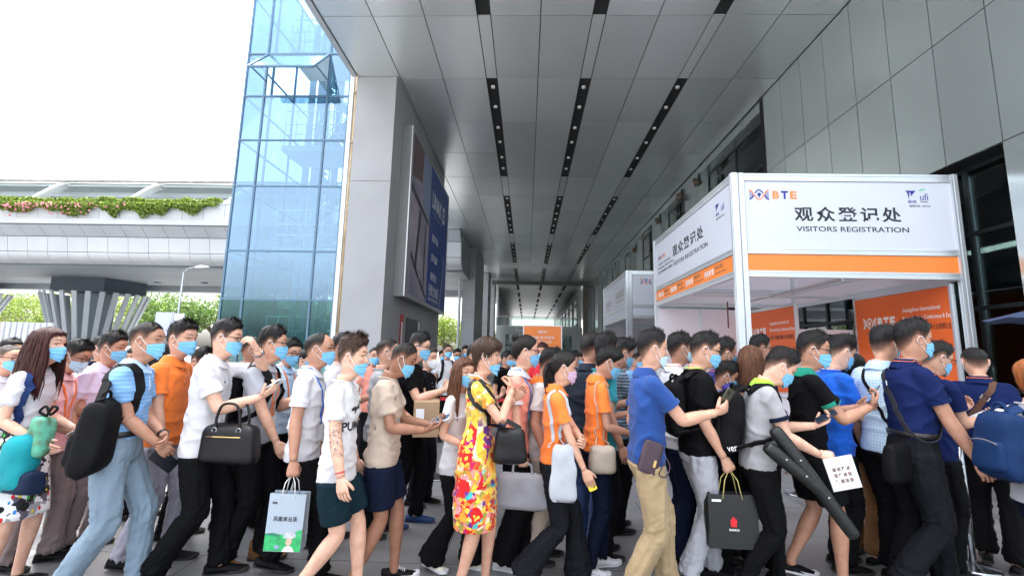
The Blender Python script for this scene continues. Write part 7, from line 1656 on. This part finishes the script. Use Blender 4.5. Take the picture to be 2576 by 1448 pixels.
# black paper bag with red mark
o, P, r, u, n = paper_bag(PE['m_blacktee'], 'R', 'black paper bag with red emblem carried by lime lanyard man', mat('bag_matteblack', (.008, .010, .011), rough=.45, bump=.05, bscale=40), .32, .335, .10, yaw=-.05, rope=(.5, .42, .15), drop=.16)
def fpt(x, z): return P(x*.94, -.05+.010*z/.36, z*.93)
rdm = mat('print_red', (.62, .012, .02), rough=.45)
def pr(pts, m, lift=.0015): part('print', MB().prism([fpt(x, z)+n*lift for x, z in pts], n*.0004), m, o)
pr([(-.020, .145), (.020, .145), (.020, .175), (.026, .18), (.018, .196), (.006, .20), (.004, .212), (-.008, .21), (-.010, .198), (-.022, .192), (-.022, .17)], rdm); wtext('聚福茗品', fpt(0, .125)+n*.002, r, u, .03, wpr, parent=o, width=.065, height=.014); pr([(-.145, .31), (-.08, .31), (-.08, .325), (-.145, .325)], wpr)
# white tote of the ponytailed woman
def shoulder_bag(i, label, m, sd, c, w_, h_, dp, name='tote_bag', strapw=.022, taper=.8, e=.5, lean=(0, 0, 1), rr=(1, 0, 0)):
    o = empty(name, lw(i, c)); tag(o, label, 'bag', 'shoulder bags'); v, f = soft_block(c, rr, lean, w_, h_, dp, taper=taper, e=e, noise=.010, seed=len(label)); part('body', MB().add([lw(i, p) for p in v], f), m, o, smooth=True)
    tp = c+nrm(lean)*h_*.46
    for k in (-1, 1):
        mb = MB(); P_l = [tp+np.array([k*w_*.26, 0, 0]), tp*.55+i['S'](.75, sd*.14, k*.085)*.45, i['S'](.86, sd*.13, k*.08), i['S'](.97, sd*.105, k*.012)+np.array([0, 0, .025])]
        P = hug(i, P_l, .010); P[0] = lw(i, P_l[0]); P[1] = lw(i, P_l[0]*.85+P_l[1]*.15); ribbon3(mb, P, strapw, .004, lw(i, i['S'](.6))); part('strap', mb, m, o)
    return o
shoulder_bag(PE['w_orange'], 'white canvas tote hanging on ponytailed woman in orange', CN, -1, PE['w_orange']['S'](.02, -.19, .05)+np.array([0, 0, -.04]), .20, .38, .040, taper=.72, e=.45, lean=(-.30, .04, 1))
shoulder_bag(PE['w_orange2'], 'cream drawstring bucket bag at hip of the hair clip woman', CR, -1, PE['w_orange2']['S'](.0, -.20, .0)+np.array([0, 0, -.03]), .19, .20, .12, name='bucket_bag', strapw=.008, taper=.92, e=.7)
o = shoulder_bag(PE['w_dress'], 'black leather handbag at front of floral dress woman', LE, -1, PE['w_dress']['S'](.18, -.10, .24), .25, .24, .13, name='handbag', strapw=.030, taper=.75, e=.7)
# light grey laptop bag carried low by the woman with bun
i = PE['w_bun']; h = i['R']; c = h['c']+np.array([.0, -.0, -.19]); o = empty('laptop_bag', lw(i, c)); tag(o, 'light grey laptop bag carried by the woman with hair bun', 'bag')
v, f = soft_block(c, (1, 0, 0), (0, 0, 1), .38, .26, .06, taper=.97, e=.3, noise=.003); part('body', MB().add([lw(i, p) for p in v], f), LG, o, smooth=True); part('handle', MB().tube([lw(i, c+np.array(q)) for q in ((-.07, 0, .12), (-.065, 0, .175), (-.03, 0, .195), (.03, 0, .195), (.065, 0, .175), (.07, 0, .12))], .009, 7, smooth=True), LG, o, smooth=True)
# plum purse on the wrist strap of the khaki man, held against his hip
i = PE['m_khaki']; c = i['S'](.06, -.175, -.02); o = empty('clutch_purse', lw(i, c)); tag(o, 'plum leather clutch with brass plate at hip of khaki trouser man', 'purse')
dx = nrm((.95, 0, -.30)); up_ = nrm((.30, 0, .95)); v, f = soft_block(c, up_, dx, .21, .135, .035, taper=.98, e=.3, noise=.002); part('body', MB().add([lw(i, p) for p in v], f), PU, o, smooth=True)
part('brass_plate', MB().prism([lw(i, c+dx*(.03+a*.008)+up_*(-.03+b*.022)+np.array([0, -.019, 0])) for a, b in ((-1, -1), (1, -1), (1, 1), (-1, 1))], ld(i, (0, -.002, 0))), GD, o)
part('wrist_strap', MB().tube([lw(i, c+np.array(q)) for q in ((.10, -.005, -.0), (.12, -.01, -.06), (.09, -.01, -.12), (.05, -.008, -.10), (.09, -.006, -.03))], .004, 6, smooth=True), PU, o, smooth=True)
# long black tripod bag of the grey polo man
i = PE['m_grey']
for k, (a, b, r_, lb) in enumerate((((.0, -.27, 1.17), (.42, -.30, .54), .045, 'long black tube bag held sloping down by grey polo man'), ((-.06, -.30, 1.06), (.27, -.29, .78), .045, 'shorter black tube bag under arm of grey polo man'))):
    a = np.array(a)*i['hs']; b = np.array(b)*i['hs']; o = empty('tube_bag', lw(i, b)); tag(o, lb, 'bag', 'tube bags')
    pts = [a, a+(b-a)*.04, a+(b-a)*.3, a+(b-a)*.65, a+(b-a)*.96, b]; v, f = tube(pts, np.array([.4, .95, 1.05, .95, .9, .5])*r_, 18, smooth=True, k=4)
    v = v+np.random.RandomState(k).randn(*v.shape)*0+((vnoise(v*9+k)*.006)[:, None])*nrm((0, -1, .3)); part('body', MB().add([lw(i, p) for p in v], f), mat('tube_nylon', (.003, .004, .004), rough=.42, var=.3, vscale=9, bump=.3, bscale=60), o, smooth=True)
    for q in (.32, .66): part('snap', MB().tube([lw(i, a+(b-a)*q+np.array([0, -r_*.99, .012])), lw(i, a+(b-a)*q+np.array([0, -r_*1.10, .012]))], .007, 10), ST, o, smooth=True)
# crossbody bags
i = PE['m_navy']; o = empty('crossbody_bag', lw(i, i['S'](.1, -.1, -.2))); tag(o, 'black crossbody bag with grey strap across big navy polo man', 'bag', 'crossbody bags'); cross_strap(i, o, bag_mat('strap_grey', (.035, .035, .045)), sd=1, wd=.042, s_end=.10)
v, f = soft_block(i['S'](-.12, -.14, -.17), (.8, .5, 0), (0, 0, 1), .24, .27, .09, e=.4, noise=.006); part('body', MB().add([lw(i, p) for p in v], f), BK, o, smooth=True)
i = PE['m_lightblue']; o = empty('crossbody_bag', lw(i, i['S'](.0, -.15, 0))); tag(o, 'small black crossbody bag of the light blue shirt man', 'bag', 'crossbody bags'); cross_strap(i, o, BK, sd=1, wd=.022, buckle=False, s_end=.1)
v, f = soft_block(i['S'](-.12, -.19, -.02), (1, 0, 0), (0, 0, 1), .22, .25, .08, e=.4, noise=.006); part('body', MB().add([lw(i, p) for p in v], f), BK, o, smooth=True)
i = PE['m_baldback']; o = empty('crossbody_bag', lw(i, i['S'](.0, -.15, 0))); tag(o, 'brown strapped shoulder bag of the balding navy polo man', 'bag', 'crossbody bags'); cross_strap(i, o, BR, sd=-1, wd=.040, s_end=.05); v, f = soft_block(i['S'](-.05, .18, .0), (1, 0, 0), (0, 0, 1), .24, .25, .09, e=.4, noise=.006); part('body', MB().add([lw(i, p) for p in v], f), BR, o, smooth=True)
# hair clip, necklace
i = PE['w_orange2']; mb = MB(); mb.tube([i['H']([-.02, -.066, .17]), i['H']([.0, -.070, .165]), i['H']([.02, -.070, .155]), i['H']([.015, -.074, .145]), i['H']([-.005, -.073, .155])], .005, 6, smooth=True); obj('hair_clip', mb, wht, i['root'], smooth=True)
i = PE['w_dress']; mb = MB(); mb.tube([i['S'](1.0, .085*math.sin(t), .075*math.cos(t))+np.array([0, 0, .02-.06*max(0, math.cos(t))]) for t in np.linspace(0, 2*np.pi, 33)], .0055, 6, cap=False); obj('necklace', mb, mat('pearl', (.62, .58, .52), rough=.3), i['root'], smooth=True)
# cardboard box
i = PE['m_box']; c = (i['R']['c']+i['L']['c'])/2+np.array([.02, 0, .02]); o = empty('cardboard_box', lw(i, c)); tag(o, 'brown cardboard box carried in front of the crop haired man', 'box')
cb = mat('cardboard', (.40, .27, .16), rough=.8, var=.12, vscale=5, bump=.1, bscale=50); mb = MB(); mb.box((-.11, -.16, -.15), (.11, .16, .15)); mb.v = [np.array([lw(i, c+p) for p in q]) for q in mb.v]; part('carton', mb, cb, o, bevel=.006)
mb = MB(); mb.box((-.113, -.025, -.153), (.113, .025, .153)); mb.v = [np.array([lw(i, c+p) for p in q]) for q in mb.v]; part('tape', mb, mat('tape_tan', (.50, .38, .22), rough=.3, coat=.5), o)
mb = MB(); mb.box((-.09, -.1622, -.02), (-.02, -.1605, .09)); mb.v = [np.array([lw(i, c+p) for p in q]) for q in mb.v]; part('address_label', mb, wht, o)

# ================================================================ queue posts
def stanchion(x, y, label, belt=None):
    o = empty('queue_post', (x, y, 0)); tag(o, label, 'queue post', 'steel queue posts')
    part('base', MB().tube([(x, y, 0), (x, y, .012), (x, y, .022), (x, y, .045), (x, y, .05)], [.172, .172, .155, .04, .034], 36), ST, o, smooth=True)
    part('post', MB().tube([(x, y, .04), (x, y, .92)], .0315, 20), ST, o, smooth=True); part('head', MB().tube([(x, y, .92), (x, y, .925), (x, y, .985), (x, y, .99)], [.036, .041, .041, .03], 20), BK, o, smooth=True)
    if belt is not None: part('belt', MB().prism([(x, y, .94), (*belt, .94), (*belt, .985), (x, y, .985)], (0, .003, 0)), mat('belt_red', (.50, .02, .03), rough=.6), o)
p = at(2437, 1366, 3.88); stanchion(p[0], 3.88, 'shiny steel queue post standing at right beside big navy man')
p = at(2385, 1280, 4.8); stanchion(p[0], 4.8, 'steel queue post farther back at right by white paper man')
p = at(1090, 1190, 5.9); stanchion(p[0], 5.9, 'steel queue post behind the beige tee man', belt=(p[0]+1.5, 5.95))
p = at(1330, 1120, 6.8); stanchion(p[0], 6.8, 'steel queue post with red belt behind ponytailed woman', belt=(p[0]+1.6, 6.8))
p = at(2012, 1215, 5.7); stanchion(p[0], 5.7, 'steel queue post before the booth behind grey polo man')
# parasol tip at the right edge
p = at(2560, 800, 5.0); um = empty('parasol', (p[0]+.55, 5.0, 0)); tag(um, 'blue grey parasol whose tip shows at right edge', 'parasol')
cx_ = p[0]+.62; rim = [(cx_+.72*math.cos(t), 5.0+.72*math.sin(t), p[2]-.02+.03*math.cos(4*t)**2) for t in np.linspace(0, 2*np.pi, 17)[:-1]]
part('canopy', MB().add([(cx_, 5.0, p[2]+.22)]+rim, [(0, 1+k, 1+(k+1) % 16) for k in range(16)]), mat('parasol_blue', (.05, .075, .16), rough=.6), um); part('shaft', MB().tube([(cx_, 5.0, .0), (cx_, 5.0, p[2]+.30)], .02, 8), ST, um, smooth=True)

bpy.data.scenes.remove(TMPS)
